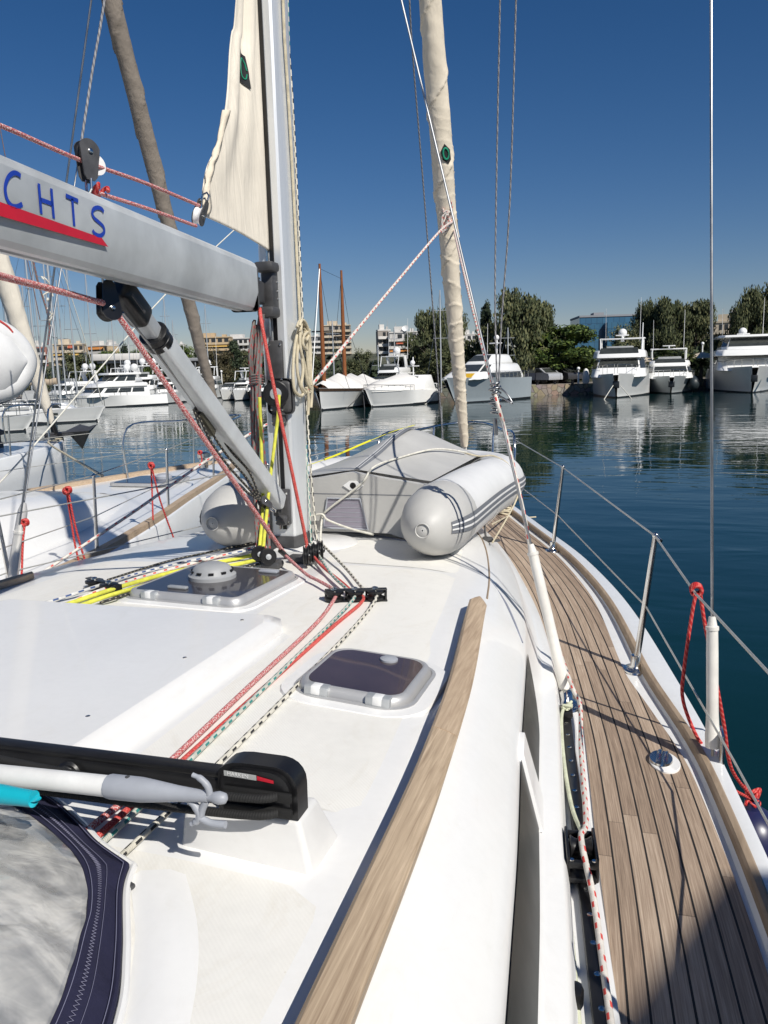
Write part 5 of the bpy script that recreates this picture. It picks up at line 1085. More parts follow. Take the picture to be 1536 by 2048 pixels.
def hullL(T,L,B,Hb,Hs,mat,rake=.10,band=None,boot=True,flare=.98,mid=None):
    b=MB(); n=26; q=MB(); bd_=lambda t:B/2*min(1,max(.02,(t/.42))**.62)*(1-.10*max(0,t-.6)/.4); bw=lambda t:B/2*flare*min(1,max(.004,(t-.02)/.55)**.72)
    zs=lambda t:Hb+(Hs-Hb)*min(1,t/.8)**.8
    for s in (1,-1):
        rows=[];rb=[];rk=[]
        for i in range(n+1):
            t=(i/n)**1.5; y=-L*t; yw=-L*rake*(1-t)-L*t*(1.0)
            z=zs(t); wl=bw(t); dk=bd_(t)
            def at(f): return (s*(wl+(dk-wl)*f**1.25),yw+(y-yw)*f,z*f)
            rows.append([at(0.0) if True else 0,at(.22),at(.45),at(.5),at(.75),at(1.0),(s*max(dk-.12,.0),y-.03,z+.02)])
            rows[-1][0]=(s*wl*.97,yw,-.4); rows[-1].insert(1,(s*wl,yw,.06))
            rb.append([(s*(wl+.012),yw,-.05),(s*(wl*1.0+.02),yw,.14)])
            if band: a0=at(band[0]);a1=at(band[1]); rk.append([(a0[0]+s*.02,a0[1]+.01,a0[2]),(a1[0]+s*.02,a1[1]+.01,a1[2])])
        b.grid(rows); q.grid(rb)
        if band:
            k=MB(); k.grid(rk); k.build('sheer_band',band[2],T,60,local=True)
        if i==n: pass
    rt=[(-bd_(1)+.0,-L,zs(1)),(bd_(1),-L,zs(1)),(bw(1),-L,-.3),(-bw(1),-L,-.3)]; b.add(rt,[[0,1,2,3]])
    dr=[]
    for i in range(n+1):
        t=(i/n)**1.5; dr.append([(x*max(bd_(t)-.1,.01),-L*t-.02,zs(t)-.10) for x in (-1,0,1)])
    o=b.build('hull',mat,T,40,local=True)
    d=MB(); d.grid(dr); d.build('deck',M['fwhite'],T,40,local=True)
    if boot: q.build('boot_stripe',M['boot'],T,60,local=True)
    return bd_,zs
def block(T,nm,mat,z0,z1,yb,yt,wb,wt,bev=.08):     # tapered superstructure block; yb/yt=(front,back) at bottom/top
    v=[(-wb*.82,yb[0],z0),(wb*.82,yb[0],z0),(wb,yb[0]-wb*.5,z0),(wb,yb[1],z0),(-wb,yb[1],z0),(-wb,yb[0]-wb*.5,z0)]
    u=[(-wt*.80,yt[0],z1),(wt*.80,yt[0],z1),(wt,yt[0]-wt*.45,z1),(wt,yt[1],z1),(-wt,yt[1],z1),(-wt,yt[0]-wt*.45,z1)]
    bm=bmesh.new(); a=[bm.verts.new(p) for p in v];c=[bm.verts.new(p) for p in u]; bm.faces.new(a[::-1]);bm.faces.new(c)
    for i in range(6): bm.faces.new((a[i],a[(i+1)%6],c[(i+1)%6],c[i]))
    if bev: bmesh.ops.bevel(bm,geom=list(bm.edges),offset=bev,segments=2,profile=.5,affect='EDGES')
    bm.verts.index_update(); b=MB(); b.add([x.co.copy() for x in bm.verts],[[x.index for x in f.verts] for f in bm.faces]); bm.free()
    o=b.build(nm,mat,T,35,local=True)
    def pt(face,f,h):                                # face 0 = front, 1/5 = bevelled corners, 2/4 sides
        i=face;j=(face+1)%6
        A=Vector(v[i]).lerp(Vector(v[j]),f);Bq=Vector(u[i]).lerp(Vector(u[j]),f); return A.lerp(Bq,h)
    def win(face,f0,f1,h0,h1,par=o,nmw='window',off=.025,mat=None,h0b=None,h1b=None):
        P=[pt(face,f0,h0),pt(face,f1,h0 if h0b is None else h0b),pt(face,f1,h1 if h1b is None else h1b),pt(face,f0,h1)]
        n_=(P[1]-P[0]).cross(P[3]-P[0]).normalized(); c=sum(P,Vector())/4
        if n_.dot(Vector((c.x,c.y-(yb[0]+yb[1])/2,0)))<0: n_=-n_
        w=MB(); w.add([p+n_*off for p in P],[[0,1,2,3]]); return w.build(nmw,mat or M['win'],par,local=True)
    return o,win
def rail_around(T,bd_,zs,L,h=.75,t0=.0,t1=.6,n=9,mat='steel'):
    b=MB(); top={1:[],-1:[]}
    for s in (1,-1):
        for i in range(n):
            t=t0+(t1-t0)*i/(n-1); p=Vector((s*max(bd_(t)-.12,.03),-L*t-.05,zs(t))); q=p+Vector((0,0,h)); b.tube([p,q],.018,5); top[s].append(q)
        b.tube(top[s],.02,5)
    b.tube([top[1][0],top[-1][0]],.02,5); b.build('bow_rail',M[mat],T,60,local=True)
def ball(T,c,r,nm='radar_dome',mat='white',post=.5):
    b=MB(); b.sphere(c,r,14); b.lathe([(r*.45,-post),(r*.3,0)],10,M=Matrix.Translation(Vector(c)-Vector((0,0,r*.7)))); return b.build(nm,M[mat],T,60,local=True)
def pole(T,p,q,r,nm='antenna',mat='white'):
    b=MB(); b.tube([p,q],[r,r*.6],6); return b.build(nm,M[mat],T,60,local=True)
def fend(T,p,r=.28,mat='fend',ln=1.0):
    b=MB(); b.sphere(p,r,10,sc=(1,1,1.15*ln)); return b.build('fender',M[mat],T,60,local=True)
def motor_yacht(label,px,D,alpha,L,B,Hb,Hs,hm,cab=(.22,.85,.9,.62),fly=(.36,.8,.62),hard=False,dome=1,ants=2,group='motor yachts moored stern to the quay',fends=(),boot=True,arch=True,name='motor_yacht',hscale=1.0,wins=True,band=None,anchor=False,low=False,slope=1.25,front=True,bev=.16):
    T=boat_base(name,label,'motor yacht',px,D,alpha,group)
    bd_,zs=hullL(T,L,B,Hb,Hs,hm,boot=boot,band=band)
    rail_around(T,bd_,zs,L,.7*hscale,.01,.55)
    z0=Hs*.95+ (Hb-Hs)*.35-.1; f,bk,wb,_=cab[0],cab[1],cab[2],cab[3]
    w=B/2*wb; h1=1.55*hscale
    o,win=block(T,'deckhouse',M['fwhite'] if hm is not M['fgrey'] else hm,z0,z0+h1,(-L*f,-L*bk),(-L*f-h1*slope,-L*bk),w,w*.86,bev)
    if front: win(0,.03,.97,.50,.93,nmw='windscreen'); win(1,.06,.95,.45,.9); win(5,.05,.94,.45,.9)
    for fc in (2,4):
        for k in range(3): 
            a0=.06+.28*k; a1=a0+.25; win(fc,a0 if fc==2 else 1-a1,a1 if fc==2 else 1-a0,.45,.88)
    if low: return T,bd_,zs,z0+h1
    z1=z0+h1; f2,b2,w2=fly; h2_=.62*hscale
    o2,win2=block(T,'flybridge',M['fwhite'] if hm is not M['fgrey'] else hm,z1-.02,z1+h2_,(-L*f2+.5,-L*b2),(-L*f2,-L*b2),B/2*w2*1.12,B/2*w2*1.05,.14)
    if hard:
        h3=1.25*hscale; o3,win3=block(T,'wheelhouse',M['fwhite'],z1+h2_-.02,z1+h2_+h3,(-L*f2-.4,-L*(b2-.12)),(-L*f2-1.5,-L*(b2-.10)),B/2*w2*.92,B/2*w2*.78,.14)
        win3(0,.02,.98,.25,.9,nmw='windscreen'); win3(1,.04,.96,.25,.9); win3(5,.04,.96,.25,.9)
        for fc in (2,4):
            for k in range(2): win3(fc,.05+.46*k,.46+.46*k,.25,.88)
        top=z1+h2_+h3; o4,_=block(T,'hardtop',M['fwhite'],top-.01,top+.18,(-L*f2-.9,-L*(b2-.06)),(-L*f2-1.0,-L*(b2-.06)),B/2*w2*1.0,B/2*w2*.98,.05); top+=.18
    else:
        win2(0,.04,.96,.55,1.25,nmw='windscreen',mat=M['win'])
        top=z1+h2_
        if arch:
            b=MB(); yy=-L*(b2-.10); ww=B/2*w2
            for s in (1,-1): b.box((s*ww*.92,yy,top+.5),(.14,.5,1.15),rot=Matrix.Rotation(R(-18),3,'X'),b=.04)
            b.box((0,yy+.15,top+1.02),(ww*2,.7,.12),b=.04); b.box((0,yy+1.6,top+1.0),(ww*1.9,.07,.07),b=.02)
            for s in (1,-1): b.tube([(s*ww*.92,yy+.2,top+1.02),(s*ww*.92,yy+1.6,top+1.0),(s*ww*.9,yy+1.9,top+.1)],.04,6)
            b.build('radar_arch',M['fwhite'],T,40,local=True); top+=1.08
        b=MB(); b.box((0,-L*(f2+.1),z1+h2_+.15),(B*.45,.5,.35),b=.08); b.build('helm_seat',M['greycan'],T,local=True)
    yy=-L*(b2-.10)
    for i in range(dome): ball(T,((.0 if dome==1 else (-.7+1.4*i)),yy,top+.45),.36 if dome<3 else .3)
    b=MB(); b.box((.0,yy+.6,top+.22),(1.1,.12,.1),b=.03); b.lathe([(.08,-.2),(.08,0)],8,M=Matrix.Translation((0,yy+.6,top+.2))); b.build('radar_scanner',M['white'],T,local=True)
    for i in range(ants): x=(-1)**i*B*.3; pole(T,(x,yy-.3,top-.3),(x*1.02,yy-.5,top+2.6+.8*(i%2)),.025)
    for p in fends: fend(T,*p)
    if anchor:
        b=MB(); b.box((0,-.55,Hb*.55),(.5,.12,.55),b=.05); b.build('anchor_pocket',M['boot'],T,local=True)
    return T,bd_,zs,top
# right hand row
T,bd_,zs,top=motor_yacht('white flybridge motor yacht seen bow on, right of the round green pine',1232,64,-3,14,4.75,1.9,1.65,M['fwhite'],cab=(.17,.85,.93,.6),fly=(.30,.8,.80),dome=1,ants=3,anchor=True)
pole(T,(-1.7,-6,3.2),(-1.75,-6.2,5.9),.07,'whip_antenna'); 
for s in (-.8,.5): b=MB(); b.tube([(s*.4,-.35,1.0),(s*1.6,.9,-.05)],.03,6); b.build('mooring_line',M['r_white'],T,local=True)
T,bd_,zs,top=motor_yacht('smaller grey motor yacht between the two white motor yachts at right',1345,70,3,11,4.4,1.5,1.35,M['fgrey2'],cab=(.18,.8,.88,.6),fly=(.36,.75,.72),dome=0,ants=2,hscale=.72,anchor=True)
fend(T,(-1.95,-3.0,.75),.5,'fend'); fend(T,(-2.0,-3.6,.9),.45,'fend')
T,bd_,zs,top=motor_yacht('large white motor yacht with dark wheelhouse glass at the right edge',1512,66,6,18,5.7,2.15,1.85,M['fwhite'],cab=(.16,.85,.93,.6),fly=(.22,.74,.86),hard=True,dome=1,ants=3,hscale=.82,anchor=True,slope=2.6,front=False,bev=.3)
fend(T,(-2.3,-2.9,1.1),.42,'fend'); fend(T,(-1.4,-1.6,1.45),.2,'fend',1.6)
b=MB(); b.tube([(-.9,-.2,1.3),(-2.2,.9,-.05)],.03,6); b.build('mooring_line',M['r_white'],T,local=True)
# silver grey yacht behind the rolled genoa
T=boat_base('motor_yacht','silver grey motor yacht with yellow paint by its windscreen, behind the rolled genoa','motor yacht',888,62,-31,'motor yachts moored stern to the quay'); T['group']='motor yachts moored stern to the quay'
bd_,zs=hullL(T,11,4.2,1.95,1.75,M['fgrey'],rake=.14,flare=.84)
o,win=block(T,'deckhouse',M['fwhite'],1.7,2.95,(-1.6,-10.0),(-4.4,-9.6),1.85,1.4,.28); win(0,.04,.96,.52,.92,nmw='windscreen'); win(1,.05,.95,.5,.9); win(5,.05,.95,.5,.9); win(2,.05,.55,.1,.42); win(2,.10,.28,.6,.85); win(4,.1,.9,.1,.42); win(0,.10,.55,.10,.40,nmw='yellow_panel',mat=M['yel']); win(1,.55,.98,.12,.42,nmw='yellow_panel',mat=M['yel'])
o,win=block(T,'flybridge',M['fwhite'],2.9,3.65,(-4.8,-9.0),(-6.2,-8.7),1.3,1.0,.2); win(0,.05,.95,.3,.9,nmw='windscreen',mat=M['win']); win(2,.05,.5,.3,.85)
b=MB(); b.tube([(0,-8.3,3.7),(0,-8.4,4.9)],.09,8); b.box((0,-8.2,4.55),(1.1,.15,.1),b=.03); b.build('mast',M['fwhite'],T,local=True); ball(T,(0,-8.35,5.0),.22,post=.1); pole(T,(1.2,-9,3.5),(1.2,-9.1,6.2),.025)
rail_around(T,bd_,zs,11,.5,.4,.95)
for p in ((2.25,-7.2,1.15),(2.3,-8.5,1.2),(2.3,-9.3,1.35),(2.3,-10.0,1.0)): fend(T,p,.42,'fend')
b=MB(); b.tube(smooth([(1.2,-1.9,1.15),(1.5,-1.4,.9),(1.9,-.9,.2),(2.2,-.6,-.05)],4),.025,6); b.build('mooring_line',M['r_white'],T,local=True)
b=MB(); b.box((1.47,-2.6,1.2),(.12,1.3,.14),rot=Matrix.Rotation(R(22),3,'Z'),b=.03); b.build('hull_slot',M['boot'],T,local=True)
# white motor boat under a cover
T=boat_base('motor_boat','white motor boat under a pale cover with navy fenders, beside the wooden masted schooner','motor boat',726,60,-32,None)
bd_,zs=hullL(T,8.6,3.3,1.3,1.05,M['fwhite'],rake=.12); b=MB(); rows=[]
for i in range(16):
    t=i/15; y=-.5-t*6.0; w=bd_(.5*t/.6+.05)*.92; hh=.25+.95*math.sin(min(1,t*1.15)*math.pi/2); rows.append([(-w,y,1.1),(-w*.75,y,1.1+hh*.7),(0,y,1.1+hh*(1+.05*math.sin(t*9))),(w*.75,y,1.1+hh*.7),(w,y,1.1)])
b.grid(rows); b.build('cover',M['canvas'],T,50,local=True)
o,win=block(T,'deckhouse',M['fwhite'],1.0,2.2,(-5.8,-8.6),(-6.8,-8.3),1.45,1.2); win(0,.05,.95,.35,.9,nmw='windscreen'); win(1,.05,.95,.35,.9); win(2,.05,.6,.35,.85)
b=MB(); b.tube([(0,-7.5,2.1),(0,-7.5,3.6)],.05,8); b.box((0,-7.5,2.9),(1.0,.12,.08)); b.build('mast',M['fwhite'],T,local=True); ball(T,(0,-7.4,3.15),.2,post=.1); rail_around(T,bd_,zs,9.5,.35,.02,.5)
for y in (-2.6,-4.6,-5.8,-7.2): fend(T,(1.74,y,1.02),.20,'fendb')
b=MB(); b.tube([(.3,-.4,1.0),(-.6,.9,-.05)],.03,5); b.tube([(.6,-.8,1.0),(1.2,.6,-.05)],.03,5); b.build('mooring_line',M['grey_d'],T,local=True)
# small boat left of the silver yacht
motor_yacht('small white cabin boat tucked left of the silver grey yacht',862,66,0,5,1.5,.8,.75,M['fwhite'],cab=(.3,.9,.85,.6),hscale=.55,low=True,group=None,name='motor_boat')
# wooden schooner
T=boat_base('schooner','white hulled wooden schooner with two varnished masts and a long white cover','schooner',632,57,-19,None)
bd_,zs=hullL(T,13,4.0,1.55,1.25,M['fwhite'],rake=.06,flare=.82,band=(.86,1.0,M['dkband']))
b=MB();rows=[]
for i in range(30):
    t=i/29; y=-.8-t*11.6; w=bd_(min(1,t*.9+.06))*.96; hh=.35+.75*math.sin(min(1,t*2.2)*math.pi/2)+.10*math.sin(t*22); z=zs(t*.9)-.05; rows.append([(-w,y,z),(-w*.6,y,z+hh*.55),(0,y,z+hh),(w*.6,y,z+hh*.55),(w,y,z)])
b.grid(rows); b.build('deck_cover',M['canvas'],T,50,local=True)
for px,topy in ((643,527),(692,539)):
    d_=ray(px,hor(px)); 
    y=-1.6 if px<660 else -6.6; zt_=far_z(px,topy,58.5 if px<660 else 63)
    b=MB(); b.tube([(0,y,1.2),(0,y,zt_*.66),(0,y-.05,zt_)],[.16,.14,.08],10); mm=b.build('mast',M['varn'],T,60,local=True)
    b=MB(); b.tube([(-.75,y,5.4 if px<660 else 5.2),(.75,y,5.4 if px<660 else 5.2)],.05,6); b.build('crosstree',M['boot'],mm,local=True)
    b=MB(); zc=5.4 if px<660 else 5.2
    for s in (1,-1): b.tube([(s*.6,y,zc),(s*1.6,y-.8,1.4)],.016,4); b.tube([(s*.6,y,zc),(0,y,zt_-.4)],.014,4)
    b.build('shroud',M['boot'],mm,local=True)
b=MB(); b.tube([(0,-1.6,9.6),(0,.9,1.9)],.035,6); b.build('forestay',M['white'],T,local=True); b=MB(); b.tube([(0,-1.6,9.6),(0,-6.6,9.4)],.012,4); b.build('triatic_stay',M['boot'],T,local=True)
b=MB(); b.tube([(0,.0,1.6),(0,1.3,1.85)],[.10,.05],8); b.build('bowsprit',M['varn'],T,local=True)
def sail_boat(label,px,D,alpha,L,B,Hf,boom=True,cover='tan',bim=True,mh=12,group='sailboats moored along the far quay',hm='fwhite',fends=(),band=None):
    T=boat_base('sailboat',label,'sailboat',px,D,alpha,group); bd_,zs=hullL(T,L,B,Hf,Hf*.86,M[hm],rake=.08,flare=.97,band=band)
    o,win=block(T,'coach_roof',M['fwhite'],Hf*.85,Hf*.85+.42,(-L*.26,-L*.66),(-L*.36,-L*.66),B*.30,B*.25,.06)
    for fc in (2,4):
        for k in range(2): win(fc,.08+.42*k,.42+.42*k,.3,.8)
    for s in (1,-1):
        for yy in (-.42,-.62):
            b=MB(); wv=bd_(-yy)*.985+.012; b.box((s*wv,L*yy,Hf*.62),(.03,.5,.16),b=.01); b.build('hull_window',M['win'],T,local=True)
    b=MB(); b.tube([(0,-L*.40,Hf),(0,-L*.41,mh)],[.085,.06],8); b.build('mast',M['alu_d'],T,60,local=True)
    b=MB()
    for zf in (.45,.72): b.tube([(-B*.24,-L*.405,mh*zf),(B*.24,-L*.405,mh*zf)],.03,5)
    b.build('spreaders' if False else 'spreader',M['alu_d'],T,local=True)
    b=MB()
    for s in (1,-1): b.tube([(s*B*.46,-L*.43,Hf),(s*B*.24,-L*.405,mh*.45),(s*B*.22,-L*.405,mh*.72),(0,-L*.41,mh)],.012,4)
    b.tube([(0,-.15,Hf+.1),(0,-L*.41,mh)],.012,4); b.tube([(0,-L*.98,Hf*.86),(0,-L*.41,mh)],.012,4); b.build('rigging',M['wire'],T,local=True)
    if boom:
        b=MB(); rows=[]
        for i in range(14):
            t=i/13; y=-L*.42-t*L*.34; h=.42*(1-t*.55); rows.append([(math.cos(a)*.16*(1-.3*t),y,Hf+1.45+math.sin(a)*h*.5+h*.35+.03*math.sin(t*25)) for a in [2*math.pi*k/9 for k in range(9)]])
        b.grid(rows,closed=True); b.add(rows[0],[list(range(9))]); b.add(rows[-1],[list(range(9))]); b.build('boom_cover',M[cover],T,50,local=True)
    if bim:
        b=MB(); rows=[]
        for i in range(8):
            a=math.pi*i/7; rows.append([(math.cos(a)*B*.38,y,Hf+.55+math.sin(a)*(.55 if y>-L*.8 else .75)) for y in (-L*.60,-L*.66,-L*.70)])
        b.grid(rows); b.build('sprayhood',M['greycan'],T,50,local=True)
        b=MB(); b.box((0,-L*.86,Hf+1.55),(B*.75,L*.16,.08),b=.03); 
        for s in (1,-1):
            for yy in (-.80,-.92): b.tube([(s*B*.36,-L*yy*-1,Hf*.9),(s*B*.36,L*yy,Hf+1.5)],.02,5)
        b.build('bimini',M['greycan'],T,50,local=True)
    rail_around(T,bd_,zs,L,.55,.0,.95,9)
    for p in fends: fend(T,*p)
    return T
sail_boat('white sailboat with grey canopies and black hull windows at left, bow to the right',206,52,78,6.6,2.7,.92,cover='tan',mh=11.5)
sail_boat('white sailboat with two navy fenders at the far left edge',64,44,82,6.6,2.7,.85,cover='greycan',mh=11,fends=(((-1.3,-1.6,.45),.15,'fendb',1.5),((-1.38,-2.8,.45),.15,'fendb',1.5)))
sail_boat('sailboat with a tan boom cover half hidden behind the far left sailboats',150,64,72,7,2.6,.95,cover='tan',mh=13)
sail_boat('sailboat with a grey boom cover behind the cream rolled sail',112,58,80,7,2.6,.9,cover='greycan',mh=12.5)
sail_boat('white sailboat hull farthest left behind the hoisted dinghy',20,60,76,7,2.6,.95,cover='tan',mh=13)
motor_yacht('white motor yacht with a dark band between the left sailboats and the vang',205,84,-30,8,3.2,1.35,1.15,M['fwhite'],cab=(.18,.80,.9,.6),fly=(.30,.75,.7),dome=1,ants=2,hscale=.7,group=None)
motor_yacht('white motor yacht behind the broadside one with its arch showing above',262,90,-20,9,3.4,1.5,1.3,M['fwhite'],cab=(.18,.80,.9,.6),fly=(.30,.75,.7),dome=2,ants=2,hscale=.75,group=None)
motor_yacht('white motor yacht stern on behind the vang tube',398,92,-12,8,3.2,1.4,1.2,M['fwhite'],cab=(.2,.80,.9,.6),fly=(.30,.75,.7),dome=1,ants=2,hscale=.65,group=None)
# left motor yachts
motor_yacht('big white flybridge motor yacht lying broadside behind the left sailboats',128,74,-66,9.2,3.2,1.2,.98,M['fwhite'],cab=(.16,.82,.92,.6),fly=(.30,.80,.8),hard=True,dome=2,ants=1,hscale=.58,group=None)
motor_yacht('white motor yacht half hidden behind the broadside one at far left',70,86,-62,9.5,3.4,1.3,1.1,M['fwhite'],cab=(.18,.80,.9,.6),fly=(.30,.75,.7),dome=2,ants=1,hscale=.62,group=None)
motor_yacht('white open cruiser with a pale cabin right of the broadside yacht',316,80,-14,7,2.6,1.15,1.0,M['fwhite'],cab=(.25,.8,.85,.6),fly=(.4,.75,.6),dome=0,ants=1,hscale=.62,group=None)
motor_yacht('white motor boat visible left of the taupe rolled sail',352,84,-20,7,2.6,1.1,.95,M['fwhite'],cab=(.25,.8,.85,.6),fly=(.4,.75,.6),dome=0,ants=1,hscale=.6,group=None)
motor_yacht('white sports boat just right of the taupe rolled sail',437,86,-24,6.5,2.2,1.15,1.0,M['fwhite'],cab=(.25,.85,.85,.6),hscale=.55,low=True,group=None,name='motor_boat')
motor_yacht('white sports boat with a dark windscreen left of the mast',462,84,-26,6.0,2.2,1.1,.95,M['fwhite'],cab=(.25,.85,.85,.6),fly=(.4,.75,.6),dome=0,ants=0,hscale=.5,group=None,name='motor_boat')
motor_yacht('dark hulled boat with a white top close to the left of the mast',494,84,-24,6.0,2.2,1.0,.95,M['boot'],cab=(.2,.85,.9,.6),hscale=.55,low=True,group=None,name='motor_boat')
motor_yacht('white motor boat hidden behind the covered boats right of the mast',742,74,-25,9,3.2,1.5,1.35,M['fwhite'],cab=(.25,.85,.85,.6),fly=(.4,.75,.6),dome=1,ants=2,hscale=.75,group=None)
# masts of boats lying behind
def far_mast(label,px,top,D,lean=0,mat='alu_d',r=.07):
    p=far(px,D,.6); h=far_z(px,top,D); T=thing('far_mast',label,'mast',p,'bare masts over the far moorings'); b=MB()
    b.tube([(0,0,0),(RGT.x*lean,RGT.y*lean,h-.6)],[r,r*.7],6); b.build('spar',M[mat],T,local=True)
    b=MB()
    for zf in (.5,.75): b.tube([RGT*-.6+Vector((0,0,h*zf)),RGT*.6+Vector((0,0,h*zf))],.025,4)
    b.build('spreader',M[mat],T,local=True)
    b=MB()
    for s in (1,-1): b.tube([RGT*s*1.4+Vector((0,0,.2)),RGT*s*.6+Vector((0,0,h*.5)),Vector((0,0,h-.7))],.012,4)
    b.build('rigging',M['wire'],T,local=True)
for l,px,top,D in (('tall bare mast near the left edge beside the grey wire',86,505,70),('bare mast left of the orange awning building',62,560,75),('bare mast in front of the orange awning building',130,560,72),('bare mast rising left of the vang',152,520,70),('pale mast above the broadside motor yacht',262,600,95),('slim mast right of the vang top',338,590,100),('slim mast beside the taupe rolled sail',352,640,110),('white mast just left of the rolled genoa',882,580,72),('thin white mast in front of the pale apartment block',790,655,85),('thin mast over the covered motor boat',757,690,80),('thin pale mast between the schooner masts',668,640,75),('slim mast in front of the tall pine at right',1016,655,75),('tall mast standing just right of the cream rolled sail at left',108,480,66),('mast crossing the orange awnings at left',188,545,82),('short mast left of the red flecked line',232,600,92),('mast behind the low pavilion roof at left',285,570,98),('mast behind the vang tube',418,610,100)):
    far_mast(l,px,top,D)

T=motor_yacht('white motor yacht added unseen off our starboard side to shade the side deck',1232,64,0,16,4.6,2.2,1.9,M['fwhite'],cab=(.16,.85,.9,.6),fly=(.25,.8,.85),hard=True,dome=1,ants=0,group=None)[0]
T.location=(6.98,.60,0); T.rotation_euler=(0,0,0)  # out-of-view yacht, added to cast the shadow on the starboard side deck
# ================================================================== SHORE
M['stone']=None
t=NT('quay_stone'); v=t.co(); vo=t.node('ShaderNodeTexVoronoi',feature='DISTANCE_TO_EDGE'); vo.inputs['Scale'].default_value=1.9; t.link(v,vo.inputs['Vector']); vc=t.node('ShaderNodeTexVoronoi'); vc.inputs['Scale'].default_value=1.9; t.link(v,vc.inputs['Vector'])
n=t.noise(v,3,4); base=t.mix(.6,t.ramp(n,[(.3,(.20,.16,.12)),(.7,(.42,.36,.28))]),vc.outputs['Color'],'MULTIPLY'); base=t.mix(.5,base,(.34,.29,.22)); t.col(t.mix(t.ramp(vo.outputs['Distance'],[(.0,(1,1,1)),(.06,(0,0,0))]),base,(.05,.04,.035))); t.set(.9); M['stone']=t.m
t=NT('shore_earth'); v=t.co(); n=t.noise(v,.12,6,.6); n2=t.noise(v,1.1,4); f=t.math('MULTIPLY_ADD',n2,.4,t.math('MULTIPLY',n,.6)); t.col(t.ramp(f,[(.35,(.035,.045,.018)),(.5,(.07,.075,.035)),(.62,(.15,.13,.09)),(.75,(.2,.18,.14))])); t.set(.95); M['earth']=t.m
t=NT('quay_paving'); v=t.co(); n=t.noise(v,.8,5); t.col(t.ramp(n,[(.3,(.20,.18,.15)),(.7,(.33,.30,.26))])); t.set(.9); M['pave']=t.m
QL=[(-900,150),(-300,122),(0,112),(300,108),(560,92),(700,84),(830,78),(1030,75),(1180,76),(1340,80),(1540,84),(1900,90),(2600,110)]
def qd(px): return interp(QL,px)
qpx=[-900,-500,-150,0,150,300,450,560,700,830,950,1030,1100,1180,1260,1340,1440,1540,1700,1900,2300,2600]
edge=[far(p,qd(p)) for p in qpx]
def out(p,k): q=p-Vector((CAM.x,CAM.y,0)); q.z=0; return p+q.normalized()*k
b=MB(); rows=[[p+Vector((0,0,-1)),p+Vector((0,0,.95)),out(p,.45)+Vector((0,0,.95)),out(p,.45)+Vector((0,0,.85))] for p in edge]; b.grid(rows); QW=b.build('quay_wall',M['stone'],None,40); tag(QW,'low stone quay wall along the far shore','wall')
b=MB(); prof=[(.46,.90),(9,.95),(25,1.2),(60,2.0),(120,4.0),(250,8.0),(450,13.0),(800,20.0),(1500,24.0),(3500,10.0)]
rows=[[out(p,k)+Vector((0,0,z)) for k,z in prof] for p in edge]; b.grid(rows,mif=lambda i,k:0 if k==0 else 1); b.build('shore_ground',[M['pave'],M['earth']],None,60,kind='structure')
# ------------------------------------------------------------------ trees
def leafmat(name,dark,mid,light):
    t=NT(name); g=t.node('ShaderNodeNewGeometry'); oi=t.node('ShaderNodeObjectInfo'); n=t.noise(t.co('Object'),.55,3,.6)
    f=t.math('MULTIPLY_ADD',g.outputs['Random Per Island'],.5,t.math('MULTIPLY',n,.5)); f=t.math('MULTIPLY_ADD',oi.outputs['Random'],.12,f)
    t.col(t.ramp(f,[(.25,dark),(.52,mid),(.85,light)])); t.set(.65,0,.3)
    t.b.inputs['Transmission Weight'].default_value=0; t.b.inputs['Subsurface Weight'].default_value=0; return t.m
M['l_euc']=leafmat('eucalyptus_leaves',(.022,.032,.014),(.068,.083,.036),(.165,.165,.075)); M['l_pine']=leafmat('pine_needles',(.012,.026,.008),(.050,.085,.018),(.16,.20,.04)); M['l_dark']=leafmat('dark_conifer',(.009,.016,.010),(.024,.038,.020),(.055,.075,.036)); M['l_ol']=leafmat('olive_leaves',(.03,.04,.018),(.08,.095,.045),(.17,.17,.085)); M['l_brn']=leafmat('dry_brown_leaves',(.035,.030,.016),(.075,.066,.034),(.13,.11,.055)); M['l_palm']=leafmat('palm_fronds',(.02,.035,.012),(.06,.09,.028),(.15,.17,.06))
M['bark']=wood('bark',(.05,.04,.03),(.14,.115,.09),(6,6,1.5),.95)
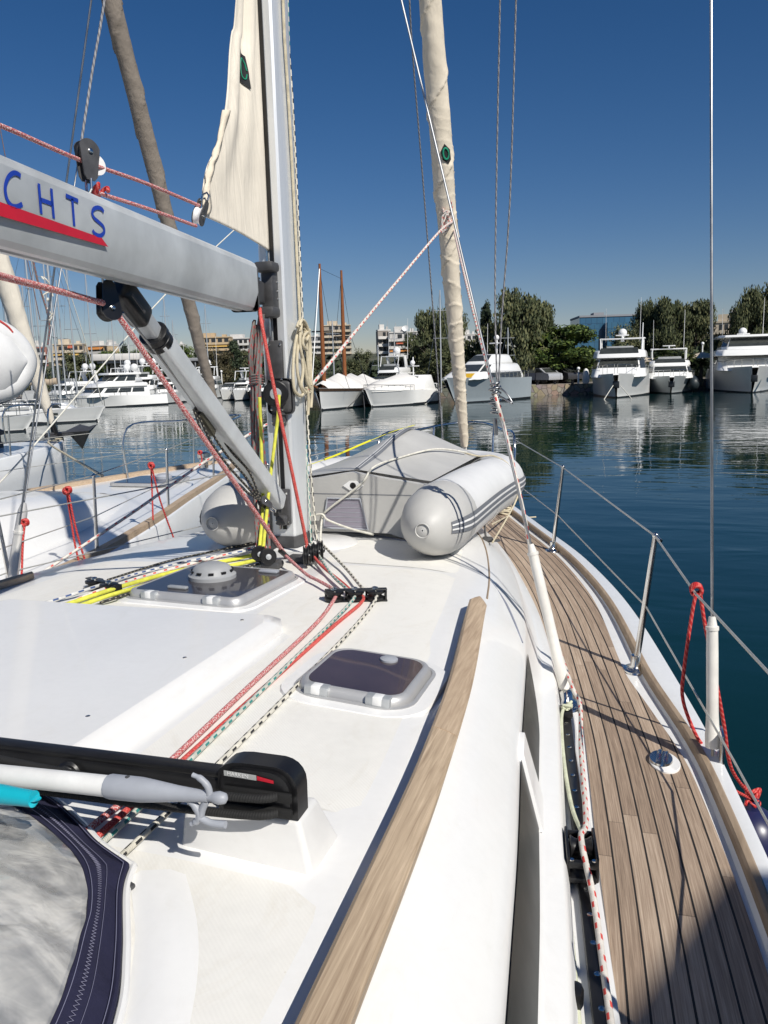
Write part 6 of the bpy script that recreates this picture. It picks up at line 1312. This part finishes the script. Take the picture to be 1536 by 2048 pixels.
def crown_mesh(kind,seed,n=2600):
    rnd=random.Random(seed); b=MB(); clumps=[]
    if kind=='euc':
        for i in range(46):
            a=rnd.uniform(0,6.283); h=rnd.uniform(.06,.97)**.9; r=.48*math.sin(min(1,h*1.9+.30)*1.571)*(1-.62*max(0,h-.5)/.5)*rnd.uniform(.3,1.0); clumps.append((Vector((math.cos(a)*r,math.sin(a)*r,h)),rnd.uniform(.09,.16),1.05))
    elif kind=='pine':
        for i in range(40):
            a=rnd.uniform(0,6.283); h=rnd.uniform(.22,.95); r=.52*math.sqrt(max(.03,1-((h-.40)/.60)**2))*rnd.uniform(.45,1.0); clumps.append((Vector((math.cos(a)*r,math.sin(a)*r,h)),rnd.uniform(.10,.17),.62))
    elif kind=='dark':
        for i in range(40):
            h=rnd.uniform(.06,1.0); a=rnd.uniform(0,6.283); r=.42*(1-h)**.7*rnd.uniform(.4,1)+.02; clumps.append((Vector((math.cos(a)*r,math.sin(a)*r,h)),rnd.uniform(.07,.12),1.1))
    else:
        for i in range(36):
            a=rnd.uniform(0,6.283); h=rnd.uniform(.08,.93); r=.5*math.sqrt(max(.05,1-((h-.45)/.56)**2))*rnd.uniform(.35,1.0); clumps.append((Vector((math.cos(a)*r,math.sin(a)*r,h)),rnd.uniform(.10,.19),.95))
    per=n//len(clumps); vs=[];fs=[]
    for c,r,sq in clumps:
        for k in range(per):
            d=Vector((rnd.gauss(0,1),rnd.gauss(0,1),rnd.gauss(0,1))).normalized(); rr=r*rnd.uniform(.45,1.08); p=c+Vector((d.x*rr,d.y*rr,d.z*rr*sq))
            if kind=='euc' : p.z-=.035*rnd.random()
            nrm=(d+Vector((rnd.gauss(0,.6),rnd.gauss(0,.6),rnd.gauss(0,.6)+.25))).normalized(); t=nrm.orthogonal().normalized(); q=nrm.cross(t); a=rnd.uniform(0,6.283); u=t*math.cos(a)+q*math.sin(a); w=nrm.cross(u)
            if kind=='euc': u=(u*.35+Vector((0,0,-1))).normalized(); w=nrm.cross(u).normalized(); s1,s2=.021,.009
            elif kind=='pine': s1,s2=.019,.012
            else: s1,s2=.020,.014
            s=rnd.uniform(.7,1.35); o=len(vs); vs+= [p-u*s1*s,p+w*s2*s,p+u*s1*s,p-w*s2*s]; fs.append([o,o+1,o+2,o+3])
    for k in range(420):
        c,r,sq=clumps[rnd.randrange(len(clumps))]; p=Vector((c.x*.62,c.y*.62,c.z*.94)); p+=Vector((rnd.gauss(0,.04),rnd.gauss(0,.04),rnd.gauss(0,.03))); nrm=Vector((rnd.gauss(0,1),rnd.gauss(0,1),rnd.gauss(0,.5))).normalized(); u=nrm.orthogonal().normalized(); w=nrm.cross(u); s=rnd.uniform(.04,.075); o=len(vs); vs+=[p-u*s,p+w*s,p+u*s,p-w*s]; fs.append([o,o+1,o+2,o+3])
    b.add(vs,fs); return b
CROWN={}
def crown(kind,var,mat):
    key=(kind,var,mat)
    if key not in CROWN:
        o=crown_mesh(kind,hash((kind,var))%1000 if False else 11*var+len(kind)*7,13000 if kind=='euc' else 9000 if kind=='pine' else 5200).build('crown',M[mat],None,180,flip=False); CROWN[key]=o.data; bpy.data.objects.remove(o)
    return CROWN[key]
def tree(name,label,px,top,wpx,D,kind,mat,var=0,group='trees along the far shore',base=1.0,low=0.0):
    p=far(px,D,base); H=far_z(px,top,D)-base; W=wpx*D/F*(1.62 if kind=='euc' else 1.25); T=thing(name,label,'tree',p,group,rotz=var*1.3)
    o=bpy.data.objects.new('crown',crown(kind,var,mat)); COL.objects.link(o); o.parent=T; o.scale=(W,W,H*(1-low)); o.location=(0,0,H*low)
    b=MB(); r=max(.10,W*.028); rnd=random.Random(px); pts=[Vector((0,0,-.3)),Vector((rnd.uniform(-.1,.1),rnd.uniform(-.1,.1),H*.3)),Vector((rnd.uniform(-.3,.3),rnd.uniform(-.3,.3),H*.75))]; b.tube(smooth(pts,4),[r*1.3,r,r*.4],8)
    for i in range(6):
        a=rnd.uniform(0,6.28); h0=H*rnd.uniform(.25,.6); b.tube(smooth([(0,0,h0),(math.cos(a)*W*.16,math.sin(a)*W*.16,h0+H*.12),(math.cos(a)*W*.33,math.sin(a)*W*.33,h0+H*.22)],3),[r*.5,r*.35,r*.15],6)
    b.build('trunk',M['bark'],T,60,local=True); return T
tree('eucalyptus_tree','tallest broad eucalyptus behind the stern of the silver grey yacht',1040,588,108,82,'euc','l_euc',0)
tree('eucalyptus_tree','eucalyptus shoulder right of the tallest one, above the round pine',1082,618,74,86,'euc','l_euc',1)
tree('conifer_tree','narrow dark conifer rising between the stays left of the tallest eucalyptus',972,610,52,86,'dark','l_dark',0)
tree('pine_tree','round bright green pine over the parked cars',1126,652,140,82,'pine','l_pine',0)
tree('pine_tree','lower pine bough beside the tallest eucalyptus trunk',1075,676,80,83,'pine','l_pine',1)
tree('eucalyptus_tree','eucalyptus left of the rolled genoa beside the pale apartment block',862,628,66,84,'euc','l_euc',2)
tree('eucalyptus_tree','eucalyptus crown showing just behind the rolled genoa',902,630,64,86,'euc','l_euc',3)
tree('bush_tree','dark dense tree at the foot of the pale apartment block',822,706,64,88,'bush','l_dark',0)
tree('bush_tree','shaded tree under the genoa behind the small cabin boat',872,700,90,80,'bush','l_euc',1)
tree('eucalyptus_tree','slim eucalyptus just right of the blue glass office',1290,610,44,96,'euc','l_euc',4)
tree('eucalyptus_tree','eucalyptus above the palm behind the grey motor yacht',1340,604,70,94,'euc','l_euc',5)
tree('eucalyptus_tree','eucalyptus left of the outer shroud above the smaller yacht',1392,608,70,95,'euc','l_euc',6)
tree('eucalyptus_tree','lower eucalyptus directly behind the outer shroud',1366,622,74,98,'euc','l_euc',7)
tree('olive_tree','pale olive tree in front of the blue glass office',1245,652,56,92,'bush','l_ol',2)
tree('eucalyptus_tree','tall eucalyptus behind the dome of the right edge yacht',1496,586,66,90,'euc','l_euc',8)
tree('eucalyptus_tree','tall dark eucalyptus at the right edge of the view',1545,574,84,90,'euc','l_euc',9)
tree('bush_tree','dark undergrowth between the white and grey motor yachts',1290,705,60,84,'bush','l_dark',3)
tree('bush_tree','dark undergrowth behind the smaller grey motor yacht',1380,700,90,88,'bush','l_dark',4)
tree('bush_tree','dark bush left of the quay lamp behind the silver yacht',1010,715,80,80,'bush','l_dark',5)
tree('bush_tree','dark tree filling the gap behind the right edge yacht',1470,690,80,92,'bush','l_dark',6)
L_=[(70,728,60,'bush','l_ol','low olive tree at the far left behind the masts'),(150,704,70,'bush','l_ol','grey green tree left of the orange awning building'),(190,716,50,'pine','l_pine','small round pine below the orange awning building'),(222,702,60,'pine','l_pine','green pine right of the orange awning building'),(252,692,44,'dark','l_dark','dark pointed tree right of the orange awning building'),(285,700,62,'pine','l_pine','green tree behind the red line and the vang'),(330,694,60,'pine','l_pine','bright pine crown showing right of the vang'),(365,692,56,'pine','l_pine','pine crown left of the taupe rolled sail'),(405,690,64,'dark','l_dark','dark tree right of the taupe rolled sail'),(436,700,62,'bush','l_brn','brownish tree between the taupe sail and the mast'),(470,688,58,'dark','l_dark','dark conifer near the mast under the white flats'),(498,700,62,'bush','l_ol','pale green tree close beside the mast'),(520,706,60,'bush','l_ol','tree behind the hanging grey rope hank'),(410,730,60,'bush','l_brn','low dry tree behind the taupe sail'),(455,735,56,'bush','l_ol','low shrub behind the white sports boats'),(606,692,56,'bush','l_ol','tree between the mast and the schooner'),(632,712,44,'bush','l_brn','low tree at the foot of the first schooner mast'),(722,700,44,'bush','l_ol','leafy tree right of the second schooner mast'),(700,718,50,'bush','l_ol','low tree behind the schooner cover'),(750,722,56,'dark','l_dark','dark tree left of the pale apartment block'),(780,726,60,'bush','l_dark','dark shrub in front of the pale apartment block'),(925,712,60,'bush','l_dark','dark tree behind the bridge of the silver yacht'),(955,700,60,'bush','l_euc','bushy tree behind the mast of the silver yacht')]
for i,(px,top,w,k,m,l) in enumerate(L_): tree({'bush':'bush_tree','pine':'pine_tree','dark':'conifer_tree'}[k],l,px,top,w,qd(px)+8+(i%3)*5,k,m,i%4+(0 if k!='dark' else 0))
# filler shrubs: a mass of low growth behind the quay
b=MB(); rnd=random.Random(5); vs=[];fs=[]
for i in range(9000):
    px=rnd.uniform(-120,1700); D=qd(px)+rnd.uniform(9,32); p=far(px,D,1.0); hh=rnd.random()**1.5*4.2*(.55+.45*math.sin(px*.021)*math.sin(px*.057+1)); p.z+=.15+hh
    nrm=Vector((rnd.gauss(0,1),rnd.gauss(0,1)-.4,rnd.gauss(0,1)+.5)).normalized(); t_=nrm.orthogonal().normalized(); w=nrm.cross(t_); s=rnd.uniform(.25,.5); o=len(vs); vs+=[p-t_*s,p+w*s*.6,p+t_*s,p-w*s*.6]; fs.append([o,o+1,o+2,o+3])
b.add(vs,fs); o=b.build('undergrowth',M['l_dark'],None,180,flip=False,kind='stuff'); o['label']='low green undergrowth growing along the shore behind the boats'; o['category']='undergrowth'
def palm(label,px,top,D,var):
    p=far(px,D,.95); H=far_z(px,top,D)-.95; T=thing('palm_tree',label,'palm',p,'palms on the quay'); rnd=random.Random(var); b=MB(); b.tube([(0,0,-.2),(.05,0,H*.4),(0,.05,H*.72)],[.22,.17,.15],8); b.build('trunk',M['bark'],T,60,local=True)
    b=MB()
    for i in range(34):
        a=rnd.uniform(0,6.283); el=rnd.uniform(-.5,1.25); L=H*.42*rnd.uniform(.8,1.1); d=Vector((math.cos(a)*math.cos(el),math.sin(a)*math.cos(el),math.sin(el))); P=[Vector((0,0,H*.72))+d*L*s-Vector((0,0,1))*(s*s*L*.55) for s in (0,.3,.6,.8,1)]
        for j in range(22):
            s=.12+.88*j/22; k=s*4; q=P[min(3,int(k))].lerp(P[min(4,int(k)+1)],k-int(k)); sd_=d.cross(Vector((0,0,1))).normalized()
            for sg in (1,-1):
                tip=q+(sd_*sg*.9+d*.6-Vector((0,0,.55))).normalized()*L*.30*(1-.5*s); wv=d*.05; b.add([q-wv,q+wv,tip],[[0,1,2]])
    b.build('fronds' if False else 'crown',M['l_palm'],T,180,local=True,flip=False)
palm('palm directly behind the smaller grey motor yacht',1328,690,76,1); palm('palm between the grey motor yacht and the outer shroud',1375,700,77,2); palm('palm peeping out left of the right edge yacht',1402,712,78,3)
# ------------------------------------------------------------------ buildings
def rmat(n,c): return plain(n,c,.85,0,.10,.35)
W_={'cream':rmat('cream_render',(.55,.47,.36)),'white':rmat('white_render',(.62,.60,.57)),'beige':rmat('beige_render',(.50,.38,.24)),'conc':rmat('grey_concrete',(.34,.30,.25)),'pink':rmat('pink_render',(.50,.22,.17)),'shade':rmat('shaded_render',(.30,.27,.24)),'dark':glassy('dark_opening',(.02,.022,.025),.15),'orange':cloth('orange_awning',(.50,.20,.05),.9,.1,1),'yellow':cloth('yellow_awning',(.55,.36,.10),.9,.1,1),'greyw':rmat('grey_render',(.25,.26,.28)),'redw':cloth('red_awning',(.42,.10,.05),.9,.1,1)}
def building(label,x0,x1,top,D,fl,wall,slab,yaw=0,depth=None,awn=(),name='apartment_block',bal=1.3,nb=6,roof=True,zbase=0.0,rail='white',group=None):
    c=far((x0+x1)/2,D,zbase); H=far_z((x0+x1)/2,top,D)-zbase; Wd=(x1-x0)*D/F; dp=depth or Wd*.6; fh=fl; nf=max(2,int(H/fh)); T=thing(name,label,'building',c,group,rotz=YAW+R(yaw))
    b=MB(); b.box((0,dp/2,H/2-2),(Wd*.96,dp,H+4)); b.build('wall',W_[wall],T,local=True)
    for k in range(nf):
        z=H-fh*(k+1)
        if z<2: break
        b=MB(); b.box((0,-bal/2+.05,z-.12),(Wd,bal+.1,.28)); b.box((0,-bal+.06,z+.42),(Wd,.10,.85)) ; b.box((Wd/2-.02,dp*.4,z-.12),(.35,dp*.8,.26)); b.build('balcony',W_[slab],T,local=True)
        for j in range(nb):
            w=Wd*.96/nb; x=-Wd*.48+w*(j+.5)
            if (j*7+k*3)%11==0: continue
            q=MB(); q.box((x,-.03,z+fh*.5),(w*.66,.06,fh*.72)); q.build('window',W_['dark'],T,local=True)
        for (fk,j0,j1,m) in awn:
            if fk==k:
                w=Wd*.96/nb; xa=-Wd*.48+w*j0;xb=-Wd*.48+w*j1; q=MB(); q.add([(xa,-.05,z+fh*.93),(xb,-.05,z+fh*.93),(xb,-bal-.3,z+fh*.55),(xa,-bal-.3,z+fh*.55)],[[0,1,2,3]]); q.build('awning',W_[m],T,local=True)
    if roof:
        b=MB(); b.box((0,dp*.4,H+.35),(Wd*.98,dp*.9,.5)); b.box((-Wd*.15,dp*.4,H+1.5),(Wd*.35,dp*.4,2.2)); b.box((Wd*.28,dp*.5,H+1.1),(Wd*.12,dp*.3,1.4)); b.build('roof',W_[slab],T,local=True)
        rnd=random.Random(int(x0)); 
        for k in range(4):
            x=rnd.uniform(-.45,.45)*Wd; pole(T,(x,dp*.3,H+.5),(x,dp*.3,H+rnd.uniform(2.5,4.5)),.10,'roof_aerial','alu_d')
    return T
building('terracotta and cream flats with orange awnings at the far left',112,172,690,360,3.0,'beige','cream',8,awn=((0,3,4,'redw'),(1,0,2,'yellow'),(1,3,5,'yellow'),(2,3,6,'orange'),(3,0,2,'orange')),nb=6)
building('long low wing of cream flats with orange awnings, right of the terracotta block',172,226,693,380,3.0,'beige','white',-24,awn=((0,0,5,'orange'),(1,1,4,'yellow')),nb=6)
building('pink edged block partly hidden at the far left',68,96,694,340,3.0,'pink','white',10,nb=3); building('white flats peeping above the trees right of the orange awnings',214,238,690,420,3.0,'white','white',-10,nb=3)
building('beige flats on the ridge right of the taupe rolled sail',398,464,676,420,3.0,'beige','beige',0,awn=((1,0,3,'yellow'),(1,3,6,'yellow')),nb=5)
building('white flats on the ridge just left of the mast',450,520,678,440,3.0,'white','white',-6,awn=(),nb=7)
building('small white flats above the trees behind the vang',340,372,690,450,3.0,'white','white',0,nb=3); building('lone white villa among the trees left of the mast',380,400,717,300,3.0,'white','white',0,nb=2,roof=False); building('second white villa among the trees near the taupe sail',414,432,716,310,3.0,'white','white',6,nb=2,roof=False)
building('tall grey brown tower of balconies behind the schooner masts',648,704,652,430,2.75,'conc','cream',0,nb=5)
building('low grey block left of the balcony tower',600,646,674,470,3.0,'greyw','white',0,nb=5)
building('white apartment block with a roof dish right of the schooner',780,836,666,330,2.9,'white','white',-6,awn=((1,1,4,'redw'),(2,0,3,'greyw') if False else (2,0,3,'orange')),nb=4)
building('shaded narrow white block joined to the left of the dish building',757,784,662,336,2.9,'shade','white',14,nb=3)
b_=far(813,330); T=thing('satellite_dish','white satellite dish on the roof of the pale apartment block','satellite dish',(b_.x,b_.y,far_z(813,664,330))); b=MB(); b.lathe([(1e-6,0),(.7,.12),(1.25,.42),(1.3,.45)],18,M=Matrix.Translation((0,0,1.2))@Matrix.Rotation(R(60),4,'X'),caps=False); b.build('reflector',M['white'],T,local=True); pole(T,(0,0,0),(0,0,1.2),.12,'post')
building('pale flats glimpsed right of the rolled genoa',924,954,670,420,2.9,'white','white',0,nb=3)
building('beige terraced flats behind the right edge yacht',1424,1476,646,250,2.9,'cream','cream',-30,nb=5); building('white roof block beside the tall eucalyptus at right',1456,1482,634,300,2.9,'white','cream',-20,nb=3)
# blue glass office
t=NT('blue_curtain_wall'); v=t.co('Object'); br=t.node('ShaderNodeTexBrick'); br.offset=0; br.inputs['Scale'].default_value=1; br.inputs['Brick Width'].default_value=1.5; br.inputs['Row Height'].default_value=1.7; br.inputs['Mortar Size'].default_value=.05; br.inputs['Color1'].default_value=(.035,.105,.18,1); br.inputs['Color2'].default_value=(.045,.13,.215,1); br.inputs['Mortar'].default_value=(.02,.05,.09,1)
mp=t.node('ShaderNodeMapping'); mp.inputs['Rotation'].default_value=(R(90),0,0); t.link(v,mp.inputs[0]); t.link(mp.outputs[0],br.inputs['Vector']); t.col(br.outputs['Color']); t.set(.18); M['glassw']=t.m
D=230; c=far(1205,D,0); T=thing('office_building','blue glass office building above the trees behind the white motor yacht','building',c,None,YAW+R(-4)); H=far_z(1205,634,D); k=D/F
b=MB(); b.box((2.0,9,H/2),(118*k,16,H)); b.build('upper_block',M['glassw'],T,local=True)
H2=far_z(1150,652,D); b=MB(); b.box((-40*k,2,H2/2),(52*k,12,H2)); b.build('left_block',M['glassw'],T,local=True); H3=far_z(1230,646,D); b=MB(); b.box((36*k,1,H3/2),(66*k,10,H3)); b.build('right_block',M['glassw'],T,local=True)
b=MB(); b.box((2,9,H+.35),(119*k,16.4,.5)); b.box((0,9,H+1.0),(20*k,5,1.2)); b.build('roof',W_['greyw'],T,local=True); b=MB(); b.box((-26*k,1-.05,H-2.6),(6*k,.2,1.6)); b.build('window',W_['dark'],T,local=True)
# club house roof and canopies on the quay
c=far(305,116,.9); T=thing('pavilion','long low dark pavilion with a pale roof behind the broadside motor yacht','building',c,None,YAW+R(3)); b=MB(); b.box((0,3,3.9),(14.5,7,.45),b=.1); b.build('roof',W_['greyw'],T,local=True); b=MB(); b.box((0,3.2,1.9),(13.5,5.5,3.6)); b.build('wall',W_['dark'],T,local=True); b=MB(); b.box((-4.6,1.5,4.5),(6.5,5,.9),b=.15); b.build('upper_roof',W_['white'],T,local=True)
for k in range(7):
    b=MB(); b.box((-6+2*k,-.2,1.9),(.15,.15,3.7)); b.build('column',W_['greyw'],T,local=True)
def canopy(label,px,py,D,w):
    p=far(px,D,.95); h=far_z(px,py,D)-.95; T=thing('parasol',label,'parasol',p,'beige parasols on the quay'); b=MB(); b.lathe([(w,h*.78),(w*.5,h*.90),(1e-6,h)],8,caps=False); b.build('canopy',M['tan'] if False else W_['cream'],T,20,local=True); pole(T,(0,0,0),(0,0,h*.9),.05,'pole','alu_d')
canopy('beige parasol left of the smaller grey motor yacht',1292,712,78,2.0); canopy('beige parasol right of the smaller grey motor yacht',1404,704,79,1.9)
# cars under the pine
def car(label,px,D,col,yaw):
    p=far(px,D,.97); T=thing('parked_car',label,'car',p,'cars parked under the pine',YAW+R(yaw)); m=plain('car_paint',col,.25,.2,.05); side=[(-2.1,.35),(-2.12,.75),(-1.95,.92),(-1.2,1.0),(-.55,1.42),(.75,1.45),(1.5,1.02),(2.0,.92),(2.12,.6),(2.08,.35)]
    b=MB(); M_=axes(Vector((0,.85,0)),Vector((1,0,0)),Vector((0,0,1)),Vector((0,-1,0))); b.prism(side,1.7,M_); o=b.build('body',m,T,30,local=True)
    for s in (.86,-.86):
        q=MB(); q.add([(x,s*1.0-(.0),z) for x,z in ((-1.05,1.02),(-.5,1.36),(.68,1.38),(1.25,1.04))],[[0,1,2,3]]); q.build('window',M['win'],o,local=True)
        for x in (-1.3,1.3): q=MB(); q.lathe([(.1,-.1),(.32,-.1),(.33,0),(.32,.1),(.1,.1)],16,M=Matrix.Translation((x,s*.82,.32))@Matrix.Rotation(R(90),4,'X')); q.build('wheel',M['black'],T,40,local=True)
    q=MB(); q.add([(1.52,-.7,1.03),(1.52,.7,1.03),(.8,.62,1.43),(.8,-.62,1.43)],[[0,1,2,3]]); q.build('windscreen',M['win'],o,local=True)
car('dark car parked under the left side of the pine',1052,80,(.03,.035,.05),20); car('silver car parked under the middle of the pine',1082,80,(.45,.46,.48),-60); car('dark grey car parked near the quay lamp',1124,81,(.06,.06,.065),-65)
def lamp(label,px,top,D):
    p=far(px,D,.95); h=far_z(px,top,D)-.95; T=thing('street_lamp',label,'lamp post',p,'lamp posts on the quay'); b=MB(); b.tube([(0,0,0),(0,0,h-.2)],[.09,.06],8); b.build('post',M['fwhite'],T,local=True); b=MB(); b.sphere((0,0,h-.05),.16,10); b.build('globe',M['white'],T,local=True)
lamp('pale lamp post on the quay left of the white bow on yacht',1157,736,76.5); lamp('lamp post on the quay among the trees behind the grey motor yacht',1404,686,84); lamp('lamp post behind the sports boats left of the mast',443,742,104)
p=far(1172,77,.95); T=thing('covered_scooter','white covered scooter standing on the quay beside the bow on yacht','scooter',p); b=MB(); b.lathe([(.35,0),(.42,.4),(.36,.9),(.25,1.2),(.1,1.32),(1e-6,1.35)],14,M=Matrix.Diagonal((.8,1.5,1,1)),caps=False); b.build('cover',M['canvas'],T,60,local=True)
for i,(px) in enumerate((1040,1075,1110,1145)):
    p=far(px,75.7,.9); b=MB(); b.lathe([(.16,0),(.12,.1),(.12,.3),(.2,.36),(.2,.42),(1e-6,.45)],12,caps=False); o=b.build('bollard',M['black']); o.location=p; tag(o,'small black mooring bollard on the far quay','bollard','bollards on the far quay')
# ================================================================== WATER, SKY, LIGHT, CAMERA
t=NT('harbour_water'); v=t.co('Object'); 
def wv(scale,det,rot=0.0,st=(1,1,1)):
    mp=t.node('ShaderNodeMapping'); mp.inputs['Scale'].default_value=st; mp.inputs['Rotation'].default_value=(0,0,R(rot)); tc=t.node('ShaderNodeTexCoord'); t.link(tc.outputs['Object'],mp.inputs[0]); x=t.node('ShaderNodeTexNoise'); x.inputs['Scale'].default_value=scale; x.inputs['Detail'].default_value=det; x.inputs['Roughness'].default_value=.5; x.inputs['Distortion'].default_value=.6; t.link(mp.outputs[0],x.inputs['Vector']); return x.outputs['Fac']
a=wv(.55,2,-17+8,(.55,1.25,1)); c=wv(2.1,2,-17-14,(.6,1.2,1)); d=wv(.12,2,20)
amp=t.ramp(d,[(.35,(.45,.45,.45)),(.65,(1,1,1))]); hgt=t.math('MULTIPLY_ADD',c,.22,t.math('MULTIPLY',a,1.0)); hgt=t.math('MULTIPLY',hgt,amp)
t.col(t.ramp(d,[(.3,(.002,.018,.020)),(.7,(.003,.027,.029))])); t.set(.03,0,.42); t.b.inputs['IOR'].default_value=1.33
bm_=t.bump(hgt,.27,.11); M['water']=t.m
b=MB(); S=4000; b.add([(-S,-S,0),(S,-S,0),(S,S,0),(-S,S,0)],[[0,1,2,3]]); b.build('water',M['water'],None,kind='structure')
SUN_EL=R(42); sdir=Vector((.785,-.62,0)).normalized()*math.cos(SUN_EL)+Vector((0,0,math.sin(SUN_EL)))
w=bpy.data.worlds.new('World'); SC.world=w; w.use_nodes=True; nt=w.node_tree; bg=nt.nodes['Background']; sk=nt.nodes.new('ShaderNodeTexSky'); sk.sky_type='NISHITA'; sk.sun_disc=False; sk.sun_elevation=SUN_EL; sk.sun_rotation=math.atan2(sdir.x,sdir.y); sk.altitude=0; sk.air_density=1.0; sk.dust_density=0.0; sk.ozone_density=4.5; hs=nt.nodes.new('ShaderNodeHueSaturation'); hs.inputs['Saturation'].default_value=1.27; hs.inputs['Value'].default_value=1.0
nt.links.new(sk.outputs[0],hs.inputs['Color']); tn=nt.nodes.new('ShaderNodeMix'); tn.data_type='RGBA'; tn.blend_type='MULTIPLY'; tn.inputs[0].default_value=1; tn.inputs[7].default_value=(1.06,.945,1.04,1); nt.links.new(hs.outputs[0],tn.inputs[6]); nt.links.new(tn.outputs[2],bg.inputs[0]); bg.inputs[1].default_value=.055
li=bpy.data.lights.new('sun','SUN'); li.energy=5.0; li.angle=R(.53); li.color=(1,.955,.88); lo=bpy.data.objects.new('sun',li); COL.objects.link(lo); lo.rotation_euler=sdir.to_track_quat('Z','Y').to_euler(); lo.location=(20,-20,30)
cam=bpy.data.cameras.new('camera'); co_=bpy.data.objects.new('camera',cam); COL.objects.link(co_); SC.camera=co_
cam.sensor_fit='VERTICAL'; cam.sensor_height=36; cam.sensor_width=27; cam.lens=F/2048*36; cam.clip_start=.05; cam.clip_end=12000
r0=RGT; u0=FWD*math.sin(PITCH)+Vector((0,0,math.cos(PITCH))); f0=FWD*math.cos(PITCH)-Vector((0,0,math.sin(PITCH)))
xr=r0*math.cos(ROLL)-u0*math.sin(ROLL); yr=r0*math.sin(ROLL)+u0*math.cos(ROLL)
co_.matrix_world=axes(CAM,xr,yr,-f0)
SC.view_settings.view_transform='Standard'; SC.view_settings.look='None'; SC.view_settings.exposure=0; SC.view_settings.gamma=1
SC.render.engine='CYCLES'; SC.cycles.max_bounces=8; SC.cycles.transparent_max_bounces=12; SC.cycles.use_denoising=True; SC.cycles.sample_clamp_indirect=6
for o in bpy.data.objects:
    if '_b' in o.keys(): del o['_b']
